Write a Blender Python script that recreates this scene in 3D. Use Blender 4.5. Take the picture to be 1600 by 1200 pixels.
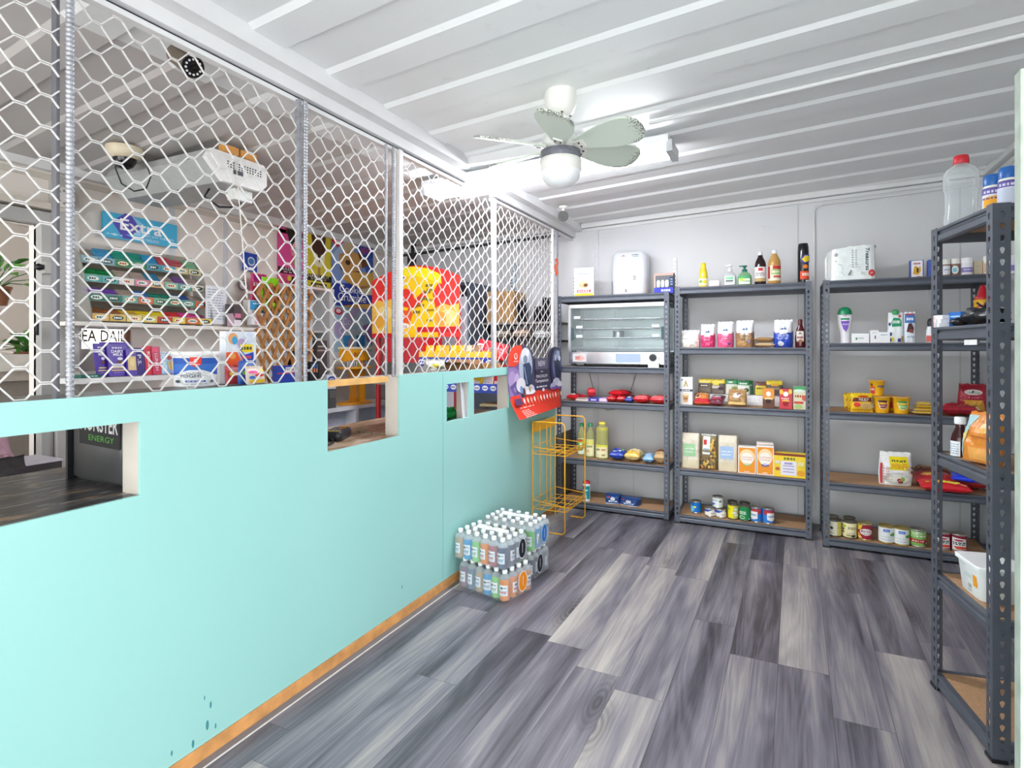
import bpy, math, random
from mathutils import Vector, Matrix, noise
from mathutils.geometry import tessellate_polygon

for o in list(bpy.data.objects):
    bpy.data.objects.remove(o, do_unlink=True)
SC = bpy.context.scene
COL = SC.collection
PI = math.pi
R = math.radians
RNG = random.Random(7)

# ------------------------------------------------------------------ camera
F_PX, HOR, CAM_H = 891.0, 543.0, 1.342
YAW = math.atan(429 / 891)
cam_data = bpy.data.cameras.new('camera')
cam = bpy.data.objects.new('camera', cam_data)
COL.objects.link(cam)
cam.location = (0, 0, CAM_H)
cam.rotation_euler = (PI / 2, 0, YAW)
cam_data.sensor_fit = 'HORIZONTAL'
cam_data.sensor_width = 36
cam_data.lens = F_PX / 1600 * 36
cam_data.shift_y = -(600 - HOR) / 1600
cam_data.clip_start = 0.02
SC.camera = cam

# ------------------------------------------------------------------ exposure, world, lights
SC.view_settings.view_transform = 'Standard'
SC.view_settings.look = 'None'
SC.view_settings.gamma = 1
SC.view_settings.use_curve_mapping = False
SC.view_settings.exposure = 1.1
SC.cycles.use_denoising = True
SC.cycles.max_bounces = 10
SC.cycles.diffuse_bounces = 6
SC.cycles.transparent_max_bounces = 24
SC.cycles.sample_clamp_indirect = 6

world = bpy.data.worlds.new('daylight')
SC.world = world
world.use_nodes = True
wn = world.node_tree
wn.nodes['Background'].inputs[0].default_value = (0.97, 0.985, 1.0, 1)
wn.nodes['Background'].inputs[1].default_value = 2.75


# ------------------------------------------------------------------ line-of-sight helpers
_S, _C = math.sin(YAW), math.cos(YAW)


def ray(u, v):
    a, b = (u - 800) / F_PX, (HOR - v) / F_PX
    return (-_S + a * _C, _C + a * _S, b)


def on_y(u, v, Y):
    d = ray(u, v)
    t = Y / d[1]
    return (d[0] * t, Y, CAM_H + d[2] * t)


def on_x(u, v, X):
    d = ray(u, v)
    t = X / d[0]
    return (X, d[1] * t, CAM_H + d[2] * t)


def on_z(u, v, Z):
    d = ray(u, v)
    t = (Z - CAM_H) / d[2]
    return (d[0] * t, d[1] * t, Z)


# ------------------------------------------------------------------ materials
_M = {}


def lin(c):
    c = c / 255
    return c / 12.92 if c <= 0.04045 else ((c + 0.055) / 1.055) ** 2.4


def rgb(h):
    h = h.lstrip('#')
    return tuple(lin(int(h[i:i + 2], 16)) for i in (0, 2, 4))


def mat(h, rough=0.5, metal=0.0, var=0.06, scale=30, bump=0.0, spec=0.5):
    key = (h, rough, metal, var, scale, bump, spec)
    if key in _M:
        return _M[key]
    m = bpy.data.materials.new('m_' + h.lstrip('#') + '_%d' % len(_M))
    m.use_nodes = True
    nt = m.node_tree
    b = nt.nodes['Principled BSDF']
    c = rgb(h)
    b.inputs['Roughness'].default_value = rough
    b.inputs['Metallic'].default_value = metal
    b.inputs['Specular IOR Level'].default_value = spec
    if var > 0:
        tc = nt.nodes.new('ShaderNodeTexCoord')
        n = nt.nodes.new('ShaderNodeTexNoise')
        n.inputs['Scale'].default_value = scale
        n.inputs['Detail'].default_value = 4
        r = nt.nodes.new('ShaderNodeValToRGB')
        r.color_ramp.elements[0].position = 0.3
        r.color_ramp.elements[1].position = 0.7
        r.color_ramp.elements[0].color = tuple(x * (1 - var) for x in c) + (1,)
        r.color_ramp.elements[1].color = tuple(min(1, x * (1 + var)) for x in c) + (1,)
        nt.links.new(tc.outputs['Object'], n.inputs['Vector'])
        nt.links.new(n.outputs['Fac'], r.inputs['Fac'])
        nt.links.new(r.outputs['Color'], b.inputs['Base Color'])
        if bump > 0:
            bp = nt.nodes.new('ShaderNodeBump')
            bp.inputs['Strength'].default_value = bump
            bp.inputs['Distance'].default_value = 0.01
            nt.links.new(n.outputs['Fac'], bp.inputs['Height'])
            nt.links.new(bp.outputs['Normal'], b.inputs['Normal'])
    else:
        b.inputs['Base Color'].default_value = c + (1,)
    _M[key] = m
    return m


def ink(h):
    return mat(h, 0.55, 0, 0, 30, 0, 0.3)


def emit(h, s):
    key = ('e', h, s)
    if key not in _M:
        m = bpy.data.materials.new('m_glow')
        m.use_nodes = True
        b = m.node_tree.nodes['Principled BSDF']
        b.inputs['Base Color'].default_value = (0.9, 0.9, 0.9, 1)
        b.inputs['Emission Color'].default_value = rgb(h) + (1,)
        b.inputs['Emission Strength'].default_value = s
        _M[key] = m
    return _M[key]


def clear(h='#ffffff', alpha=0.25, rough=0.08, fresnel=True):
    """Thin clear plastic or glass: partly see-through with a glossy skin."""
    key = ('c', h, alpha, rough)
    if key in _M:
        return _M[key]
    m = bpy.data.materials.new('m_clear')
    m.use_nodes = True
    nt = m.node_tree
    b = nt.nodes['Principled BSDF']
    b.inputs['Base Color'].default_value = rgb(h) + (1,)
    b.inputs['Roughness'].default_value = rough
    tr = nt.nodes.new('ShaderNodeBsdfTransparent')
    tr.inputs[0].default_value = tuple(0.35 + 0.65 * x for x in rgb(h)) + (1,)
    mx = nt.nodes.new('ShaderNodeMixShader')
    lw = nt.nodes.new('ShaderNodeLayerWeight')
    lw.inputs['Blend'].default_value = 0.35
    mr = nt.nodes.new('ShaderNodeMapRange')
    mr.inputs['To Min'].default_value = alpha
    mr.inputs['To Max'].default_value = min(1, alpha + 0.45)
    nt.links.new(lw.outputs['Facing'], mr.inputs['Value'])
    nt.links.new(mr.outputs[0], mx.inputs[0])
    nt.links.new(tr.outputs[0], mx.inputs[1])
    nt.links.new(b.outputs[0], mx.inputs[2])
    nt.links.new(mx.outputs[0], nt.nodes['Material Output'].inputs['Surface'])
    _M[key] = m
    return m


# ------------------------------------------------------------------ mesh builder
class MB:
    def __init__(s):
        s.v, s.f, s.m, s.mats, s.sm = [], [], [], [], []

    def mi(s, m):
        if m not in s.mats:
            s.mats.append(m)
        return s.mats.index(m)

    def add(s, vs, fs, m, smooth=False):
        k, i = len(s.v), s.mi(m)
        s.v += [tuple(p) for p in vs]
        for f in fs:
            s.f.append(tuple(k + q for q in f))
            s.m.append(i)
            s.sm.append(smooth)
        return s

    def box(s, x0, y0, z0, x1, y1, z1, m, T=None):
        vs = [(x, y, z) for z in (z0, z1) for y in (y0, y1) for x in (x0, x1)]
        if T:
            vs = [T(p) for p in vs]
        return s.add(vs, [(0, 2, 3, 1), (4, 5, 7, 6), (0, 1, 5, 4), (2, 6, 7, 3), (0, 4, 6, 2), (1, 3, 7, 5)], m)

    def rbox(s, x0, y0, z0, x1, y1, z1, r, m, seg=3, ztaper=0.0):
        """Box with rounded vertical edges and slightly softened top."""
        cx, cy = (x0 + x1) / 2, (y0 + y1) / 2
        hx, hy = (x1 - x0) / 2, (y1 - y0) / 2
        r = min(r, hx * .99, hy * .99)
        ring = []
        for q, (sx, sy) in enumerate(((1, 1), (-1, 1), (-1, -1), (1, -1))):
            for k in range(seg + 1):
                a = PI / 2 * (q + k / seg)
                ring.append((sx * (hx - r) + r * math.cos(a), sy * (hy - r) + r * math.sin(a)))
        e = min(r * .5, (z1 - z0) * .2)
        lv = [(z0, 1 - e / max(hx, hy)), (z0 + e, 1), (z1 - e, 1 - ztaper), (z1, 1 - ztaper - e / max(hx, hy))]
        n = len(ring)
        vs = [(cx + x * k, cy + y * k, z) for z, k in lv for x, y in ring]
        fs = [(j * n + i, j * n + (i + 1) % n, (j + 1) * n + (i + 1) % n, (j + 1) * n + i) for j in range(3) for i in range(n)]
        s.add(vs, fs, m, True)
        s.add(vs[:n], [tuple(range(n))[::-1]], m)
        return s.add(vs[3 * n:], [tuple(range(n))], m)

    def lathe(s, prof, m, seg=20, cx=0, cy=0, cz=0, sy=1.0, smooth=True):
        n = len(prof)
        vs = [(cx + r * math.cos(2 * PI * i / seg), cy + sy * r * math.sin(2 * PI * i / seg), cz + z) for r, z in prof for i in range(seg)]
        fs = [(j * seg + i, j * seg + (i + 1) % seg, (j + 1) * seg + (i + 1) % seg, (j + 1) * seg + i) for j in range(n - 1) for i in range(seg)]
        s.add(vs, fs, m, smooth)
        if prof[0][0] > 1e-4:
            s.add(vs[:seg], [tuple(range(seg))[::-1]], m)
        if prof[-1][0] > 1e-4:
            s.add(vs[-seg:], [tuple(range(seg))], m)
        return s

    def cyl(s, p, q, r, m, seg=8, r2=None):
        p, q = Vector(p), Vector(q)
        d = (q - p).normalized()
        a = d.orthogonal().normalized()
        b = d.cross(a)
        r2 = r if r2 is None else r2
        vs = [p + (a * math.cos(2 * PI * i / seg) + b * math.sin(2 * PI * i / seg)) * r for i in range(seg)]
        vs += [q + (a * math.cos(2 * PI * i / seg) + b * math.sin(2 * PI * i / seg)) * r2 for i in range(seg)]
        s.add(vs, [(i, (i + 1) % seg, seg + (i + 1) % seg, seg + i) for i in range(seg)], m, True)
        return s.add(vs, [tuple(range(seg))[::-1], tuple(range(seg, 2 * seg))], m)

    def tube(s, pts, r, m, seg=6):
        pts = [Vector(p) for p in pts]
        n = len(pts)
        vs = []
        a = None
        for i, p in enumerate(pts):
            d = (pts[min(i + 1, n - 1)] - pts[max(i - 1, 0)]).normalized()
            if a is None:
                a = d.orthogonal().normalized()
            else:
                a = (a - d * a.dot(d)).normalized()
            b = d.cross(a)
            vs += [p + (a * math.cos(2 * PI * k / seg) + b * math.sin(2 * PI * k / seg)) * r for k in range(seg)]
        fs = [(j * seg + i, j * seg + (i + 1) % seg, (j + 1) * seg + (i + 1) % seg, (j + 1) * seg + i) for j in range(n - 1) for i in range(seg)]
        s.add(vs, fs, m, True)
        return s.add(vs, [tuple(range(seg))[::-1], tuple(range((n - 1) * seg, n * seg))], m)

    def prism(s, pts, axis, a, b, m):
        """Closed 2D outline swept along an axis: 'x' -> pts are (y, z); 'y' -> (x, z); 'z' -> (x, y)."""
        def P(p, t):
            return {'x': (t, p[0], p[1]), 'y': (p[0], t, p[1]), 'z': (p[0], p[1], t)}[axis]
        n = len(pts)
        vs = [P(p, a) for p in pts] + [P(p, b) for p in pts]
        fs = [(i, (i + 1) % n, n + (i + 1) % n, n + i) for i in range(n)] + [tuple(range(n))[::-1], tuple(range(n, 2 * n))]
        return s.add(vs, fs, m)

    def build(s, name, parent=None, loc=None, rot=None):
        me = bpy.data.meshes.new(name)
        me.from_pydata(s.v, [], s.f)
        for m in s.mats:
            me.materials.append(m)
        me.polygons.foreach_set('material_index', s.m)
        me.polygons.foreach_set('use_smooth', s.sm)
        me.update()
        o = bpy.data.objects.new(name, me)
        COL.objects.link(o)
        if parent:
            o.parent = parent
        if loc:
            o.location = loc
        if rot:
            o.rotation_euler = rot
        return o


def tag(o, label, cat, group=None, kind=None):
    o['label'] = label
    o['category'] = cat
    if group:
        o['group'] = group
    if kind:
        o['kind'] = kind
    return o


def thing(name, label, cat, loc=(0, 0, 0), rot=0, group=None):
    o = bpy.data.objects.new(name, None)
    o.empty_display_size = 0.05
    COL.objects.link(o)
    o.location = loc
    o.rotation_euler = rot if isinstance(rot, (tuple, list)) else (0, 0, rot)
    return tag(o, label, cat, group)


def struct(o):
    o['kind'] = 'structure'
    return o


def kids(o):
    return [c for c in bpy.data.objects if c.parent == o]


def dup(o, loc=None, rot=None, label=None, parent=None, tree=None):
    c = o.copy()
    COL.objects.link(c)
    if parent:
        c.parent = parent
    if loc is not None:
        c.location = loc
    if rot is not None:
        c.rotation_euler = rot if isinstance(rot, (tuple, list)) else (0, 0, rot)
    if label:
        c['label'] = label
    for ch in (tree[o] if tree is not None and o in tree else kids(o)):
        dup(ch, parent=c, tree=tree)
    return c


# ------------------------------------------------------------------ printed faces (flat artwork laid on a surface)
_T = {}


def text_mesh(t, bold=False):
    key = (t, bold)
    if key in _T:
        return _T[key]
    cu = bpy.data.curves.new('txt', 'FONT')
    cu.body = t
    cu.resolution_u = 2
    cu.align_x = 'LEFT'
    if bold:
        cu.offset = 0.018
    ob = bpy.data.objects.new('txt', cu)
    COL.objects.link(ob)
    dg = bpy.context.evaluated_depsgraph_get()
    me = bpy.data.meshes.new_from_object(ob.evaluated_get(dg))
    vs = [(v.co.x, v.co.y) for v in me.vertices]
    fs = [tuple(p.vertices) for p in me.polygons]
    bpy.data.objects.remove(ob)
    bpy.data.curves.remove(cu)
    bpy.data.meshes.remove(me)
    if not vs:
        _T[key] = ([], [])
        return _T[key]
    x0, x1 = min(v[0] for v in vs), max(v[0] for v in vs)
    y0, y1 = min(v[1] for v in vs), max(v[1] for v in vs)
    w, h = max(x1 - x0, 1e-6), max(y1 - y0, 1e-6)
    _T[key] = ([((x - x0) / w * 2 - 1, (y - y0) / h * 2 - 1) for x, y in vs], fs)
    return _T[key]


def art(mb, shapes, surf, step=0.00035, curved=False):
    """shapes in face units (-1..1): r rect, e ellipse, p polygon, t text (string, cx, cz, half w, half h, colour), tr = text turned 90 degrees."""
    n = 0
    for sh in shapes:
        n += 1
        off = step * n
        k = sh[0]
        if k == 'r':
            _, x0, z0, x1, z1, c = sh
            a = max(1, math.ceil(abs(x1 - x0) * 7)) if curved else 1
            b = max(1, math.ceil(abs(z1 - z0) * 5)) if curved else 1
            vs = [surf(x0 + (x1 - x0) * i / a, z0 + (z1 - z0) * j / b, off) for j in range(b + 1) for i in range(a + 1)]
            fs = [(j * (a + 1) + i, j * (a + 1) + i + 1, (j + 1) * (a + 1) + i + 1, (j + 1) * (a + 1) + i) for j in range(b) for i in range(a)]
            mb.add(vs, fs, ink(c), curved)
        elif k == 'e':
            _, cx, cz, rx, rz, c = sh
            q, rings = 20, (1, 2)[curved]
            vs = [surf(cx, cz, off)]
            for g in range(1, rings + 1):
                vs += [surf(cx + rx * g / rings * math.cos(2 * PI * i / q), cz + rz * g / rings * math.sin(2 * PI * i / q), off) for i in range(q)]
            fs = [(0, 1 + i, 1 + (i + 1) % q) for i in range(q)]
            for g in range(1, rings):
                fs += [(1 + (g - 1) * q + i, 1 + g * q + i, 1 + g * q + (i + 1) % q, 1 + (g - 1) * q + (i + 1) % q) for i in range(q)]
            mb.add(vs, fs, ink(c), curved)
        elif k == 'p':
            _, pts, c = sh
            if curved:
                tris = [[pts[i] for i in tr] for tr in tessellate_polygon([[Vector((x, z, 0)) for x, z in pts]])]
                done = []
                while tris:
                    a, b, d = tris.pop()
                    e = max(((a, b, d), (b, d, a), (d, a, b)), key=lambda q: (q[0][0] - q[1][0]) ** 2 + .3 * (q[0][1] - q[1][1]) ** 2)
                    if (e[0][0] - e[1][0]) ** 2 + .3 * (e[0][1] - e[1][1]) ** 2 > .05:
                        mdl = ((e[0][0] + e[1][0]) / 2, (e[0][1] + e[1][1]) / 2)
                        tris += [(e[0], mdl, e[2]), (mdl, e[1], e[2])]
                    else:
                        done.append((a, b, d))
                for tr in done:
                    mb.add([surf(x, z, off) for x, z in tr], [(0, 1, 2)], ink(c))
            else:
                mb.add([surf(x, z, off) for x, z in pts], [tuple(range(len(pts)))], ink(c))
        elif k == 'g':       # print too small to read: a row of word-like dashes
            _, cx, cz, hw, hh, c = sh
            q = random.Random(int(1000 * (abs(cx) + hw + 3 * abs(cz))))
            x = cx - hw
            while x < cx + hw - .02:
                wd = min(hw * q.uniform(.22, .55), cx + hw - x)
                mb.add([surf(x, cz - hh, off), surf(x + wd, cz - hh, off), surf(x + wd, cz + hh, off), surf(x, cz + hh, off)], [(0, 1, 2, 3)], ink(c))
                x += wd + hw * .14
        elif k in ('t', 'tb', 'tr'):
            _, t, cx, cz, hw, hh, c = sh
            vs, fs = text_mesh(t, k in ('tb', 'tr'))
            if k == 'tr':
                mb.add([surf(cx + hw * y, cz - hh * x, off) for x, y in vs], fs, ink(c))
            else:
                mb.add([surf(cx + hw * x, cz + hh * y, off) for x, y in vs], fs, ink(c))
    return mb


def flat(hw, y, zc, hh):
    return lambda x, z, o: (x * hw, y - o, zc + z * hh)


def wrap(r, zc, hh, ang=1.2, sy=1.0):
    return lambda x, z, o: ((r + o) * math.sin(x * ang), -sy * (r + o) * math.cos(x * ang), zc + z * hh)


def label(shapes, surf, parent, curved=False, name='label', step=0.00035, loc=None, rot=None):
    return art(MB(), shapes, surf, step, curved).build(name, parent, loc, rot)
# ------------------------------------------------------------------ room dimensions
P = -1.71                 # face of the teal partition
YB = 4.92                 # back wall
XR = 1.25                 # wall on the door side
XF = -3.74                # far wall of the serving room
YF = -1.3                 # open shop front
CZ0, CKX = 2.50, 0.035    # the ceiling rises gently towards the door side


def ceil_z(x):
    return CZ0 + CKX * x


def node_mat(name):
    m = bpy.data.materials.new(name)
    m.use_nodes = True
    nt = m.node_tree
    return m, nt, nt.nodes['Principled BSDF']


def nn(nt, kind, **kw):
    n = nt.nodes.new('ShaderNode' + kind)
    for k, v in kw.items():
        setattr(n, k, v)
    return n


def math_n(nt, op, a, b=None, c=None):
    n = nn(nt, 'Math', operation=op)
    for i, x in enumerate((a, b, c)):
        if x is None:
            continue
        if isinstance(x, (int, float)):
            n.inputs[i].default_value = x
        else:
            nt.links.new(x, n.inputs[i])
    return n.outputs[0]


def ramp(nt, fac, stops):
    r = nn(nt, 'ValToRGB')
    e = r.color_ramp.elements
    e[0].position, e[0].color = stops[0][0], rgb(stops[0][1]) + (1,)
    e[1].position, e[1].color = stops[-1][0], rgb(stops[-1][1]) + (1,)
    for p, c in stops[1:-1]:
        x = e.new(p)
        x.color = rgb(c) + (1,)
    nt.links.new(fac, r.inputs[0])
    return r.outputs[0]


def mixc(nt, fac, a, b, mode='MIX'):
    n = nn(nt, 'Mix', data_type='RGBA', blend_type=mode)
    for i, x in ((0, fac), (6, a), (7, b)):
        if isinstance(x, (int, float)):
            n.inputs[i].default_value = x
        elif isinstance(x, str):
            n.inputs[i].default_value = rgb(x) + (1,)
        else:
            nt.links.new(x, n.inputs[i])
    return n.outputs[2]


# vinyl plank floor: planks run away from the camera
def floor_material():
    m, nt, b = node_mat('m_vinyl_planks')
    g = nn(nt, 'NewGeometry')
    sp = nn(nt, 'SeparateXYZ')
    nt.links.new(g.outputs['Position'], sp.inputs[0])
    X, Y = sp.outputs[0], sp.outputs[1]
    X = math_n(nt, 'ADD', X, math_n(nt, 'MULTIPLY', Y, -0.012))
    PW, PL = 0.19, 1.25
    px = math_n(nt, 'DIVIDE', math_n(nt, 'ADD', X, 10 * PW + 0.065), PW)
    ix = math_n(nt, 'FLOOR', px)
    fx = math_n(nt, 'SUBTRACT', px, ix)
    wn = nn(nt, 'TexWhiteNoise', noise_dimensions='1D')
    nt.links.new(ix, wn.inputs['W'])
    py = math_n(nt, 'DIVIDE', math_n(nt, 'ADD', Y, math_n(nt, 'MULTIPLY_ADD', wn.outputs['Value'], 7.0, 20)), PL)
    iy = math_n(nt, 'FLOOR', py)
    fy = math_n(nt, 'SUBTRACT', py, iy)
    cb = nn(nt, 'CombineXYZ')
    nt.links.new(ix, cb.inputs[0])
    nt.links.new(iy, cb.inputs[1])
    w2 = nn(nt, 'TexWhiteNoise', noise_dimensions='2D')
    nt.links.new(cb.outputs[0], w2.inputs['Vector'])
    rnd = w2.outputs['Value']
    sr = nn(nt, 'SeparateColor')
    nt.links.new(w2.outputs['Color'], sr.inputs[0])
    r2, r3 = sr.outputs[1], sr.outputs[2]

    def coords(sx, sy, k):
        c = nn(nt, 'CombineXYZ')
        nt.links.new(math_n(nt, 'MULTIPLY_ADD', X, sx, math_n(nt, 'MULTIPLY', r2, 31.0 + k)), c.inputs[0])
        nt.links.new(math_n(nt, 'MULTIPLY_ADD', Y, sy, math_n(nt, 'MULTIPLY', r3, 47.0 + k)), c.inputs[1])
        nt.links.new(math_n(nt, 'MULTIPLY', rnd, 13.0), c.inputs[2])
        return c.outputs[0]

    def noise_f(vec, scale, detail, rough=0.55, dist=0.0):
        n = nn(nt, 'TexNoise')
        n.inputs['Scale'].default_value = scale
        n.inputs['Detail'].default_value = detail
        n.inputs['Roughness'].default_value = rough
        n.inputs['Distortion'].default_value = dist
        nt.links.new(vec, n.inputs['Vector'])
        return n.outputs['Fac']
    broad = noise_f(coords(9.5, 0.40, 0), 1.0, 2, 0.5, 0.2)           # long light and dark bands
    fig = noise_f(coords(9.0, 0.60, 5), 1.0, 1.5, 0.4, 0.25)             # figure: contour lines of a smooth field
    rings = math_n(nt, 'MULTIPLY_ADD', math_n(nt, 'SINE', math_n(nt, 'MULTIPLY', fig, 75.0)), 0.5, 0.5)
    fine = noise_f(coords(150, 5.0, 9), 1.0, 3, 0.6)                   # fine brushed grain
    blot = noise_f(coords(6.0, 1.6, 3), 1.0, 2, 0.5)                   # darker smoky patches
    t = math_n(nt, 'MULTIPLY_ADD', broad, 1.05, -0.03)
    t = math_n(nt, 'ADD', t, math_n(nt, 'MULTIPLY_ADD', rnd, 0.28, -0.14))
    t = math_n(nt, 'ADD', t, math_n(nt, 'MULTIPLY_ADD', fine, 0.34, -0.17))
    t = math_n(nt, 'ADD', t, math_n(nt, 'MULTIPLY_ADD', rings, 0.085, -0.042))
    t = math_n(nt, 'ADD', t, math_n(nt, 'MULTIPLY_ADD', blot, 0.45, -0.23))
    col = ramp(nt, t, [(0.0, '#2c2a30'), (0.22, '#46434b'), (0.5, '#75717a'), (0.72, '#9c9694'), (1.0, '#bfb8b0')])
    # knots: sparse stretched cells with rings
    vo = nn(nt, 'TexVoronoi', feature='F1')
    vo.inputs['Scale'].default_value = 1.0
    nt.links.new(coords(5.0, 1.55, 2), vo.inputs['Vector'])
    kd = math_n(nt, 'ADD', vo.outputs['Distance'], math_n(nt, 'MULTIPLY_ADD', fig, 0.25, -0.12))
    sv = nn(nt, 'SeparateColor')
    nt.links.new(vo.outputs['Color'], sv.inputs[0])
    on = math_n(nt, 'GREATER_THAN', sv.outputs[0], 0.45)
    kr = math_n(nt, 'MULTIPLY_ADD', math_n(nt, 'SINE', math_n(nt, 'MULTIPLY', kd, 95.0)), 0.5, 0.5)
    mr = nn(nt, 'MapRange')
    for i, x in ((1, 0.03), (2, 0.36), (3, 1.0), (4, 0.0)):
        mr.inputs[i].default_value = x
    nt.links.new(kd, mr.inputs[0])
    kf = math_n(nt, 'MULTIPLY', math_n(nt, 'MULTIPLY', mr.outputs[0], on), math_n(nt, 'MULTIPLY_ADD', kr, 0.45, 0.40))
    col = mixc(nt, kf, col, '#2b282c')
    # seams
    ex = math_n(nt, 'ABSOLUTE', math_n(nt, 'SUBTRACT', fx, 0.5))
    ey = math_n(nt, 'ABSOLUTE', math_n(nt, 'SUBTRACT', fy, 0.5))
    seam = math_n(nt, 'MAXIMUM', math_n(nt, 'GREATER_THAN', ex, 0.4935), math_n(nt, 'GREATER_THAN', ey, 0.4990))
    col = mixc(nt, math_n(nt, 'MULTIPLY', seam, 0.55), col, '#1b1a1e')
    nt.links.new(col, b.inputs['Base Color'])
    b.inputs['Roughness'].default_value = 0.36
    bp = nn(nt, 'Bump')
    bp.inputs['Strength'].default_value = 0.10
    bp.inputs['Distance'].default_value = 0.004
    nt.links.new(fine, bp.inputs['Height'])
    nt.links.new(bp.outputs[0], b.inputs['Normal'])
    return m


def painted(name, h, h2, rough, scale=1.4, dirt=None, dirt_amt=0.0):
    """House paint: very soft tone variation plus optional sparse scuffs."""
    m, nt, b = node_mat(name)
    g = nn(nt, 'NewGeometry')
    n = nn(nt, 'TexNoise')
    n.inputs['Scale'].default_value = scale
    n.inputs['Detail'].default_value = 4
    nt.links.new(g.outputs['Position'], n.inputs['Vector'])
    c = ramp(nt, n.outputs['Fac'], [(0.3, h), (0.7, h2)])
    if dirt:
        d = nn(nt, 'TexNoise')
        d.inputs['Scale'].default_value = 9
        d.inputs['Detail'].default_value = 8
        d.inputs['Roughness'].default_value = 0.7
        nt.links.new(g.outputs['Position'], d.inputs['Vector'])
        f = ramp(nt, d.outputs['Fac'], [(0.60, '#000000'), (0.74, '#ffffff')])
        c = mixc(nt, math_n(nt, 'MULTIPLY', f, dirt_amt), c, dirt)
    nt.links.new(c, b.inputs['Base Color'])
    b.inputs['Roughness'].default_value = rough
    return m


M_FLOOR = floor_material()
M_WHITE = painted('m_wall_paint', '#d3d5d8', '#dcdee0', 0.55, 1.2, '#b9babc', 0.25)
M_CREAM = painted('m_cream_wall', '#e2dad2', '#e9e2db', 0.6, 1.2, '#b5aca2', 0.3)
M_CEIL = painted('m_ceiling_paint', '#e3e6e7', '#eaecec', 0.5, 0.9, '#b3b3ae', 0.25)
M_TEAL = painted('m_teal_paint', '#9bd3cd', '#a2d7d1', 0.38, 0.8, '#8fd2cc', 0.25)
M_TRIM = mat('#dfe0e0', 0.4, 0, 0.03, 6)
M_BEIGE = mat('#cdc6bb', 0.5, 0, 0.06, 8)
M_GREYP = mat('#a9a8a5', 0.5, 0, 0.06, 8)
M_PINE = mat('#d69a5c', 0.55, 0, 0.22, 14)
M_PINE2 = mat('#e0b06c', 0.5, 0, 0.2, 16)
M_DARK = mat('#33363c', 0.5, 0, 0.1)
M_GREYSTEEL = mat('#575c66', 0.42, 0.25, 0.08, 14)
M_BOARD = mat('#b08a66', 0.75, 0, 0.14, 120)
M_CHROME = mat('#c8cacc', 0.22, 1.0, 0.05)
M_STEEL = mat('#b9bcbf', 0.32, 0.9, 0.08)
M_GALV = mat('#a2a4aa', 0.4, 0.55, 0.2, 60)
M_MESHPAINT = mat('#d6d4d2', 0.35, 0.1, 0.04)
M_BLACK = mat('#17181b', 0.4, 0, 0.1)

# floor
struct(MB().box(-5.6, YF, -0.05, XR + 1.9, YB + 0.1, 0, M_FLOOR).build('floor'))

# ribbed metal ceiling
RY0, RP, RT = 1.33, 0.3638, -0.072


def ceiling():
    mb = MB()
    xs = [XR + 0.06 - i * (XR + 0.06 + 5.6) / 14 for i in range(15)]
    prof = []
    for i in range(-9, 12):
        y = RY0 + RP * i
        prof += [(y - 0.010, 0.013), (y + 0.012, 0.0), (y + 0.150, 0.0), (y + 0.166, 0.013)]
    vs, n = [], len(prof)
    for x in xs:
        for y, z in prof:
            yy = min(max(y + RT * (x + 1.0), YF), YB + 0.05)
            vs.append((x, yy, ceil_z(x) + z))
    fs = [(a * n + k, a * n + k + 1, (a + 1) * n + k + 1, (a + 1) * n + k) for a in range(len(xs) - 1) for k in range(n - 1)]
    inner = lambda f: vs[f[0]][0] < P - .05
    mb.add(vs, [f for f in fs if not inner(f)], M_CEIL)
    mb.add(vs, [f for f in fs if inner(f)], painted('m_serving_room_ceiling_shade', '#bdb9b7', '#c8c5c2', 0.55, 0.9, '#a9a39d', 0.25))   # serving room side: its dimmer light is put into a greyer colour
    x0, x1 = XR + 0.06, -5.6   # roof sheet above
    mb.add([(x0, YF, ceil_z(x0) + .06), (x1, YF, ceil_z(x1) + .06), (x1, YB + .1, ceil_z(x1) + .06), (x0, YB + .1, ceil_z(x0) + .06)], [(0, 1, 2, 3)], M_CEIL)
    return mb.build('ceiling')


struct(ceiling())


# partition with serving hatches
def holed_slab(mb, a_cuts, z_cuts, holes, x0, x1, m, axis='x'):
    """Upright slab in the plane across `axis`; holes are (a0, z0, a1, z1)."""
    A = sorted(set(a_cuts + [h[0] for h in holes] + [h[2] for h in holes]))
    Z = sorted(set(z_cuts + [h[1] for h in holes] + [h[3] for h in holes]))
    full = {}
    for i in range(len(A) - 1):
        for j in range(len(Z) - 1):
            ca, cz = (A[i] + A[i + 1]) / 2, (Z[j] + Z[j + 1]) / 2
            full[i, j] = not any(h[0] < ca < h[2] and h[1] < cz < h[3] for h in holes)

    def pt(x, a, z):
        return (x, a, z) if axis == 'x' else (a, x, z)
    for (i, j), on in full.items():
        if not on:
            continue
        a, b, c, d = A[i], A[i + 1], Z[j], Z[j + 1]
        for x in (x0, x1):
            mb.add([pt(x, a, c), pt(x, b, c), pt(x, b, d), pt(x, a, d)], [(0, 1, 2, 3)], m)
        for di, dj, e in ((-1, 0, ((a, c), (a, d))), (1, 0, ((b, c), (b, d))), (0, -1, ((a, c), (b, c))), (0, 1, ((a, d), (b, d)))):
            if not full.get((i + di, j + dj), False):
                (p, q), (r, s) = e
                mb.add([pt(x0, p, q), pt(x1, p, q), pt(x1, r, s), pt(x0, r, s)], [(0, 1, 2, 3)], m)
    return mb


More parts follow.
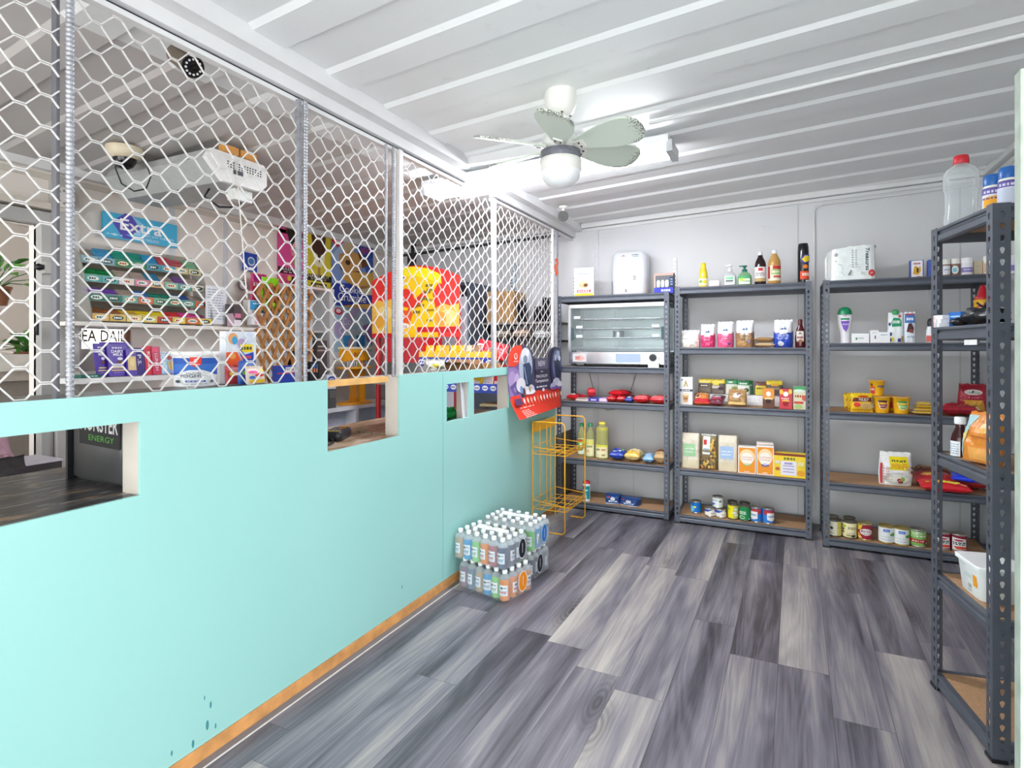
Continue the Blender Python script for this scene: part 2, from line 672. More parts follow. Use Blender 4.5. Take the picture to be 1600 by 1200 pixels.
PT = 1.198                                   # height of the teal boarding
YE = on_x(868, 700, P)[1]                    # where the partition ends
H1 = (0.25, .908, on_x(220, 700, P)[1], 1.125)
H2 = (on_x(512, 700, P)[1], .909, on_x(625, 700, P)[1], PT + .01)
H3 = (on_x(698, 600, P)[1], .928, on_x(733, 600, P)[1], 1.137)
H4 = (on_x(740, 600, P)[1], .932, on_x(795, 600, P)[1], 1.158)
mb = MB()
holed_slab(mb, [YF, YE], [0.052, PT], [H1, H2, H3, H4], P, P - 0.012, M_TEAL)
for (y, z, r) in ((1.25, .105, .011), (1.262, .165, .008), (1.20, .075, .009), (1.13, .09, .006), (1.28, .085, .006), (2.30, .16, .007), (1.24, .20, .005)):   # drips of darker paint near the floor
    mb.add([(P + .0006, y + r * .5 * math.cos(2 * PI * k / 10), z + r * 1.5 * math.sin(2 * PI * k / 10)) for k in range(10)], [tuple(range(10))], mat('#3f8f97', .4, 0, .1))
yj = on_x(692, 600, P)[1]
mb.box(P - .001, yj - .0012, .06, P + .0008, yj + .0012, PT, mat('#5fb5b0', .5))
wl = struct(mb.build('wall_left'))
# studs and edge timbers of the partition
mb = MB()
mb.box(P - .085, YF, 0, P - .013, YE, .05, M_PINE)
for y in (H1[2], 1.45, H2[0] - .045, H2[2], 3.0, H4[2], YE - .05):
    mb.box(P - .09, y + .001, .05, P - .014, y + .045, PT - .002, M_BEIGE)
mb.box(P - .09, H3[2] + .003, .05, P - .014, H4[0] - .003, PT - .03, M_BEIGE)
struct(mb.build('trim_1'))
struct(MB().box(P - .012, YF, 0, P + .004, YE - .3, .05, M_PINE).build('baseboard_left'))
struct(MB().box(P + .0045, YF, 0, P + .034, YE - .4, .004, mat('#6f6a6c', .5)).box(P + .034, YF, 0, P + .038, YE - .4, .0035, mat('#d8d6d2', .5)).build('trim_2'))

# beam above the grille: ceiling timber, soffit strip and track, broken where the light fitting passes
YG0, YG1 = on_x(735, 258, P + .05)[1], on_x(797, 300, P + .05)[1]
zc = ceil_z(P)
mb = MB()
for a, b in ((YF, YG0), (YG1, YB)):
    mb.box(P - .07, a, zc - .052, P + .045, b, zc + .03, M_TRIM)
for a, b in ((YF, YG0 + .10), (YG1 - .07, YB)):
    mb.box(P - .07, a, zc - .10, P - .018, b, zc - .052, M_TRIM)
    mb.box(P - .066, a, zc - .108, P - .045, b, zc - .10, M_DARK)
    mb.box(P - .072, a, zc - .125, P - .040, b, zc - .108, M_TRIM)
struct(mb.build('trim_3'))
mb = MB()
mb.box(P + .05, YG0 - .03, ceil_z(-1.3) - .055, -0.95, YG0 + .012, ceil_z(-1.0) + .03, M_TRIM)
struct(mb.build('trim_4'))

# back wall with board joints, cover strips and cornice
mb = MB()
mb.box(-5.6, YB, 0, XR + .06, YB + .08, 2.7, M_WHITE)
for u, v, hw, z0, z1 in ((1247, 350, .004, .0, 2.44), (1500, 640, .004, 0, 2.5), (990, 640, .002, 0, 1.7)):
    x = on_y(u, v, YB)[0]
    mb.box(x - hw, YB - .003, z0, x + hw, YB + .01, z1, mat('#c2c5c8', .5))
x = on_y(931, 400, YB)[0]
mb.box(x - .027, YB - .008, 0, x + .027, YB + .01, 2.43, mat('#d3d6da', .45))
x = on_y(836, 520, YB)[0]
struct(mb.build('wall_back'))
mb = MB()
mb.prism([(P + .05, ceil_z(P) - .03), (XR, ceil_z(XR) - .03), (XR, ceil_z(XR) + .03), (P + .05, ceil_z(P) + .03)], 'y', YB - .05, YB - .001, M_TRIM)
mb.prism([(P + .05, ceil_z(P) - .058), (XR, ceil_z(XR) - .058), (XR, ceil_z(XR) - .035), (P + .05, ceil_z(P) - .035)], 'y', YB - .018, YB - .001, M_TRIM)
struct(mb.build('trim_5'))
mb = MB()
mb.prism([(XF, ceil_z(XF) - .03), (P - .08, ceil_z(P) - .03), (P - .08, ceil_z(P) + .03), (XF, ceil_z(XF) + .03)], 'y', YB - .05, YB - .001, M_TRIM)
mb.prism([(XF, ceil_z(XF) - .075), (P - .08, ceil_z(P) - .075), (P - .08, ceil_z(P) - .05), (XF, ceil_z(XF) - .05)], 'y', YB - .02, YB - .001, M_DARK)
struct(mb.build('trim_6'))

# wall on the door side, with the entrance
mb = MB()
holed_slab(mb, [YF, YB], [0, 2.62], [(.92, -.01, 1.84, 2.06)], XR, XR + .06, M_WHITE)
struct(mb.build('wall_right'))
mb = MB()
zr = ceil_z(XR)
mb.box(XR - .045, 1.5, zr - .03, XR - .001, YB, zr + .03, M_TRIM)
mb.box(XR - .016, 1.5, zr - .075, XR - .001, YB, zr - .045, M_TRIM)
mb.box(XR - .012, 4.66, 0, XR - .001, 4.70, zr - .08, mat('#c5c9cb', .5))
struct(mb.build('trim_7'))
mb = MB()
mb.box(XR - .015, .86, 0, XR + .075, .92, 2.12, M_TRIM)
mb.box(XR - .015, 1.885, 0, XR + .075, 1.93, 2.12, M_TRIM)
mb.box(XR - .015, .86, 2.065, XR + .075, 1.93, 2.12, M_TRIM)
struct(mb.build('door_2'))

# far wall of the serving room: doorway, letterbox window, cornice
WIN = (on_x(127, 530, XF)[1], 1.335, on_x(207, 530, XF)[1], 1.455)
DRW = (.35, -.01, on_x(56, 500, XF)[1], 2.02)
mb = MB()
holed_slab(mb, [YF, YB], [0, 2.6], [WIN, DRW], XF, XF - .07, M_CREAM)
for u in (268, 352):
    y = on_x(u, 400, XF)[1]
    mb.box(XF, y - .022, 1.5, XF + .004, y + .022, 2.3, mat('#cfd1d6', .5))
struct(mb.build('wall_far'))
mb = MB()
zf = ceil_z(XF)
mb.box(XF + .001, YF, zf - .04, XF + .05, YB, zf + .03, M_TRIM)
mb.box(XF + .001, YF, zf - .085, XF + .012, YB, zf - .055, M_BEIGE)
struct(mb.build('trim_8'))
mb = MB()
mb.box(XF - .02, DRW[2], 0, XF + .06, DRW[2] + .055, 2.02, M_GREYP)
mb.box(XF - .02, DRW[2] + .06, 0, XF + .09, DRW[2] + .17, 2.30, mat('#b4b1ac', .55, 0, .08, 5))
mb.box(XF - .02, .3, 2.02, XF + .06, DRW[2] + .06, 2.09, M_GREYP)
mb.box(XF + .0, .3, 2.10, XF + .10, DRW[2] + .10, 2.135, M_BEIGE)
struct(mb.build('door_3'))
mb = MB()
a, z0, b, z1 = WIN
mb.box(XF - .04, a, z0, XF - .034, b, z1, clear('#ffffff', .06, .05))
for y in (a, (a + b) / 2 + .12, b - .012):
    mb.box(XF - .05, y, z0, XF - .02, y + .012, z1, mat('#8a5a48', .5))
label([('tb', 'EA DAIL', .0, .3, .86, .60, '#5a4626')], lambda x, z, o: (XF - .0335 + o, (a + b) / 2 + x * (b - a) / 2, (z0 + z1) / 2 + z * (z1 - z0) / 2), struct(mb.build('window_1')), name='lettering')

# shop front behind the camera: opening added to brighten the serving room, shop bay left open for daylight
mb = MB()
holed_slab(mb, [-3.74, P - .02], [0, 2.6], [(-3.6, .6, P - .2, 2.3)], YF - .08, YF, M_CREAM, 'y')
mb.box(P - .02, YF - .08, 2.30, XR + .06, YF, 2.62, M_WHITE)
struct(mb.build('wall_front'))
# room beyond the doorway
mb = MB()
holed_slab(mb, [YF, YB], [0, 2.6], [(2.65, 1.0, 3.55, 1.8)], -5.6, -5.5, M_CREAM)  # opening added so bright sky shows through the letterbox window
mb.box(-5.5, 3.7, 0, XF - .08, 3.78, 2.6, M_CREAM)
struct(mb.build('wall_side'))
# pavement outside the entrance, unseen, made pale to bounce light onto the ceiling
struct(MB().box(-6, -6.0, -.09, 4.5, YF - .001, -.03, mat('#efece6', .8, 0, .06, 3)).build('ground_outside'))
# ------------------------------------------------------------------ ceiling fan
def ceiling_fan(x, y):
    zc = ceil_z(x)
    W = mat('#ecebe6', .35, 0, .03)
    t = thing('ceiling_fan', 'white six-blade ceiling fan with frosted bowl lamp and dusty worn pale green blades', 'fan', (x, y, zc))
    mb = MB().lathe([(.068, .02), (.072, -.01), (.070, -.045), (.060, -.075), (.040, -.092), (.018, -.096)], W, 28)
    for k in range(4):
        a = k * PI / 2 + .5
        mb.lathe([(.006, -.004), (.006, .0)], mat('#55524d', .6), 8, .043 * math.cos(a), .043 * math.sin(a), -.09)
    mb.build('ceiling_canopy', t)
    MB().lathe([(.011, -.19), (.011, -.07)], W, 12).build('down_rod', t)
    MB().lathe([(.02, -.165), (.07, -.178), (.082, -.20), (.082, -.235), (.06, -.25)], mat('#dcdcd8', .4), 28).build('motor_housing', t)
    MB().lathe([(.075, -.248), (.088, -.252), (.090, -.285), (.088, -.288)], mat('#6d6f78', .5, 0, .3, 40), 28).build('motor_ring', t)
    MB().lathe([(.088, -.288), (.094, -.292), (.094, -.338), (.090, -.342)], W, 32).build('lamp_collar', t)
    MB().lathe([(.090, -.342), (.089, -.352), (.080, -.378), (.060, -.398), (.030, -.409), (.0005, -.412)][::-1], mat('#f4f6f8', .3, 0, .02), 32).build('lamp_bowl', t)
    BL = blade_material()
    ang0 = math.atan2(-_C, _S)      # direction from the fan back to the camera
    for k in range(6):
        ph = R(-9.5 + 60 * k)
        d = ang0 + ph
        prof = [(.085, .034), (.12, .040), (.17, .056), (.23, .074), (.29, .083), (.34, .080), (.375, .064), (.395, .036), (.400, .0)]
        top = [(r, w) for r, w in prof]
        outline = [(r, w) for r, w in top] + [(r, -w) for r, w in top[::-1][1:]]
        mb = MB()
        n = len(outline)
        vs = [(r, w, .0045) for r, w in outline] + [(r, w, -.0045) for r, w in outline]
        mb.add(vs, [tuple(range(n)), tuple(range(n, 2 * n))[::-1]] + [(i, n + i, n + (i + 1) % n, (i + 1) % n) for i in range(n)], BL)
        b = mb.build('blade', t, (0, 0, -.235), None)
        b.rotation_euler = (Matrix.Rotation(d, 3, 'Z') @ Matrix.Rotation(R(-19), 3, 'X')).to_euler()
        s = MB()
        s.box(.065, -.022, -.010, .125, .022, -.005, W)
        for q in (-.012, .012):
            s.lathe([(.005, -.003), (.005, 0)], mat('#4a4640', .6), 8, .105, q, -.010)
        s.build('blade_bracket', b)


def blade_material():
    m, nt, b = node_mat('m_fan_blade')
    tc = nn(nt, 'TexCoord')
    sp = nn(nt, 'SeparateXYZ')
    nt.links.new(tc.outputs['Object'], sp.inputs[0])
    # distance from the outer rounded rim; dirt speckles gather there
    n = nn(nt, 'TexNoise')
    n.inputs['Scale'].default_value = 160
    n.inputs['Detail'].default_value = 3
    nt.links.new(tc.outputs['Object'], n.inputs['Vector'])
    rim = nn(nt, 'MapRange')
    for i, x in ((1, .30), (2, .405), (3, 0.0), (4, .42)):
        rim.inputs[i].default_value = x
    nt.links.new(sp.outputs[0], rim.inputs[0])
    side = nn(nt, 'MapRange')
    for i, x in ((1, .055), (2, .085), (3, 0.0), (4, .30)):
        side.inputs[i].default_value = x
    nt.links.new(sp.outputs[1], side.inputs[0])
    e = math_n(nt, 'ADD', rim.outputs[0], side.outputs[0])
    f = math_n(nt, 'GREATER_THAN', math_n(nt, 'ADD', n.outputs['Fac'], e), 0.86)
    c = mixc(nt, math_n(nt, 'MULTIPLY', f, .8), '#d3dcd0', '#45433a')
    nt.links.new(c, b.inputs['Base Color'])
    b.inputs['Roughness'].default_value = 0.45
    return m


fx, fy, _ = on_z(876, 150, 2.465)
ceiling_fan(fx, fy)


# ------------------------------------------------------------------ fluorescent batten
def batten():
    x0, x1, y, z = -2.12, -.56, 3.165, 2.412
    t = thing('light_batten', 'long glowing fluorescent batten on the ceiling passing over the grille', 'light', ((x0 + x1) / 2, y, z), (0, -math.atan(CKX), 0))
    hw = (x1 - x0) / 2
    MB().box(-hw, -.11, -.005, hw, .11, .028, mat('#eceef0', .4)).build('tray', t)
    MB().box(-hw + .03, -.09, -.045, hw - .03, .09, -.006, emit('#f6f8ff', 29)).build('diffuser', t)
    for s in (-1, 1):
        MB().box(s * hw - .018, -.10, -.06, s * hw + .018, .10, .0, mat('#c7cacd', .4)).build('end_cap', t)


batten()


# ------------------------------------------------------------------ security cameras
def bullet_camera(name, lab, loc, aim, body, dark, r=.034, L=.13, leds=True):
    t = thing(name, lab, 'camera', loc)
    m = mat(body, .35, 0, .05)
    MB().lathe([(.035, 0), (.035, -.012), (.02, -.018)][::-1], m, 18).build('mount_plate', t)
    q = Vector(aim).normalized()
    MB().cyl((0, 0, -.015), (0, 0, -.055), .010, m, 10).build('bracket', t)
    c = Vector((0, 0, -.075))
    a = c - q * L * .45
    b = c + q * L * .55
    mb = MB().cyl(a, b, r * .96, m, 22, r)
    mb.build('body', t)
    mb = MB().cyl(b - q * .002, b + q * .006, r * 1.03, mat(dark, .15), 22)
    mb.cyl(b + q * .005, b + q * .010, r * .30, mat('#0b0b0f', .1), 14)
    o1 = q.orthogonal().normalized()
    o2 = q.cross(o1)
    for k in range(12 if leds else 0):
        w = b + q * .006 + (o1 * math.cos(k * PI / 6) + o2 * math.sin(k * PI / 6)) * r * .7
        mb.cyl(w, w + q * .002, r * .11, mat('#d8dade', .3), 8)
    mb.build('lens_face', t)
    return t


p = on_z(287, 60, ceil_z(-1.9) - .0)
bullet_camera('security_camera', 'dark bronze bullet camera with ring of white diodes under the beam behind the grille', (p[0], p[1], ceil_z(p[0])), (.92, -.12, -.62), '#6a5e50', '#1c1c1e', .036, .13)
p = on_z(880, 322, ceil_z(-1.5))
bullet_camera('security_camera', 'small white bullet camera with black face on the ceiling near the back wall', (p[0], p[1], ceil_z(p[0])), (.35, -.9, -.25), '#eceae6', '#22252a', .040, .11, False)
p = on_z(195, 232, ceil_z(-3.2))
t = thing('dome_camera', 'cream dome camera with dark glass on the ceiling above the gum rack', 'camera', (p[0], p[1], ceil_z(p[0])))
MB().lathe([(.085, 0), (.088, -.02), (.075, -.05), (.055, -.058)][::-1], mat('#dccfb4', .4), 28).build('base', t)
MB().lathe([(.055, -.055), (.052, -.075), (.038, -.098), (.018, -.110), (.0005, -.113)][::-1], mat('#15161a', .08), 24).build('dome', t)
MB().tube([(-.07, 0, -.03), (-.10, .01, -.09), (-.08, .03, -.17), (-.02, .06, -.21), (.05, .08, -.20), (.09, .08, -.14), (.08, .05, -.04)], .004, M_BLACK).build('cable', t)


# ------------------------------------------------------------------ under-ceiling air conditioner
def aircon():
    xe = -2.62
    a = on_x(322, 236, xe)
    b = on_x(417, 252, xe)
    y0, y1 = a[1], b[1]
    z1 = ceil_z(-2.9) - .045
    z0 = z1 - .15
    t = thing('air_conditioner', 'white under-ceiling air conditioner with grey underside hung above the counter', 'air conditioner', (xe, (y0 + y1) / 2, z1))
    h = (y1 - y0) / 2
    outline = [(-h, -.05), (-h + .03, 0), (h - .02, 0), (h, -.03), (h, -.11), (h - .04, -.15), (-h + .10, -.15)]
    mb = MB().prism(outline, 'x', -.86, -.03, mat('#aeb1af', .5))
    mb.build('casing', t)
    mb = MB().prism(outline, 'x', -.03, .0, mat('#f0f0ee', .35))
    mb.build('end_panel', t)
    mb = MB()
    for r in range(3):
        for k in range(13):
            y = -h * .35 + k * .017
            mb.box(.0, y, -.045 - r * .013, .0015, y + .008, -.038 - r * .013, M_DARK)
    mb.box(0, -.03, -.098, .0015, .03, -.075, mat('#55585f', .4))
    mb.build('vent', t)
    for k in range(1):
        MB().box(-.03, -h * .5, .002, .01, -h * .02, .04, mat('#d89a4c', .6)).box(-.03, h * .05, .002, .01, h * .6, .04, mat('#d89a4c', .6)).build('packing_strip', t)
    MB().box(-.12, h * .15, -.21, -.06, h * .75, -.15, mat('#dfe1de', .4)).build('drip_box', t)
    MB().tube([(-.2, -.02, -.15), (-.2, -.05, -.20), (-.15, .0, -.25), (-.1, .08, -.24), (-.09, .11, -.17)], .006, M_BLACK).build('cable', t)
    MB().cyl((.0, -.02, .045), (.03, .03, -.75), .003, mat('#e8e4da', .5), 6).build('pull_cord', t)


aircon()

# ------------------------------------------------------------------ surface pipes and cables
mb = MB()
y0 = on_z(1100, 190, 2.43)[1]
mb.tube([(-.62, y0 + .0, ceil_z(-.62) - .012), (0.2, y0 - .06, ceil_z(.2) - .012), (XR - .05, y0 - .14, ceil_z(XR) - .012)], .010, M_TRIM, 8)
mb.build('conduit')
tag(bpy.data.objects['conduit'], 'thin white conduit pipe running along the ribbed ceiling beside the batten light', 'pipe')
xk = on_y(1272, 400, YB)[0]
mb = MB().tube([(XR - .05, YB - .025, ceil_z(XR) - .085), (xk + .05, YB - .025, ceil_z(xk) - .085), (xk + .01, YB - .02, ceil_z(xk) - .095), (xk, YB - .012, ceil_z(xk) - .13), (xk, YB - .012, 1.2), (xk, YB - .012, .1)], .008, M_TRIM, 8)
tag(mb.build('cable_conduit'), 'white cable conduit bending down the back wall between the second and third shelving units', 'pipe')
for u, v, z0, z1 in ((898, 418, .3, 2.0), (1055, 400, .3, 2.09)):
    x = on_y(u, v, YB)[0]
    mb = MB().box(x - .012, YB - .012, z0, x + .012, YB - .001, z1, mat('#d5d6d8', .4, .3))
    for k in range(int((z1 - z0) / .03)):
        for s in (-.005, .005):
            mb.box(x + s - .002, YB - .0128, z0 + .012 + k * .03, x + s + .002, YB - .0118, z0 + .026 + k * .03, M_DARK)
    tag(mb.build('slotted_upright'), 'white slotted bracket upright on the back wall ' + ('behind the pie advert' if u < 950 else 'right of the boxed light bulbs'), 'wall upright')
# ------------------------------------------------------------------ security grille between counter and beam
XG = P - .035
ZT = ceil_z(P) - .118


def grille_panel(y0, y1, lab, ph=0.0, round_=False):
    """Interlocking zigzag strips; every second strip is mirrored so that they touch at flat nodes."""
    zb = PT + .001
    t = None
    per, flat_, row = .1135, .025, .0418
    amp = row / 2 - .0026
    mb = MB()
    w, d = .00175, .0024
    k = 0
    z = zb - row * .3
    while z < ZT:
        sgn = 1 if k % 2 == 0 else -1
        pts = []
        n0 = math.floor((y0 - ph) / per) - 1
        n1 = math.ceil((y1 - ph) / per) + 1
        for n in range(n0, n1):
            yb = ph + n * per
            for dy, s in ((-flat_ / 2, 1), (flat_ / 2, 1), (per / 2 - flat_ / 2, -1), (per / 2 + flat_ / 2, -1)):
                pts.append((yb + dy, z + sgn * s * amp))
        # clip to the panel
        out = []
        for (a, za), (b, zb_) in zip(pts, pts[1:]):
            if b <= y0 or a >= y1:
                continue
            if a < y0:
                za += (zb_ - za) * (y0 - a) / (b - a)
                a = y0
            if b > y1:
                zb_ = za + (zb_ - za) * (y1 - a) / (b - a)
                b = y1
            if not out:
                out.append((a, za))
            out.append((b, zb_))
        runs, cur = [], []
        for y, zz in out:
            if zb <= zz <= ZT:
                cur.append((y, zz))
            elif cur:
                runs.append(cur)
                cur = []
        if cur:
            runs.append(cur)
        for cur in runs:
            if len(cur) < 2:
                continue
            vs, n = [], len(cur)
            for i, (y, zz) in enumerate(cur):
                p = cur[max(i - 1, 0)]
                q = cur[min(i + 1, n - 1)]
                tx, tz = q[0] - p[0], q[1] - p[1]
                l = math.hypot(tx, tz) or 1
                nx, nz = -tz / l, tx / l
                for s, xx in ((1, -d), (1, d), (-1, d), (-1, -d)):
                    vs.append((XG + xx, y + nx * w * s, zz + nz * w * s))
            fs = [(i * 4 + j, i * 4 + (j + 1) % 4, i * 4 + 4 + (j + 1) % 4, i * 4 + 4 + j) for i in range(n - 1) for j in range(4)]
            fs += [(0, 1, 2, 3), tuple(range((n - 1) * 4, n * 4))[::-1]]
            mb.add(vs, fs, M_MESHPAINT)
        k += 1
        z += row
    return tag(mb.build('grille_panel'), lab, 'security grille', 'white lattice grille panels above the teal partition')


def yx(u, v=400):
    return on_x(u, v, P)[1]


Y105, Y477, Y612, Y620, Y629, Y772, Y868 = yx(112, 330), yx(478.5, 330), yx(611), yx(620), yx(629), yx(776), yx(870)
grille_panel(-.2, Y105 - .012, 'white lattice grille panel at the near end, before the first ribbed steel bar', on_x(42, 143, P)[1])
grille_panel(Y105 + .012, Y477 - .016, 'widest white lattice grille panel, in front of the gum rack and the air conditioner', on_x(126, 123, P)[1] - .0)
grille_panel(Y477 + .012, Y612 + .006, 'white lattice grille panel above the open hatch, in front of the ice cream posters', on_x(508, 106, P)[1])
grille_panel(Y629 + .012, Y772 - .015, 'white lattice grille panel in front of the red and yellow snack stand', on_x(653, 580, P)[1])
grille_panel(Y772 + .015, Y868 - .012, 'white lattice grille panel nearest the back wall, behind the ice cream poster card', on_x(790, 560, P)[1])


def rebar(y, z0, z1, lab, r=.0085, x=P - .012, lean=0.0):
    mb = MB()
    n = int((z1 - z0) / .0125)
    prof = []
    for i in range(n + 1):
        z = z0 + (z1 - z0) * i / n
        prof += [(r * .90, z), (r * 1.10, z + .004), (r * 1.10, z + .007), (r * .90, z + .010)]
    prof = [p for p in prof if p[1] <= z1]
    mb.lathe(prof, M_GALV, 10)
    o = mb.build('ribbed_steel_bar', None, (x, y, 0), (lean, 0, 0))
    return tag(o, lab, 'steel bar', 'ribbed steel bars and posts of the grille')


def flat_post(y, z0, z1, lab, w=.008, x=P - .03, m=None, d=.012):
    o = MB().box(-d, -w, z0, d, w, z1, m or M_MESHPAINT).build('flat_steel_post', None, (x, y, 0))
    return tag(o, lab, 'steel post', 'ribbed steel bars and posts of the grille')


rebar(Y105 + .002, PT + .001, ZT + .0, 'thick ribbed steel bar nearest the camera, left end of the grille', .0095, P - .012, 0)
flat_post(Y105 - .013, PT + .001, ZT, 'dark flat steel strip tight behind the nearest ribbed bar', .004, P - .05, mat('#6a6a70', .5, .4))
rebar(Y477 + .006, PT + .001, ZT, 'ribbed steel bar between the pink and yellow ice cream posters', .0085, P - .012)
flat_post(Y477 - .012, PT + .001, ZT, 'slim galvanised upright paired with the ribbed bar by the pink poster', .006, P - .03, M_GALV)
rebar(Y612, PT - .02, ZT, 'thin ribbed bar beside the white upright at the hatch', .0065, P - .03)
rebar(Y620, PT + .001, ZT, 'second ribbed bar squeezed between thin bar and white flat upright', .0085, P - .02)
flat_post(Y629 + .004, PT + .001, ZT, 'white flat upright at the far side of the open hatch', .014, P - .022)
rebar(Y772 - .028, PT + .001, ZT, 'ribbed bar left of the white upright behind the snack stand tray', .0075, P - .02)
flat_post(Y772 + .020, PT + .001, ZT, 'white upright reaching the beam where the light batten crosses', .012, P - .03)
flat_post(Y868 - .02, PT - .25, ZT, 'slim white upright of the grille next to the orange ribbon', .010, P - .03)
flat_post(Y868 + .07, .9, ZT, 'galvanised upright ending the grille against the back shelving', .010, P - .03, M_GALV)
# pine lintel over the payment hatch and the hatch counter
o = MB().box(P - .04, H2[0] - .02, PT - .020, P - .001, on_x(607, 595, P)[1], PT + .006, M_PINE2).build('hatch_rail')
tag(o, 'unpainted pine rail across the top of the payment hatch', 'rail')


# ------------------------------------------------------------------ counters behind the partition
def worn_counter_material():
    m, nt, b = node_mat('m_worn_black_top')
    g = nn(nt, 'NewGeometry')
    mp = nn(nt, 'Mapping')
    mp.inputs['Scale'].default_value = (9, 3, 1)
    nt.links.new(g.outputs['Position'], mp.inputs[0])
    n = nn(nt, 'TexNoise')
    n.inputs['Scale'].default_value = 1.6
    n.inputs['Detail'].default_value = 9
    n.inputs['Roughness'].default_value = .68
    nt.links.new(mp.outputs[0], n.inputs['Vector'])
    sp = nn(nt, 'SeparateXYZ')
    nt.links.new(g.outputs['Position'], sp.inputs[0])
    # more paint is worn away towards the payment hatch
    wear = nn(nt, 'MapRange')
    for i, x in ((1, 1.0), (2, 1.9), (3, -.02), (4, .17)):
        wear.inputs[i].default_value = x
    nt.links.new(sp.outputs[1], wear.inputs[0])
    f = math_n(nt, 'ADD', n.outputs['Fac'], wear.outputs[0])
    c = ramp(nt, f, [(.40, '#26272b'), (.50, '#3a3a3e'), (.57, '#4f4a47'), (.62, '#8b6b4c'), (.72, '#b39a80'), (.85, '#d0c4b8')])
    sc = nn(nt, 'TexNoise')
    sc.inputs['Scale'].default_value = 4
    sc.inputs['Detail'].default_value = 10
    mp2 = nn(nt, 'Mapping')
    mp2.inputs['Scale'].default_value = (30, 2.2, 1)
    mp2.inputs['Rotation'].default_value = (0, 0, .12)
    nt.links.new(g.outputs['Position'], mp2.inputs[0])
    nt.links.new(mp2.outputs[0], sc.inputs['Vector'])
    k = math_n(nt, 'GREATER_THAN', sc.outputs['Fac'], .625)
    c = mixc(nt, math_n(nt, 'MULTIPLY', k, .75), c, '#d9d6d6')
    nt.links.new(c, b.inputs['Base Color'])
    b.inputs['Roughness'].default_value = .3
    return m


M_WORN = worn_counter_material()
o = MB().box(P - .66, .15, .875, P - .0125, H2[2] - .002, .907, M_WORN).build('service_counter')
tag(o, 'worn black painted counter top with scratches behind the hatches', 'counter')
o = MB().box(P - .55, H2[2] + .05, .872, P - .0125, 3.52, .9065, M_WORN).build('back_counter')
tag(o, 'worn brown counter top behind the two small hatches', 'counter')
# pedestal under the counter (keeps it standing)
o = MB().box(P - .60, .2, 0, P - .1, 1.2, .874, mat('#56585c', .6)).build('counter_base')
tag(o, 'dark grey base carrying the worn black counter', 'counter base')
# upper ledge at the top of the partition
o = MB().box(P - .50, on_x(118, 600, P)[1] - .9, PT - .045, P - .0125, H2[0] - .03, PT - .012, mat('#5a5654', .35, 0, .4, 9)).build('upper_ledge')
tag(o, 'dark grey scuffed ledge board behind the teal partition top', 'ledge')
o = MB().box(P - .36, H2[2] + .06, PT - .045, P - .0125, 3.50, PT - .012, mat('#8f8a84', .5, 0, .25, 9)).build('upper_ledge')
tag(o, 'grey ledge board above the two small hatches, carrying cartons', 'ledge')
# drinks cooler seen through the near hatch
yk = H1[2] + .03
t = thing('drinks_cooler', 'small black drinks cooler with peeling energy drink sticker standing on the worn counter', 'cooler', (P - .30, yk, .907))
c = mat('#5a5b5c', .28, .3, .25, 6)
MB().rbox(-.13, .0, 0, .17, .42, .238, .03, c).build('cabinet', t)
MB().box(-.142, -.006, 0, -.131, .42, .235, mat('#26272a', .4)).build('door_edge', t)
label([('r', -1, -1, 1, 1, '#2c2d2e'), ('tb', 'MONSTER', -.02, .30, .92, .48, '#e4e4e4'), ('t', 'ENERGY', .1, -.55, .62, .17, '#5fae4a')],
      lambda x, z, o: (.04 + x * .11, -.0015 - o, .175 + z * .055 - x * .004), t, name='sticker')

# ------------------------------------------------------------------ boltless shelving
POST_W, POST_T, HOLE_P = .038, .0022, .0385


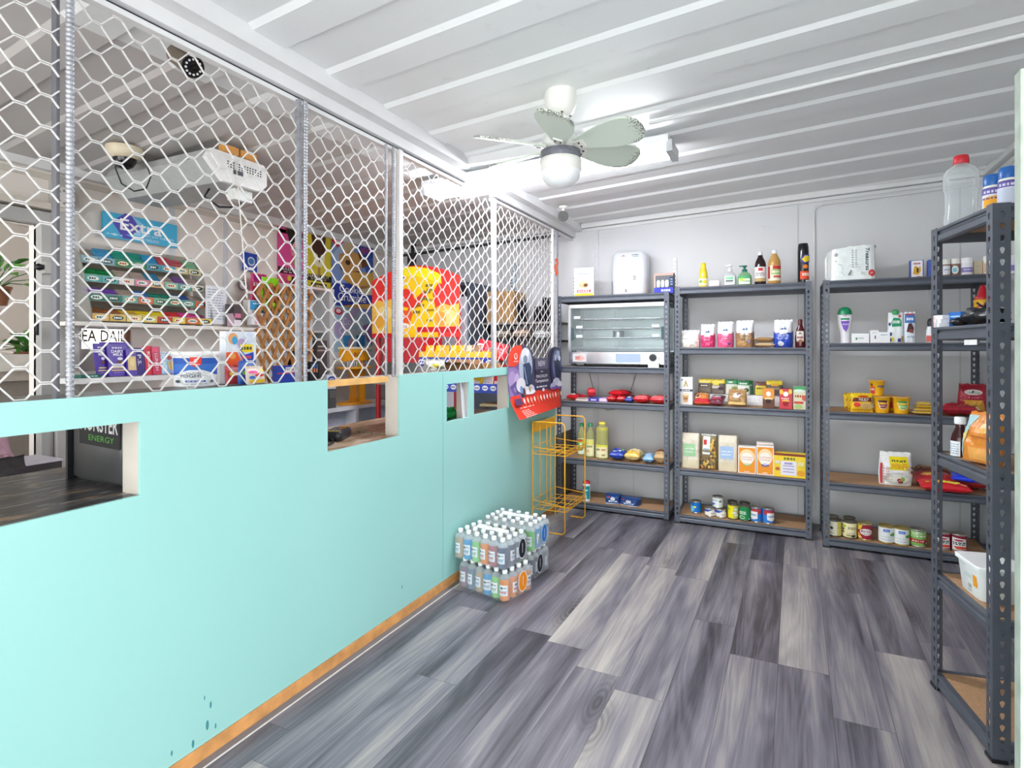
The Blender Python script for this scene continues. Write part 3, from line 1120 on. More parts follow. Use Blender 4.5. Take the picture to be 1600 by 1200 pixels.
def post_mesh(h, wa=.038, wb=.038):
    """Slotted angle post: corner edge at the origin, one flange along +x, the other along +y, keyhole slots punched through both."""
    mb = MB()
    n = int((h - .02) / HOLE_P)
    z0 = (h - n * HOLE_P) / 2

    def flange(w, P3):
        # P3(a, z, t): a across the flange, t through the sheet
        c = w * .54
        for t in (0, POST_T):
            vs, fs = [], []
            for k in range(n):
                zb = z0 + k * HOLE_P
                outer = [(0, zb), (c, zb), (w, zb), (w, zb + HOLE_P * .55), (w, zb + HOLE_P), (c, zb + HOLE_P), (0, zb + HOLE_P), (0, zb + HOLE_P * .55)]
                hz = zb + .010
                inner = [(c - .0035, hz), (c, hz - .002), (c + .0035, hz), (c + .0075, hz + .013), (c + .0055, hz + .0185), (c, hz + .0205), (c - .0055, hz + .0185), (c - .0075, hz + .013)]
                b = len(vs)
                vs += [P3(a, z, t) for a, z in outer] + [P3(a, z, t) for a, z in inner]
                fs += [(b + i, b + (i + 1) % 8, b + 8 + (i + 1) % 8, b + 8 + i) for i in range(8)]
            mb.add(vs, fs, M_GREYSTEEL)
            for a, b_ in ((0, z0), (z0 + n * HOLE_P, h)):
                mb.add([P3(0, a, t), P3(w, a, t), P3(w, b_, t), P3(0, b_, t)], [(0, 1, 2, 3)], M_GREYSTEEL)
        # slot walls and sheet edges
        vs, fs = [], []
        for k in range(n):
            hz = z0 + k * HOLE_P + .010
            inner = [(c - .0035, hz), (c, hz - .002), (c + .0035, hz), (c + .0075, hz + .013), (c + .0055, hz + .0185), (c, hz + .0205), (c - .0055, hz + .0185), (c - .0075, hz + .013)]
            b = len(vs)
            vs += [P3(a, z, 0) for a, z in inner] + [P3(a, z, POST_T) for a, z in inner]
            fs += [(b + i, b + (i + 1) % 8, b + 8 + (i + 1) % 8, b + 8 + i) for i in range(8)]
        mb.add(vs, fs, M_GREYSTEEL)
        mb.add([P3(w, 0, 0), P3(w, 0, POST_T), P3(w, h, POST_T), P3(w, h, 0), P3(0, h, 0), P3(0, h, POST_T)], [(0, 1, 2, 3), (2, 3, 4, 5)], M_GREYSTEEL)
    flange(wa, lambda a, z, t: (a, t, z))
    flange(wb, lambda a, z, t: (t, a, z))
    return mb


def beam_profile():
    return [(.020, 0), (.0, 0), (-.002, -.004), (-.002, -.010), (.005, -.014), (.006, -.019), (.000, -.026), (-.001, -.046), (.006, -.052), (.020, -.052)]


_posts = {}


def shelving(lab, W, D, H, levels, loc, rz=0.0, lean=0.0, wa=.038, post_name='post'):
    """Origin at the front corner on the floor; x along the front, y to the back."""
    t = thing('shelving_unit', lab, 'shelving', loc, (0, lean, rz), 'grey slotted steel shelving units with chipboard shelves')
    pm = post_mesh(H, wa)
    base = None
    for x, y, a in ((0, 0, 0), (W, 0, PI / 2), (W, D, PI), (0, D, -PI / 2)):
        # flange x runs along the first axis: rotate so that both flanges turn inwards
        if base is None:
            base = pm.build(post_name, t, (x, y, 0))
            o = base
        else:
            o = base.copy()
            COL.objects.link(o)
            o.location = (x, y, 0)
        o.rotation_euler = (0, 0, a)
        MB().box(-.003, -.003, -.0, .042, .042, .012, M_BLACK).build('foot_cap', t, (x, y, 0), (0, 0, a))
    pr = beam_profile()
    fm = MB().prism([(y, z) for y, z in pr], 'x', .004, W - .004, M_GREYSTEEL)
    sm = MB().prism([(y, z) for y, z in pr], 'x', .004, D - .004, M_GREYSTEEL)
    fb = sb = bd = None
    for z in levels:
        if fb is None:
            fb = fm.build('beam', t, (0, .003, z))
            sb = sm.build('beam', t, (W - .003, 0, z), (0, 0, PI / 2))
            bd = MB().box(.012, .012, -.016, W - .012, D - .012, -.002, M_BOARD).build('shelf_board', t, (0, 0, z))
            o1, o2 = fb, sb
        else:
            for src, loc_ in ((fb, (0, .003, z)), (sb, (W - .003, 0, z)), (bd, (0, 0, z))):
                c = src.copy()
                COL.objects.link(c)
                c.location = loc_
        c = fb.copy()
        COL.objects.link(c)
        c.location, c.rotation_euler = (W, D - .003, z), (0, 0, PI)
        c = sb.copy()
        COL.objects.link(c)
        c.location, c.rotation_euler = (.003, D, z), (0, 0, -PI / 2)
    return t


U1 = dict(x=-1.745, y=4.50, W=.925, D=.38, lv=(1.77, 1.185, .897, .420, .062))
U2 = dict(x=-.772, y=4.475, W=.93, D=.40, lv=(1.80, 1.342, .903, .418, .064))
U3 = dict(x=.222, y=4.365, W=.93, D=.42, lv=(1.79, 1.372, .912, .438, .064))
shelving('grey steel shelving unit holding the pie warmer, beside the yellow wire rack', U1['W'], U1['D'], U1['lv'][0] + .004, U1['lv'], (U1['x'], U1['y'], 0))
shelving('grey steel shelving unit with flour, custard powder and sugar, middle of the back wall', U2['W'], U2['D'], U2['lv'][0] + .004, U2['lv'], (U2['x'], U2['y'], 0))
shelving('grey steel shelving unit with nappy pack on top, in the far corner', U3['W'], U3['D'], U3['lv'][0] + .004, U3['lv'], (U3['x'], U3['y'], 0))
# the unit by the door stands end-on: its narrow end faces the shop
A4, B4 = Vector((.600, 2.335, 0)), Vector((.520, 2.775, 0))
a4 = (B4 - A4)
D4 = a4.length
RZ4 = math.atan2(a4.y, a4.x) - PI / 2
U4 = dict(W=.58, D=D4, lv=(1.805, 1.421, .933, .458, .064))
shelving('grey steel shelving unit standing end-on beside the open white door', U4['W'], U4['D'], U4['lv'][0] + .004, U4['lv'], tuple(A4), RZ4, R(.0), .050)
# small paper price tickets clipped to shelf edges
for u, v, Y in ((1021, 571, U1['y']), (1528.5, 535, None)):
    if Y:
        x, _, z = on_y(u, v, Y)
        o = MB().box(-.042, -.004, -.018, .042, -.001, .018, mat('#e8e8e6', .5)).build('price_ticket', None, (x, Y, z))
        tag(o, 'white paper price ticket on the shelf edge under the pie warmer', 'ticket')
    else:
        q = A4 + (B4 - A4) * .30
        o = MB().box(-.003, -.042, -.012, -.001, .042, .006, mat('#e8e8e6', .5)).build('price_ticket', None, (q.x, q.y, U4['lv'][1] - .058), (0, 0, RZ4))
        tag(o, 'white paper price ticket under the shelf of black bags by the door', 'ticket')

# ------------------------------------------------------------------ open white entrance door
hx, hy = XR + .03, 1.862
ex, ey = on_z(1587, 1200, 0)[0] * .0 + .530, 1.860
t = thing('entrance_door', 'white entrance door leaf standing open beside the shelving, edge towards the room', 'door', (hx - .04, hy, 0), math.atan2(ey - hy, ex - hx))
L = math.hypot(ex - hx, ey - hy) - .042
MB().box(0, -.02, .01, L, .02, 2.04, mat('#d3dad4', .4, 0, .04)).build('leaf', t)
MB().box(L - .001, -.0205, .01, L + .004, .0205, 2.04, mat('#b4c0b2', .5, 0, .15, 18)).build('edge_strip', t)
for s in (-1, 1):
    mb = MB().cyl((L - .06, s * .02, 1.24), (L - .06, s * .065, 1.24), .008, M_CHROME, 10)
    mb.tube([(L - .06, s * .065, 1.24), (L - .10, s * .07, 1.243), (L - .17, s * .066, 1.24)], .008, M_CHROME, 8)
    mb.build('handle', t)
# ------------------------------------------------------------------ packaged goods: builders
G_CANS = 'tins of food on the bottom shelves'
M_LID = mat('#b9b6ae', .3, .85, .08)
M_LIDD = mat('#6d665c', .35, .6, .15)


def span(u0, u1, Y):
    a, b = on_y(u0, 600, Y)[0], on_y(u1, 600, Y)[0]
    return (a + b) / 2, b - a


def zat(u, v, Y):
    return on_y(u, v, Y)[2]


def can(lab, x, y, z, r, h, shapes, back='#e8e8e6', lid=None, group=G_CANS, rz=0.0, ang=1.45):
    t = thing('food_tin', lab, 'tin', (x, y, z), rz, group)
    lm = lid or M_LID
    MB().lathe([(r * .96, 0), (r, .003), (r, .006), (r * .975, .008), (r * .975, h - .008), (r, h - .006), (r, h - .002), (r * .95, h), (r * .94, h - .004), (.0005, h - .004)], lm, 24).build('tin_body', t)
    mb = MB().lathe([(r * .985, .010), (r * .985, h - .010)], ink(back), 24)
    art(mb, shapes, wrap(r * .986, h / 2, h / 2 - .011, ang), .0004, True)
    mb.build('label', t)
    return t


def bag_surface(w, h, d, kind, seed=0.0, wr=.10):
    """Front surface of a soft packet as a function of face units."""
    def prof(x, z):
        ax = abs(x)
        if kind == 'pillow':
            return (max(0, 1 - ax ** 3.2)) ** .55 * (max(0, 1 - abs(z) ** 3.6)) ** .6
        if kind == 'block':      # paper bag of flour: boxy with a folded top
            s = (z + 1) / 2
            top = 1 if s < .82 else max(.25, 1 - ((s - .82) / .18) ** 1.4 * .75)
            return (max(0, 1 - ax ** 9)) ** .35 * top
        s = (z + 1) / 2            # 'pouch': full at the foot, pinched flat along the top seam
        v = (.80 + .25 * math.sin(min(1, s * 1.6) * PI)) if s < .55 else 1.0 - ((s - .55) / .45) ** 1.5 * .94
        return (max(0, 1 - ax ** 3.5)) ** .5 * max(.04, v)

    def out(x, z):
        if kind == 'pillow':
            return w / 2 * x * (1 - .05 * (1 - abs(z) ** 2)), h / 2 * z
        if kind == 'block':
            return w / 2 * x * (1.0 if z < .6 else 1 - .06 * (z - .6) / .4), h / 2 * (z + 1)
        return w / 2 * x * (1 + .05 * math.sin((z + 1) * 2.2)), h / 2 * (z + 1)

    def f(x, z, side=-1, o=0.0):
        X, Z = out(x, z)
        n = noise.noise(Vector((x * 2.1 + seed, z * 2.3 + seed * 1.7, seed + side))) + .5 * noise.noise(Vector((x * 6 + seed, z * 5, seed * 2 + side)))
        p = prof(x, z)
        y = side * (d / 2 * p * (1 + wr * 2 * n) + .0006)
        return (X + wr * .10 * w * noise.noise(Vector((z * 3, seed, side))) * (1 - abs(x)) , y + side * o, Z + wr * .06 * h * noise.noise(Vector((x * 3 + 9, seed, 0))) * (1 if kind != 'pillow' else .6) * max(0, (z if kind != 'pillow' else 1)))
    return f


def kids_new(t):
    bpy.context.view_layer.update()
    return t.children


def soft(name, lab, cat, w, h, d, color, shapes, loc, rot=(0, 0, 0), kind='pouch', group=None, rough=.35, wr=.10, zones=None, seed=None, crimp=None, material=None, rest='loc'):
    """Soft packet. zones(x, z) may give another colour for parts of the film."""
    seed = RNG.random() * 40 if seed is None else seed
    rest = loc[2] if rest == 'loc' else rest
    t = thing(name, lab, cat, loc, rot, group)
    f = bag_surface(w, h, d, kind, seed, wr)
    nx, nz = 16, 18
    mb = MB()
    mm = lambda c: material if (material and c == color) else mat(c, rough, 0, .05, 60)
    for side in (-1, 1):
        P_ = [[f(-1 + 2 * i / nx, -1 + 2 * j / nz, side) for i in range(nx + 1)] for j in range(nz + 1)]
        for j in range(nz):
            for i in range(nx):
                c = color
                if zones:
                    c = zones(-1 + (2 * i + 1) / nx, -1 + (2 * j + 1) / nz) or color
                q = [P_[j][i], P_[j][i + 1], P_[j + 1][i + 1], P_[j + 1][i]]
                mb.add(q if side < 0 else q[::-1], [(0, 1, 2, 3)], mm(c), True)
    # weld by hand is not needed: close the rim with a thin band
    rim = [(-1 + 2 * i / nx, -1) for i in range(nx)] + [(1, -1 + 2 * j / nz) for j in range(nz)] + [(1 - 2 * i / nx, 1) for i in range(nx)] + [(-1, 1 - 2 * j / nz) for j in range(nz)]
    vs = [f(x, z, -1) for x, z in rim] + [f(x, z, 1) for x, z in rim]
    n = len(rim)
    mb.add(vs, [(i, (i + 1) % n, n + (i + 1) % n, n + i) for i in range(n)], mm(color), True)
    mb.build('packet', t)
    if kind == 'pillow':
        for s in (-1, 1):
            c = MB()
            vs = []
            m_ = 12
            for i in range(m_ + 1):
                x = w / 2 * (-1 + 2 * i / m_)
                vs += [(x, .0016 * (-1) ** i, s * h / 2 * .97), (x * 1.01, .0016 * (-1) ** (i + 1), s * (h / 2 + .010))]
            c.add(vs, [(2 * i, 2 * i + 2, 2 * i + 3, 2 * i + 1) for i in range(m_)], mat(crimp or color, rough, 0, .05, 60))
            c.build('end_seal', t)
    elif kind == 'pouch':
        c = MB()
        m_ = 12
        vs = []
        for i in range(m_ + 1):
            x, y, z = f(-1 + 2 * i / m_, 1, -1)
            vs += [(x, .002 * math.sin(i * 1.3), z - .004), (x, .003 * math.sin(i * 1.3 + 1), z + .010 + .003 * math.sin(i * 2 + seed))]
        c.add(vs, [(2 * i, 2 * i + 2, 2 * i + 3, 2 * i + 1) for i in range(m_)], mat(crimp or (zones(0, .98) if zones and zones(0, .98) else color), rough, 0, .05, 60))
        c.build('top_seal', t)
    if shapes:
        art(MB(), shapes, lambda x, z, o: f(x, z, -1, o + .0008), .0005, True).build('label', t)
    if rest is not None:      # set the packet down so that its lowest point touches the surface
        rm = t.rotation_euler.to_matrix()
        low = min((rm @ v.co).z for c in kids_new(t) if c.type == 'MESH' for v in c.data.vertices)
        t.location.z = rest - low + .0012
    return t


LIE = -PI / 2


def lying(name, lab, cat, w, l, d, color, shapes, x, y, z, rz=0.0, tilt=0.0, **kw):
    """Pillow packet lying flat: width across x, length back into the shelf, print upwards."""
    m = Matrix.Rotation(rz, 4, 'Z') @ Matrix.Rotation(LIE + tilt, 4, 'X')
    kw.setdefault('kind', 'pillow')
    return soft(name, lab, cat, w, l, d, color, shapes, (x, y, z + d / 2 + abs(math.sin(tilt)) * l / 2 * .96), tuple(m.to_euler()), rest=z, **kw)


def carton(name, lab, cat, w, h, d, color, shapes, loc, rz=0.0, group=None, side=None, top=None, rough=.45, rx=0.0):
    t = thing(name, lab, cat, loc, (rx, 0, rz), group)
    mb = MB().box(-w / 2, -d / 2, 0, w / 2, d / 2, h, mat(color, rough, 0, .03))
    if side:
        for s in (-1, 1):
            mb.box(s * (w / 2 + .0002) - .0002, -d / 2 + .002, .002, s * (w / 2 + .0002) + .0002, d / 2 - .002, h - .002, mat(side, rough, 0, .03))
    if top:
        mb.box(-w / 2 + .001, -d / 2 + .001, h, w / 2 - .001, d / 2 - .001, h + .0006, mat(top, rough, 0, .03))
    mb.build('box', t)
    if shapes:
        label(shapes, flat(w / 2, -d / 2 - .0004, h / 2, h / 2), t)
    return t


def bottle(name, lab, cat, prof, color, shapes, loc, cap=None, cap_prof=None, lab_r=None, lab_z=None, lab_h=None, rz=0, group=None, sy=1.0, trans=None, liquid=None, ang=1.25, cap_seg=18, rough=.15, lab_back=None):
    t = thing(name, lab, cat, loc, rz, group)
    MB().lathe(prof, trans or mat(color, rough, 0, .05), 24, sy=sy).build('bottle_body', t)
    if liquid:
        lp, lc = liquid
        MB().lathe(lp, mat(lc, .1, 0, .05), 20, sy=sy).build('contents', t)
    if cap_prof:
        MB().lathe(cap_prof, mat(cap, .35, 0, .05), cap_seg).build('cap', t)
    if shapes:
        mb = MB()
        sf = lambda x, z, o: ((lab_r + o) * math.sin(x * ang), -sy * (lab_r + o) * math.cos(x * ang), lab_z + z * lab_h)
        art(mb, ([('r', -1, -1, 1, 1, lab_back)] if lab_back else []) + shapes, sf, .0006, True)
        mb.build('label', t)
    return t

# ================================================================== first unit (by the wire rack)
Y1, Z1 = U1['y'], U1['lv']
# pie warmer
x, w = span(889, 1040, Y1 + .02)
wz = Z1[1] + .002
hW = zat(960, 472, Y1 + .02) - wz - .01


def pie_warmer():
    t = thing('pie_warmer', 'empty stainless steel and glass pie warmer with four wire racks', 'food warmer', (x, Y1 + .03, wz))
    h, d, hw = hW, .33, w / 2
    for sx in (-1, 1):
        for sy in (.03, d - .03):
            MB().cyl((sx * (hw - .04), sy, 0), (sx * (hw - .04), sy, .022), .012, M_BLACK, 10).build('foot', t)
    mb = MB().box(-hw, 0, .022, hw, d, .104, M_CHROME)
    mb.box(-hw, .0, .104, hw, .018, .118, M_CHROME)
    mb.build('base_panel', t)
    MB().box(-hw, -.004, h - .030, hw, d, h, M_CHROME).build('top_panel', t)
    for sx in (-1, 1):
        MB().box(sx * hw - .011, 0, .118, sx * hw + .011, .024, h - .03, M_STEEL).build('corner_frame', t)
        MB().box(sx * hw - .008, d - .02, .118, sx * hw + .008, d, h - .03, M_STEEL).build('corner_frame', t)
        MB().box(sx * hw - .003, .02, .13, sx * hw + .003, d - .02, h - .03, clear('#dfe8e8', .12, .05)).build('side_glass', t)
    MB().box(-hw + .01, d - .006, .12, hw - .01, d - .002, h - .03, mat('#b9c2c2', .35, .5, .05)).build('back_panel', t)
    for a, b, y in ((-hw + .012, .012, .008), (-.012, hw - .012, .014)):
        g = MB().box(a, y, .122, b, y + .004, h - .032, clear('#f4f8f8', .03, .03)).build('sliding_glass_door', t)
        xh = a + .014 if a < -.1 else b - .014
        MB().box(xh - .010, y - .012, .22, xh + .010, y, .32, mat('#2e4a50', .4)).build('door_handle', g)
    lv = (.150, .235, .312, .392)
    for k, z in enumerate(lv):
        mb = MB()
        for q in range(5):
            y = .04 + q * .062
            mb.cyl((-hw + .012, y, z), (hw - .012, y, z), .0022 if q else .0038, M_CHROME, 6)
        for q in range(34):
            xx = -hw + .02 + q * (2 * hw - .04) / 33
            mb.cyl((xx, .035, z + .003), (xx, d - .025, z + .003), .0012, M_CHROME, 4)
        mb.build('wire_rack', t)
        for s, xx in ((0, -hw + .08 - .02 * (k == 3)), (1, hw - .085)):
            if k == 0 or (k == 3 and s):
                continue
            MB().box(xx - .028, .022, z + .004, xx + .028, .024, z + .026, mat('#f2f2f2', .5)).build('price_card', t)
    MB().lathe([(.045, .0), (.048, .055), (.045, .056), (.043, .004), (.0005, .004)], M_STEEL, 24).build('steel_dish', t, (-.02, .16, lv[1] + .004))
    kx = hw - .10
    mb = MB().cyl((kx, -.001, .075), (kx, -.006, .075), .030, mat('#55595e', .4), 24).cyl((kx, -.006, .075), (kx, -.026, .075), .021, M_BLACK, 20)
    mb.box(kx - .003, -.029, .057, kx + .003, -.024, .093, mat('#2b2d30', .4))
    mb.build('thermostat_knob', t)
    MB().cyl((kx + .047, -.001, .070), (kx + .047, -.005, .070), .005, mat('#c23a3a', .3), 10).build('pilot_lamp', t)
    label([('r', -1, -1, 1, 1, '#9fb0c4')], lambda a, b, o: (.10 + a * .10, -.0005 - o, .07 + b * .034), t, name='rating_plate')
    label([('r', -1, -1, 1, 1, '#c9c6c8'), ('p', [(-.7, -.5), (.1, .8), (.8, -.2), (.2, -.8)], '#d9a49c'), ('g', -.3, 0, .3, .4, '#b46a66')], lambda a, b, o: (-hw + .09 + a * .06, -.0005 - o, .07 + b * .034), t, name='sticker')


pie_warmer()

# top of the first unit
xc, w = span(898, 927, Y1 + .09)
h = zat(912, 419, Y1 + .09) - Z1[0]
t = thing('advert_stand', 'white pie advert with red and yellow bands in a small upright frame', 'sign', (xc, Y1 + .09, Z1[0]), 0)
MB().box(-w / 2 - .005, .0, 0, w / 2 + .005, .012, h + .003, mat('#eef0f0', .3)).build('frame', t)
MB().box(-w / 2, .012, 0, w / 2, .07, .006, mat('#e6e8e8', .3)).build('foot', t)
label([('r', -1, -1, 1, 1, '#f7f8f8'), ('r', -.85, .84, .85, .88, '#c9ccd0'), ('g', 0, .60, .7, .06, '#b9bec4'), ('r', -1, -1, 1, -.78, '#f2c93c'), ('e', 0, -.86, 1.0, .10, '#f2c93c'), ('r', -.75, -.70, .75, -.52, '#c94f5c'), ('g', 0, -.61, .6, .055, '#f6e6e2'),
       ('e', -.02, -.14, .52, .25, '#d8c08a'), ('e', -.02, -.05, .50, .12, '#e8d7a8'), ('e', .20, -.2, .24, .13, '#8a5a38'), ('e', .2, -.19, .15, .07, '#5e3a26')], flat(w / 2, -.0005, h / 2, h / 2), t, name='print')

xc, w = span(954, 1010, Y1 + .2)
zt = zat(980, 394, Y1 + .2)
t = thing('water_heater', 'white rounded gas water heater with three dark slots on the top shelf', 'water heater', (xc, Y1 + .2, Z1[0]))
MB().rbox(-w / 2, 0, .0, w / 2, .17, zt - Z1[0], .05, mat('#d9dce3', .3, 0, .02), 5).build('casing', t)
h = zt - Z1[0]
label([('p', [(-.5, .80), (-.34, .88), (-.2, .80), (-.34, .83)], '#c9474c'), ('g', .50, .86, .24, .022, '#6a7078'), ('g', .52, .79, .20, .016, '#8a9098'), ('r', -.20, -.80, -.12, -.68, '#3a3d44'), ('g', -.16, -.74, .02, .03, '#e8e8e8')] +
      [('r', .34, -.26 + k * .07, .54, -.235 + k * .07, '#3a3d44') for k in range(3)], flat(w / 2 - .03, -.0006, h / 2, h / 2), t, name='print')
MB().box(-w / 2 + .004, -.002, .02, -w / 2 + .012, .02, h * .35, mat('#8d939c', .4)).build('side_vent', t)

xc, w = span(1022, 1052, Y1 + .08)
h = zat(1036, 427, Y1 + .08) - Z1[0]
t = thing('light_bulb_box', 'blue and white box with window showing three white bulbs', 'box', (xc, Y1 + .08, Z1[0]))
MB().box(-w / 2, .0, 0, w / 2, .09, h, mat('#5a5e66', .5)).build('box', t)
label([('r', -1, -1, 1, -.42, '#3d45c4'), ('g', .25, -.7, .5, .10, '#e8eaf6'), ('r', -1, .78, 1, 1, '#dba79a'), ('r', .62, -.40, 1, .6, '#2d3038'), ('r', -1, -.42, -.85, .8, '#d8b3a6')] + [('r', .7, -.2 + .25 * k, .95, -.05 + .25 * k, '#7c9be0') for k in range(3)], flat(w / 2, -.0006, h / 2, h / 2), t)
for k in range(3):
    MB().lathe([(.0005, 0), (.013, .0), (.014, .02), (.014, .045), (.010, .056), (.0005, .058)][::1], mat('#f4f6f8', .3), 14, sy=.6).build('bulb', t, (-w / 2 + .035 + k * .033, -.003, h * .3))

# shelf of small packets
Z, Y = Z1[2], Y1
RED = '#c8202c'


def packs(u0, u1, v0, Yo, lab, color, shapes=None, l=.11, z=Z, name='snack_packet', cat='packet', d=None, rz=0, tilt=0.0, **kw):
    xc, w = span(u0, u1, Y + Yo)
    d = d or max(.02, zat((u0 + u1) / 2, v0, Y + Yo) - z)
    return lying(name, lab, cat, w, l, d, color, shapes, xc, Y + Yo + l / 2 - .02, z, rz, tilt, **kw)


GP = 'small packets on the third shelf of the pie warmer unit'
packs(888, 906, 611, .06, 'red and brown chocolate packet lying slanted at the post end of the shelf', RED, [('r', -1, -.2, 1, .3, '#7a3038'), ('e', .1, -.5, .5, .2, '#f3e2dc')], .15, d=.045, rz=-.5, group=GP)
xc, w = span(900, 920, Y + .05)
carton('snack_box', 'long thin grey and white bar box on the shelf under the pie warmer', 'box', w + .01, .022, .10, '#b7aaa8', [('r', -1, -1, 1, -.2, '#ece3de'), ('r', -.6, .1, .6, .6, '#8d6a66')], (xc, Y + .11, Z), -.1, GP, top='#9a8e8c')
xc, w = span(917, 930, Y + .13)
lying('snack_packet', 'round red wrapped roll standing up behind the blue bar', 'packet', w, .06, w * .95, RED, [('e', 0, 0, .5, .3, '#e2504c')], xc, Y + .14, Z + .025, .4, group=GP)
MB_ = None
xc, w = span(919, 936, Y + .05)
carton('chocolate_slab', 'dark blue chocolate slab lying flat on the shelf under the pie warmer', 'chocolate', w, .024, .14, '#3a349c', [('g', 0, 0, .5, .5, '#cfcdf0')], (xc, Y + .12, Z), 0, GP, top='#4a55b8')
xc, w = span(936, 949, Y + .05)
carton('chocolate_slab', 'pale lilac chocolate slab beside the dark blue slab', 'chocolate', w, .028, .14, '#cdb3dc', [('r', -.8, -.4, .8, .3, '#e9d9ee')], (xc, Y + .12, Z), 0, GP, top='#b9a6cc')
packs(948, 963, 615, .06, 'small glossy red packet right beside the pale lilac slab', RED, [('e', 0, -.3, .4, .3, '#e8635a')], .10, d=.040, group=GP, wr=.2)
packs(962, 976, 615, .06, 'small glossy red packet between another red one and the blue one', '#cf2a2c', [('e', -.1, -.4, .4, .3, '#f0786c')], .10, d=.042, rz=.2, group=GP, wr=.2)
packs(953, 979, 604, .09, 'red packet with dark brown end lying on top of other red packets', RED, [('r', -1, .3, 1, 1, '#4a2226'), ('e', 0, -.3, .6, .25, '#e04038')], .16, z=Z + .042, d=.045, rz=-.35, group=GP)
packs(976, 989, 616, .05, 'small blue foil packet between red packets', '#2a4aa8', [('e', 0, -.4, .5, .2, '#dfe6f4')], .10, d=.036, group=GP, wr=.2)
packs(980, 990, 612, .15, 'dark maroon packet lying behind the small blue packet', '#5a2a30', [('r', -1, .1, 1, .5, '#8a4a4a')], .10, d=.05, group=GP)
for u0, u1, lab in ((989, 1014, 'glossy red biscuit packet, second from the end post'), (1015, 1041, 'glossy red biscuit packet against the end post')):
    packs(u0, u1, 615, .05, lab, '#cc2230', [('r', -.8, -.9, .8, -.6, '#e87070'), ('e', 0, .3, .6, .2, '#5a1c20'), ('g', 0, -.2, .6, .12, '#f4d8d0')], .17, d=.058, group=GP, wr=.06)

# oil and bags
Z = Z1[3]
cy = clear('#d8d9a0', .34, .08)
for u0, u1, vt, yo, capc, lab, shp in ((903, 915, 661, .16, '#1f8a58', 'slim oil bottle with green and white label, partly behind the yellow wire rack', [('r', -1, -1, 1, 1, '#e6ecd6'), ('r', -1, .0, 1, .95, '#8fc65a'), ('e', 0, -.2, .6, .38, '#2f9a60'), ('e', .1, .1, .25, .3, '#e8f0e0'), ('e', 0, .75, .5, .16, '#d9503c')]),
                                        (916, 929, 661, .10, '#1f8a58', 'slim oil bottle with yellow label and green cap', [('r', -1, -1, 1, 1, '#f0edbc'), ('r', -1, .35, 1, .95, '#e9e07a'), ('g', .1, .15, .5, .12, '#7a8a3a'), ('e', -.2, -.4, .3, .2, '#e9bf8a')])):
    xc, w = span(u0, u1, Y + yo)
    h = zat((u0 + u1) / 2, vt, Y + yo) - Z
    r = w / 2
    bottle('oil_bottle', lab, 'bottle', [(r * .9, 0), (r, .006), (r, h * .62), (r * .92, h * .70), (r * .45, h * .84), (r * .40, h * .93)], '', shp, (xc, Y + yo, Z), capc, [(r * .52, h * .90), (r * .52, h), (r * .3, h + .001)], r * 1.005, h * .30, h * .24, 0, 'bottles of cooking oil', 1, cy, ([(r * .85, .004), (r * .93, .01), (r * .93, h * .58)], '#bdbd84'))
xc, w = span(931, 951, Y + .09)
h = zat(941, 659, Y + .09) - Z
r = w / 2
ribs = []
for k in range(7):
    zz = h * (.42 + .055 * k)
    ribs += [(r, zz), (r * .94, zz + h * .027)]
bottle('oil_bottle', 'large ribbed bottle of golden cooking oil with yellow cap', 'bottle', [(r * .92, 0), (r, .008), (r, h * .40)] + ribs + [(r * .9, h * .82), (r * .5, h * .91), (r * .42, h * .94)], '', [('r', -1, -1, 1, 1, '#efe8b4'), ('r', -1, .65, 1, 1, '#e3dc52'), ('g', -.4, .25, .3, .14, '#5c6a3c'), ('g', .35, .25, .25, .14, '#b8503c'), ('g', .35, -.6, .2, .14, '#8a6a3c'), ('e', -.3, -.3, .4, .15, '#f6f2d8')], (xc, Y + .09, Z), '#e8d24a', [(r * .52, h * .93), (r * .52, h * .985), (r * .3, h)], r * 1.01, h * .22, h * .17, 0, 'bottles of cooking oil', .8, cy, ([(r * .88, .006), (r * .95, .012), (r * .93, h * .85)], '#c3ba4c'), ang=1.15)

GB = 'soft packets on the fourth shelf of the pie warmer unit'


def heap(u0, u1, v0, yo, lab, color, shapes, l, rz=0.0, tilt=0.0, z=None, d=None, **kw):
    xc, w = span(u0, u1, Y + yo)
    z = Z if z is None else z
    d = d or max(.03, (zat((u0 + u1) / 2, v0, Y + yo + l * .3) - z) * .75)
    return lying('food_packet', lab, 'packet', w, l, d, color, shapes, xc, Y + yo + l / 2 - .03, z, rz, tilt, group=GB, **kw)


heap(952, 975, 700, .06, 'shiny blue packet with small green mark next to the big oil bottle', '#2446b0', [('r', -.9, .25, .4, .8, '#6a70d0'), ('e', .6, .2, .18, .2, '#7ac05a'), ('r', -.6, -.5, .5, -.2, '#e8ecf8'), ('e', -.3, .5, .3, .14, '#b07098')], .16, .05, d=.065, wr=.22)
heap(977, 1001, 702, .06, 'cream and yellow pasta packet lying in front, beside the shiny blue one', '#ecd28a', [('e', .1, .1, .7, .5, '#f2dfa8'), ('r', -1, -1, 1, -.6, '#e5b13c'), ('e', .3, .4, .4, .3, '#f6ecc8')], .17, -.05, d=.075, wr=.18)
heap(1003, 1020, 706, .05, 'pale blue packet leaning over the cream pasta packet', '#7fb2e4', [('r', -.4, -1, .6, 1, '#a9cdf0'), ('e', 0, .6, .5, .2, '#c58f6a')], .18, .12, d=.055, wr=.2)
heap(1021, 1040, 700, .07, 'brown and maroon striped packet against the end post', '#c9a878', [('r', -1, -.1, 1, .5, '#6e2c30'), ('r', -1, .6, 1, .8, '#e6dccc'), ('e', -.5, .9, .3, .12, '#8fc24a')], .17, .1, d=.085, wr=.18)

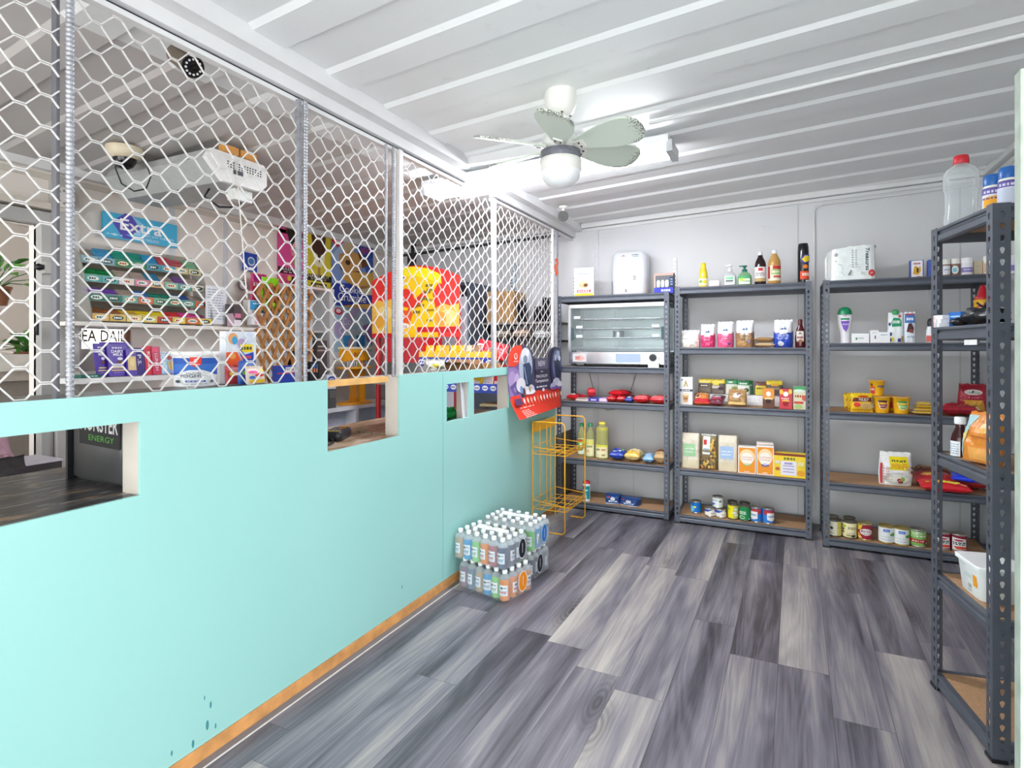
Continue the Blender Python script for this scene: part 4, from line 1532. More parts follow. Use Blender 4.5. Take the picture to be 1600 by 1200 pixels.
# bottom shelf of the first unit
Z = Z1[4]
xc, w = span(911, 922, Y + .07)
h = zat(916, 751, Y + .07) - Z
r = w / 2
bottle('powder_canister', 'teal and white powder canister with red lid on the bottom shelf', 'canister', [(r * .98, 0), (r, .004), (r, h * .86), (r * .95, h * .88)], '#e9eeee', [('r', -1, -.75, 1, .8, '#1f9aa4'), ('e', -.3, .62, .25, .08, '#c2303c'), ('g', .05, .3, .5, .09, '#eaf4f4'), ('p', [(-.3, -.7), (.3, -.7), (.15, -.1), (0, .05), (-.15, -.1)], '#e4eef0')], (xc, Y + .07, Z), '#c42531', [(r * .97, h * .87), (r * .97, h * .97), (r * .6, h)], r * 1.004, h * .43, h * .42)
for u0, u1, vt, lab, rz in ((944, 969, 772, 'navy blue block packet with white print, the taller of two on the bottom shelf', .1), (968, 1000, 778, 'navy blue block packet with white print, the flatter of two on the bottom shelf', -.15)):
    xc, w = span(u0, u1, Y + .08)
    h = zat((u0 + u1) / 2, vt, Y + .1) - Z
    soft('sugar_packet', lab, 'packet', w * .93, h, .13, '#1c4484', [('r', -.2, -.1, .35, .45, '#e9edf2'), ('p', [(-.2, .45), (.08, .75), (.35, .45)], '#e9edf2'), ('e', -.5, .6, .14, .16, '#c04048'), ('g', .1, -.35, .55, .12, '#d8e2f0'), ('r', -.95, -.95, .95, -.8, '#dfe4ea')], (xc, Y + .12, Z), (0, 0, rz), 'block', 'navy packets on the bottom shelf', wr=.05)

# ================================================================== middle unit
Y2, Z2 = U2['y'], U2['lv']
Y, Z = Y2, Z2[0]


def std(u0, u1, vt, yo, z):
    xc, w = span(u0, u1, Y + yo)
    return xc, w, zat((u0 + u1) / 2, vt, Y + yo) - z


def capr(r, z0, z1):
    return [(r, z0), (r, z1 - .002), (r * .8, z1)]


xc, w, h = std(1092, 1106, 411, .09, Z)
r = w / 2
bottle('juice_bottle', 'slim yellow lemon juice bottle with yellow cap on the top shelf', 'bottle', [(r * .9, 0), (r, .006), (r, h * .35), (r * .92, h * .55), (r * .72, h * .74), (r * .55, h * .80)], '#ecd23a', [('r', -1, -1, 1, 1, '#f1ecc4'), ('e', -.4, .1, .35, .4, '#79b25a'), ('e', .35, 0, .4, .45, '#f0cf2c')], (xc, Y + .09, Z), '#f2d320', [(r * .62, h * .78), (r * .62, h * .93), (r * .4, h)], r * 1.005, h * .22, h * .14)
xc, w, h = std(1108, 1125, 440, .10, Z)
o = MB().rbox(-w / 2, 0, 0, w / 2, .08, h + .006, .012, mat('#f0f0ee', .4)).build('soap_dish', None, (xc, Y + .08, Z))
tag(o, 'low white plastic dish beside the yellow juice bottle', 'dish')


def pump_bottle(u0, u1, vt, lab, body, head, shapes, back, lq):
    xc, w, h = std(u0, u1, vt, .09, Z)
    r = w / 2
    t = bottle('soap_pump_bottle', lab, 'bottle', [(r * .85, 0), (r * .98, .01), (r, h * .30), (r * .94, h * .46), (r * .70, h * .58), (r * .34, h * .66), (r * .30, h * .70)], body, shapes, (xc, Y + .09, Z), head, [(r * .36, h * .67), (r * .36, h * .78), (r * .16, h * .80), (r * .14, h * .90)], r * .995, h * .26, h * .19, 0, 'liquid soap pump bottles', .62, clear(body, .30), ([(r * .8, .006), (r * .93, .012), (r * .94, h * .30), (r * .86, h * .46)], lq), ang=.85, lab_back=back)
    MB().rbox(-r * .34, -r * .34, h * .90, r * .34, r * .34, h * .97, r * .2, mat(head, .35)).box(-r * .75, -r * .12, h * .92, -r * .2, r * .12, h * .975, mat(head, .35)).build('pump_head', t)


pump_bottle(1130, 1151, 413, 'clear soap pump bottle with white and green label', '#e3e6e8', '#dfe2e4', [('r', -.7, .2, .7, .85, '#8fd0a8'), ('r', -.7, -.3, .6, .05, '#51605c'), ('r', -.7, -.6, .4, -.45, '#9aa6a2')], '#f3f6f4', '#dfe4e8')
pump_bottle(1152, 1175, 414, 'green soap pump bottle with dark green pump', '#9fcf9f', '#1d6b5a', [('r', -1, .4, 1, 1, '#4fae78'), ('e', -.35, .1, .45, .42, '#b7cf3a'), ('e', .1, .1, .3, .3, '#e6eab0'), ('r', -.2, -.4, .9, -.2, '#6aa890')], '#eef4ea', '#b9dcae')
xc, w, h = std(1179, 1197, 394, .09, Z)
r = w / 2
bottle('vinegar_bottle', 'dark brown vinegar bottle with white cap', 'bottle', [(r * .9, 0), (r, .008), (r, h * .60), (r * .9, h * .70), (r * .48, h * .84), (r * .36, h * .92)], '#2a1a1c', [('r', -1, -1, 1, 1, '#e8e6e2'), ('r', -1, -1, 1, -.55, '#b9a06a'), ('r', -.25, .45, .35, .82, '#c3272f'), ('g', 0, .1, .6, .07, '#7a7474'), ('g', 0, -.15, .7, .07, '#8c8684')], (xc, Y + .09, Z), '#f2f2f0', capr(r * .40, h * .90, h), r * 1.006, h * .32, h * .22, 0, 'vinegar bottles')
xc, w, h = std(1200, 1220, 391, .09, Z)
r = w / 2
bottle('vinegar_bottle', 'amber apple cider vinegar bottle with red and green label', 'bottle', [(r * .9, 0), (r, .008), (r, h * .60), (r * .92, h * .70), (r * .48, h * .86), (r * .34, h * .92)], '', [('r', -1, -1, 1, 1, '#e9e2c8'), ('r', -1, -.7, -.55, .95, '#b3262c'), ('r', -.2, .5, 1, .98, '#c23a34'), ('r', -.4, -.2, .9, .5, '#a8c27a'), ('g', .2, .15, .5, .12, '#f4f0dc'), ('r', -.1, -.6, .9, -.35, '#c04a40')], (xc, Y + .09, Z), '#f0f0ee', capr(r * .40, h * .90, h), r * 1.006, h * .32, h * .22, 0, 'vinegar bottles', 1, clear('#e0b46a', .55, .08), ([(r * .86, .006), (r * .95, .012), (r * .95, h * .60), (r * .8, h * .72)], '#c9963e'))
xc, w, h = std(1246, 1264, 381, .08, Z)
r = w / 2
bottle('spray_can', 'tall black insect spray can with yellow and orange print', 'spray can', [(r * .97, 0), (r, .004), (r, h * .80), (r * .98, h * .83)], '#1b1c20', [('r', -.5, -.82, 1, -.28, '#e2502c'), ('e', .2, .02, .35, .14, '#e07a34'), ('g', .3, -.5, .5, .10, '#f6e0d0'), ('p', [(-.5, .5), (.1, .82), (1, .78), (1, .35), (.0, .2)], '#3c46a0'), ('p', [(-.3, .5), (.2, .75), (.95, .7), (.95, .42), (.1, .3)], '#e6c92c'), ('r', .2, -.98, .9, -.88, '#d8d8d8')], (xc, Y + .08, Z), '#17181c', [(r * .98, h * .82), (r * .93, h * .95), (r * .84, h * .955), (r * .84, h), (r * .5, h * .985)], r * 1.004, h * .40, h * .38, .1, None, ang=1.35)

# second shelf: sugar and rice
Z = Z2[1]
GS = 'bags of sugar and rice on the second shelf of the middle unit'
xc, w, h = std(1064, 1093, 518, .08, Z)
soft('rice_bag', 'slumped clear bag of white rice beside the pink sugar bags', 'bag', w, h, .12, '#efece6', None, (xc, Y + .10, Z), (0, 0, .1), 'pouch', GS, wr=.10, crimp='#dfe3e4')


def sugar(u0, u1, vt, lab, low, shapes, rz=0.0, yo=.09, zsplit=.15):
    xc, w, h = std(u0, u1, vt, yo, Z)
    soft('sugar_bag', lab, 'bag', w, h, .11, '#eeeef2', shapes, (xc, Y + yo + .01, Z), (0, 0, rz), 'pouch', GS, zones=lambda x, z: low if z < zsplit - .12 * math.cos(x * 2) else None, wr=.12)


hill = ('p', [(-.3, .35), (-.1, .5), (.05, .42), (.2, .55), (.4, .35)], '#4a6a9a')
sugar(1095, 1117, 509, 'deep pink sugar bag with white top, smaller of the two pink bags', '#d23a72', [hill, ('t', 'Icing', 0, -.05, .4, .09, '#f6dfe8'), ('t', 'Sugar', 0, -.3, .45, .09, '#f6dfe8')])
sugar(1121, 1146, 505, 'lighter pink sugar bag with white top, larger of the two pink bags', '#e0608c', [hill, ('t', 'Castor', 0, -.05, .4, .08, '#f9e4ec'), ('t', 'Sugar', 0, -.28, .45, .08, '#f9e4ec'), ('e', .5, -.7, .16, .12, '#7a4a9c')])
sugar(1150, 1178, 503, 'golden brown sugar bag with white top', '#9a7650', [hill, ('t', 'Brown', 0, .0, .5, .09, '#f2e6d4'), ('t', 'Sugar', 0, -.22, .45, .08, '#f2e6d4'), ('e', -.3, -.7, .5, .2, '#c09a64'), ('e', .45, -.55, .14, .12, '#8a86c0')], -.02)
sugar(1209, 1239, 502, 'bright blue sugar bag with white top', '#2748b4', [hill, ('t', 'SELATI', 0, -.1, .5, .09, '#e6ecf8'), ('t', 'SUGAR', 0, -.32, .5, .08, '#cfdaf2'), ('e', -.2, -.72, .3, .18, '#dfe4ee')], -.05)
for k, (c, lab) in enumerate((('#d9c39a', 'flat pale tan packet at the bottom of the pair beside the blue sugar bag'), ('#b08a5e', 'flat brown packet on top of the pale tan one beside the blue sugar bag'))):
    xc, w = span(1179, 1210, Y + .08)
    lying('flat_packet', lab, 'packet', w, .16, .034, c, None, xc, Y + .14, Z + .038 * k, .1 - .2 * k, group=GS, wr=.06)
xc, w, h = std(1242, 1259, 499, .08, Z)
r = w / 2
bottle('sauce_bottle', 'dark red sauce bottle with white label at the end of the sugar shelf', 'bottle', [(r * .88, 0), (r, .01), (r * .97, h * .35), (r * .78, h * .62), (r * .42, h * .78), (r * .36, h * .82)], '#4e1518', [('r', -.85, -1, .85, 1, '#ded8d0'), ('p', [(-.4, .6), (0, .85), (.4, .6)], '#5a4038'), ('g', 0, .1, .6, .14, '#8a2a2c'), ('e', .1, -.4, .35, .25, '#a8684c')], (xc, Y + .08, Z), '#5e1a1c', [(r * .42, h * .80), (r * .40, h * .98), (r * .3, h)], r * .96, h * .33, h * .25, -.1, None, .62, ang=.9)
xc, w = span(1178, 1212, Y + .30)
o = MB().box(-w / 2, 0, 0, w / 2, .006, .085, mat('#e9e9e7', .5)).build('white_card', None, (xc, Y + .33, Z), (R(-8), 0, 0))
tag(o, 'plain white card leaning behind the flat brown packets', 'card')

# third shelf: soups
Z = Z2[2]
xc, w, h = std(1061, 1082, 589, .05, Z)
t = thing('advert_card', 'white coffee advert card with letter A and a latte glass', 'sign', (xc, Y + .05, Z), .05)
MB().box(-w / 2, 0, 0, w / 2, .004, h, mat('#f1f1f0', .4)).build('card', t)
label([('r', -1, -.04, 1, .12, '#3c4450'), ('g', 0, .04, .6, .035, '#e6e6e6'), ('r', -1, -.98, 1, -.06, '#e9e6e4'), ('p', [(-.3, .30), (.02, .82), (.34, .30), (.16, .30), (.02, .56), (-.12, .30)], '#b39a52'), ('e', -.55, .80, .12, .08, '#8a90a0'),
       ('p', [(-.5, -.25), (.45, -.25), (.28, -.82), (-.3, -.82)], '#cfa06c'), ('e', -.02, -.26, .48, .10, '#e9d2b0'), ('e', 0, -.86, .5, .07, '#d9d4d0'), ('p', [(-.35, -.5), (.35, -.5), (.3, -.62), (-.32, -.62)], '#9c6a40')], flat(w / 2, -.0005, h / 2, h / 2), t, name='print')
# white speckled risers on which the soup packets stand
for u0, u1, lab in ((1105, 1165, 'white speckled riser box under the yellow and green soup packets'), (1165, 1225, 'white speckled riser box behind the orange and red cartons')):
    xc, w = span(u0, u1, Y + .17)
    t = thing('riser_box', lab, 'box', (xc, Y + .205, Z))
    MB().box(-w / 2, 0, 0, w / 2, .12, .075, mat('#eceef0', .5)).build('box', t)
    q = random.Random(3)
    label([('e', q.uniform(-.95, .95), q.uniform(-.9, .9), .010, .06, q.choice(('#8a90a0', '#b08a90', '#7a8090'))) for _ in range(70)], flat(w / 2, -.0004, .0375, .0375), t, name='speckle_print')
GSO = 'soup sachets standing on the third shelf of the middle unit'


def sachet(u0, u1, v0, v1, lab, color, zones, shapes, yo=.235, tilt=-.12):
    xc, w = span(u0, u1, Y + yo)
    zt = zat((u0 + u1) / 2, v0, Y + yo)
    zb = Z + .076 if yo > .2 else Z
    soft('soup_sachet', lab, 'sachet', w, zt - zb, .020, color, shapes, (xc, Y + yo, zb), (tilt, 0, 0), 'pouch', GSO, zones=zones, wr=.06)


YEL, OLV = '#d8c020', '#4a4636'
zy = lambda x, z: YEL if z > .5 else None
sachet(1091, 1112, 594, 0, 'yellow topped brown soup sachet nearest the coffee advert card', '#6a5a48', zy, [('r', -.8, -.1, .5, .4, '#4a4038'), ('g', -.1, .15, .5, .1, '#d8d0c0')])
sachet(1111, 1133, 595, 0, 'yellow topped brown soup sachet beside the green sachets', '#5e5044', zy, [('r', -.7, .3, .1, .75, '#e2cc3a'), ('r', -.8, -.2, .2, .2, '#c9c2b4'), ('e', .4, -.2, .4, .25, '#4a2c38')])
zg = lambda x, z: '#1f7a44' if z > .45 else None
sachet(1134, 1153, 595, 0, 'green topped soup sachet with brown soup bowl picture', '#cfcdc0', zg, [('e', -.2, .75, .4, .1, '#d8e4d0'), ('e', .45, -.2, .5, .35, '#7fa85a'), ('e', .45, -.3, .35, .22, '#a8683a')])
sachet(1152, 1171, 597, 0, 'green topped soup sachet leaning in front, with green soup bowl picture', '#d6d8d0', zg, [('g', 0, .7, .6, .1, '#e8efe4'), ('e', .5, -.3, .4, .3, '#2f5a34'), ('r', -.8, -.1, .3, .2, '#e9e6da')])
sachet(1164, 1176, 597, 0, 'green soup sachet mostly hidden behind the leaning green one', '#2f7a48', None, [('r', -.8, .3, .8, .6, '#9cc4a0')], yo=.28)
sachet(1180, 1198, 599, 0, 'yellow soup sachet with brown top beside the orange carton', '#cdb82c', lambda x, z: '#6a3a30' if z > .55 else None, [('g', -.1, .1, .6, .12, '#5a5220')])
sachet(1197, 1223, 597, 0, 'yellow topped dark soup sachet behind the orange and red cartons', '#4e4640', zy, [('r', -.4, .35, .5, .75, '#d9a02c'), ('r', -.7, -.2, .6, .2, '#8a8070')])
GC = 'cartons and packets along the front of the soup shelf'
xc, w = span(1081, 1111, Y + .06)
lying('noodle_packet', 'orange and red noodle packet beside the coffee advert card', 'packet', w * .82, .12, .065, '#dc8a4a', [('e', -.5, -.2, .35, .28, '#f3ead8'), ('e', -.5, -.2, .26, .2, '#4a2a24'), ('r', -.2, .2, .9, .6, '#e9b07a'), ('r', -1, -1, 1, -.7, '#c52430')], xc, Y + .10, Z, .1, .45, group=GC, crimp='#c52430')
xc, w = span(1106, 1134, Y + .06)
lying('noodle_packet', 'maroon noodle packet next to the orange and red one', 'packet', w * .78, .12, .055, '#6a1e34', [('e', .1, .2, .6, .35, '#8a8a90'), ('r', -.8, -.6, .8, -.3, '#b04a60'), ('g', 0, -.1, .6, .1, '#e9d8dc')], xc, Y + .10, Z, -.15, .4, group=GC)
xc, w = span(1137, 1166, Y + .05)
h = zat(1151, 612, Y + .05) - Z
soft('pasta_packet', 'tan brown packet with white patch propped in front of the riser', 'packet', w, h, .06, '#b08a5a', [('p', [(-.5, .5), (.0, .7), (.6, .5), (.1, -.1), (-.3, -.1)], '#ece9e6'), ('e', .2, .5, .3, .15, '#7a4a30'), ('r', -.9, -.95, .9, -.6, '#d9ba74')], (xc, Y + .07, Z), (R(-14), 0, -.05), 'pouch', GC, wr=.2)
for u0, u1, vt, lab, c1, c2, sh in ((1192, 1210, 607, 'orange and brown custard sachet carton, slimmer of the front cartons', '#e08a2c', '#6a4434', [('r', -1, -1, 1, -.05, '#6a4434'), ('e', 0, .45, .42, .25, '#f6eee4'), ('e', 0, -.05, .7, .17, '#e6c890'), ('p', [(-.5, -.1), (.5, -.1), (.35, -.5), (-.35, -.5)], '#3a2420')]),
                                    (1218, 1238, 608, 'bright red jelly carton with white emblem', '#c92a38', '#8a1824', [('e', 0, .5, .42, .25, '#f6eee8'), ('e', -.7, .7, .3, .25, '#f2c04a'), ('e', .7, .75, .3, .25, '#f2c04a'), ('g', -.1, .05, .6, .06, '#f6dcd8'), ('e', 0, -.2, .6, .16, '#e8b060'), ('p', [(-.5, -.25), (.5, -.25), (.3, -.7), (-.35, -.7)], '#9c1c28')]),
                                    (1240, 1262, 604, 'green and cream soup carton against the end post', '#d9d2b4', '#b8b48c', [('r', -1, .7, 1, 1, '#4fa468'), ('e', -.2, .62, .8, .14, '#d9ecd8'), ('g', -.1, .15, .7, .10, '#c0502c'), ('e', .6, .0, .4, .25, '#d0604a'), ('r', -.9, -.5, .4, -.3, '#c94a3a'), ('e', -.3, -.75, .6, .2, '#a9c47a')])):
    xc, w, h = std(u0, u1, vt, .04, Z)
    carton('dessert_carton', lab, 'carton', w, h, .045, c1, sh, (xc, Y + .065, Z), -.04, GC, side=c2)

# fourth shelf: flour, nuts, custard
Z = Z2[3]
GF = 'flour and custard along the fourth shelf of the middle unit'
for u0, u1, vt, lab, lc, lc2 in ((1064, 1093, 678, 'cream paper flour bag with green label', '#a6d3a0', '#bfe0b8'), (1121, 1153, 682, 'cream paper flour bag with pale blue label', '#a9c4e4', '#c3d6ec')):
    xc, w, h = std(u0, u1, vt, .05, Z)
    soft('flour_bag', lab, 'bag', w, h, .10, '#e2d9c4', [('r', -.75, -.30, .55, .42, lc), ('r', -.6, .1, .4, .16, '#eef2ea'), ('r', -.6, -.08, .3, -.03, '#eef2ea'), ('r', -.9, -.93, .9, -.5, '#ddd0b0')], (xc, Y + .10, Z), (0, 0, .03), 'block', GF, .7, wr=.07)
xc, w, h = std(1093, 1120, 682, .05, Z)
soft('nut_bag', 'clear bag of mixed nuts with white label and red square', 'bag', w * .92, h, .07, '#8a7a52', [('r', -.7, -.1, .2, .95, '#eeeeec'), ('r', -.62, .45, -.2, .75, '#c3342f'), ('r', -.6, .15, .1, .25, '#9ab8c0'), ('r', -.6, .0, .1, .06, '#8a8a88')] +
     [('e', x_, z_, RNG.uniform(.10, .17), RNG.uniform(.06, .10), RNG.choice(('#d9ac4c', '#e2bd6a', '#c98a52', '#dcb860', '#5c5848', '#6e4a34'))) for x_, z_ in [(RNG.uniform(.32, .82), RNG.uniform(-.3, .75)) for _ in range(26)] + [(RNG.uniform(-.8, .82), RNG.uniform(-.9, -.25)) for _ in range(34)]], (xc, Y + .10, Z), (0, 0, -.03), 'pouch', GF, wr=.1, crimp='#d8dcd6')
for u0, u1, vt, lab, bowl in ((1153, 1181, 698, 'orange and white custard box with green bowl picture', ('#a9c47a', '#e9e0c0')), (1182, 1209, 697, 'orange and white custard box with purple bowl picture', ('#5a5a9c', '#c9c4e0'))):
    xc, w, h = std(u0, u1, vt, .03, Z)
    carton('custard_box', lab, 'box', w, h, .06, '#f0ece6', [('r', -.90, -.93, .90, .90, '#f0982c'), ('e', 0, .25, .85, .55, '#f7d9a4'), ('e', 0, .1, .7, .45, '#f8f2e6'), ('t', 'CUSTARD', 0, .20, .68, .055, '#d9662c'), ('t', 'POWDER', 0, .04, .6, .05, '#d9662c'), ('e', 0, -.32, .45, .10, bowl[0]), ('e', 0, -.27, .3, .07, bowl[1]), ('g', 0, -.85, .3, .035, '#fbe9cf')], (xc, Y + .07, Z), .02, GF, side='#e8a050')
xc, w, h = std(1182, 1208, 692, .12, Z)
carton('custard_box', 'orange and white custard box standing behind the other two', 'box', w, h, .06, '#f0ece6', [('r', -.9, -.9, .9, .9, '#f0982c')], (xc, Y + .15, Z), .02, GF, side='#e8a050')
xc, w, h = std(1209, 1259, 709, .03, Z)
carton('cereal_box', 'wide yellow cereal box with brown top band', 'box', w, h, .07, '#f2d21c', [('r', -1, .78, 1, .98, '#8a3c2c'), ('g', 0, .55, .35, .10, '#6a7a3a'), ('r', -.55, -.85, .45, .35, '#e9e4ee'), ('g', -.05, .15, .25, .08, '#7a6aa8'), ('r', -.4, -.1, .3, -.02, '#a8a0c4'), ('r', -.4, -.35, .3, -.27, '#a8a0c4'), ('r', -.4, -.6, .3, -.52, '#a8a0c4'), ('e', .7, -.6, .25, .25, '#f0a82c'), ('e', -.75, -.35, .15, .14, '#b86a3c'), ('r', -.9, .1, -.6, .35, '#e8e0c8'), ('r', .55, .0, .9, .35, '#e8dc9c')], (xc, Y + .075, Z), -.03, GF, side='#e0b818')

# bottom shelf of tins
Z = Z2[4]


def tin(u0, u1, v0, yo, lab, shapes, back, z=None, rz=0.0, lid=None, hh=None):
    xc, w = span(u0, u1, Y + yo - w_guess)
    r = w / 2
    zz = Z if z is None else z
    h = hh or HT
    return can(lab, xc, Y + yo, zz, r, h, shapes, back, lid, rz=rz), xc, r, h


w_guess = .0
HT = .112
tin(1079, 1096, 791, .13, 'bright blue tin standing alone at the post end of the bottom shelf', [('r', -1, -1, -.3, .2, '#bfe3f0'), ('e', -.1, .1, .25, .2, '#f0e04a'), ('p', [(-.9, .5), (-.2, .3), (-.1, -.6), (-.6, -.8)], '#6fc4e8')], '#1572c4', hh=.092)
_, _, _, hs = tin(1101, 1118, 797, .085, 'short white and blue condensed milk tin on the shelf beside the lone blue tin', [('p', [(-1, .95), (.4, .95), (-.2, .25), (-1, .1)], '#2b55b0'), ('p', [(.6, .9), (1, .9), (1, .3)], '#2b55b0'), ('g', .5, -.3, .3, .1, '#4a3a34')], '#eeeadf', hh=.066)
tin(1118, 1135, 801, .085, 'short white and blue tin next to the yellow tin, under the stacked one', [('p', [(-1, .95), (.4, .95), (-.2, .25), (-1, .1)], '#2b55b0'), ('p', [(.5, .9), (1, .9), (1, .3)], '#2b55b0'), ('g', .5, -.3, .3, .1, '#4a3a34')], '#eeeadf', hh=.066)
tin(1113, 1130, 782, .10, 'pale tin stacked on top of the two short white and blue tins', [('p', [(-1, -.2), (-.2, -.2), (-.6, -.8), (-1, -.7)], '#3a62b4'), ('e', .4, .3, .2, .2, '#5a6a7a'), ('g', -.3, .5, .4, .12, '#8a98a8')], '#e6ece8', z=Z + hs + .001, hh=.085)
sh = [('r', .05, -.95, 1, .95, '#c9c86a'), ('e', .5, .45, .35, .25, '#d9dcc4'), ('e', .25, -.1, .3, .2, '#eef0e4'), ('e', .5, -.5, .3, .2, '#e9ead8'), ('e', -.6, .5, .3, .25, '#a9c43a')]
_, _, _, ht = tin(1137, 1154, 792, .085, 'tall bright yellow tin with pale fruit picture', sh, '#f0dd14', lid=M_LIDD)
tin(1137, 1152, 787, .165, 'second yellow tin directly behind the tall bright yellow tin', [], '#e6d41c', lid=M_LIDD, hh=ht)
sh = [('e', -.35, -.62, .38, .28, '#e9eee6'), ('e', -.3, -.6, .28, .2, '#2f9a50'), ('g', -.3, .25, .5, .1, '#dff0e0'), ('g', -.3, -.02, .5, .1, '#dff0e0'), ('e', .6, -.8, .15, .1, '#cfe8cf')]
tin(1155, 1173, 795, .080, 'green bean tin with white bowl picture', sh, '#1f8a4c', lid=M_LIDD)
tin(1156, 1172, 790, .160, 'green tin hidden behind the green bean tin', [], '#1f7a48', lid=M_LIDD, hh=ht)
for u0, u1, lab, q in ((1173, 1191, 'red, white and blue tin beside the green bean tin', -.5), (1191, 1210, 'red, white and blue tin at the end of the row, turned to its blue side', .7)):
    tin(u0, u1, 799 if u0 < 1180 else 802, .078, lab, [('r', -1, .25, 1, .98, '#b9383c'), ('r', -.6, -.95, .5, .55, '#eeeae8'), ('p', [(-.6, -.95), (.5, -.95), (.5, -.55), (-.1, -.75), (-.6, -.5)], '#3c78c4'), ('g', -.05, .0, .4, .12, '#5a8cc8')], '#2f7ccc', rz=q)
# ================================================================== corner unit
Y3, Z3 = U3['y'], U3['lv']
Y, Z = Y3, Z3[0]

# nappy pack lying on its side
xc, w = span(1292, 1369, Y + .10)
h = zat(1330, 388, Y + .10) - Z + .0
t = thing('nappy_pack', 'white pack of nappies with sideways lettering and a red round mark', 'pack', (xc, Y + .14, Z + .001), R(2))
mb = MB()
nx, nz = 14, 8
f = lambda x, z, s: (w / 2 * x * (1 - .02 * z), s * .115 * (max(0, 1 - abs(x) ** 8)) ** .4 * (1 + .05 * noise.noise(Vector((x * 3, z * 3, s)))), h / 2 * (1 + z) * (1 - .03 * abs(x) ** 3) + (.010 * noise.noise(Vector((x * 4, 2, s))) + .012 * x) * (z > .3))
for s in (-1, 1):
    for j in range(nz):
        for i in range(nx):
            q = [f(-1 + 2 * a / nx, -1 + 2 * b / nz, s) for a, b in ((i, j), (i + 1, j), (i + 1, j + 1), (i, j + 1))]
            mb.add(q if s < 0 else q[::-1], [(0, 1, 2, 3)], mat('#e9efec', .3, 0, .03, 30), True)
for j in (-1, 1):
    vs = [f(-1 + 2 * i / nx, j, s) for i in range(nx + 1) for s in (-1, 1)]
    mb.add(vs, [(2 * i, 2 * i + 1, 2 * i + 3, 2 * i + 2) for i in range(nx)], mat('#e9efec', .3, 0, .03, 30), True)
mb.build('pack', t)
MB().add([(w * .5 * x, .02 * s + .004 * math.sin(k * 2.3), h * (.3 + .5 * z)) for k, (x, s, z) in enumerate(((-1, -1, -.5), (-1.07, 0, -.3), (-1.08, 0, .8), (-1, -1, 1.1)))], [(0, 1, 2, 3)], mat('#f0f4f2', .3)).build('tape_flap', t)
sf = lambda x, z, o: f(x * .97, z, -1)[:1] + (f(x * .97, z, -1)[1] - .0015 - o, f(x * .97, z, -1)[2])
art_pts = [('tr', 'Treasures', .60, .20, .085, .66, '#2b3a5c')]
art_pts += [('g', .22 - .12 * k, .55 - .05 * k, .03, .40, '#9aa4a8') for k in range(0)]
for k in range(2):
    for q in range(8):
        art_pts.append(('r', .10 - .15 * k, .72 - q * .14, .16 - .15 * k, .78 - q * .14, '#8a949a'))
art_pts += [('e', .76, -.62, .14, .20, '#cf3a3c'), ('t', 'M', .76, -.62, .05, .09, '#f4e6e4'), ('r', -.78, .55, -.68, .72, '#5a6468'), ('r', -.75, .59, -.71, .68, '#e9efec'), ('e', -.73, .16, .02, .04, '#c05a5c'), ('r', .92, .80, .97, .95, '#3c4648')]
for pts in ([(-.75, -.35), (-.62, -.05), (-.5, -.1), (-.42, -.45)], [(-.3, -.5), (-.2, -.2), (-.05, -.1), (.05, -.35)], [(.0, -.05), (.15, -.05), (.28, -.35)], [(-.6, -.8), (-.5, -.5), (-.35, -.75)]):   # faint line drawing of hands
    for (a, b), (c, d) in zip(pts, pts[1:]):
        art_pts.append(('p', [(a, b), (a + .012, b + .03), (c + .012, d + .03), (c, d)], '#b9c2c0'))
art_pts.append(('p', [(-.22, -.7), (-.1, -.4), (-.05, -.42), (-.12, -.75)], '#8a9494'))
art_pts.append(('e', .36, -.62, .06, .10, '#d3dad6'))
label(art_pts, sf, t, False, 'print', .0003)

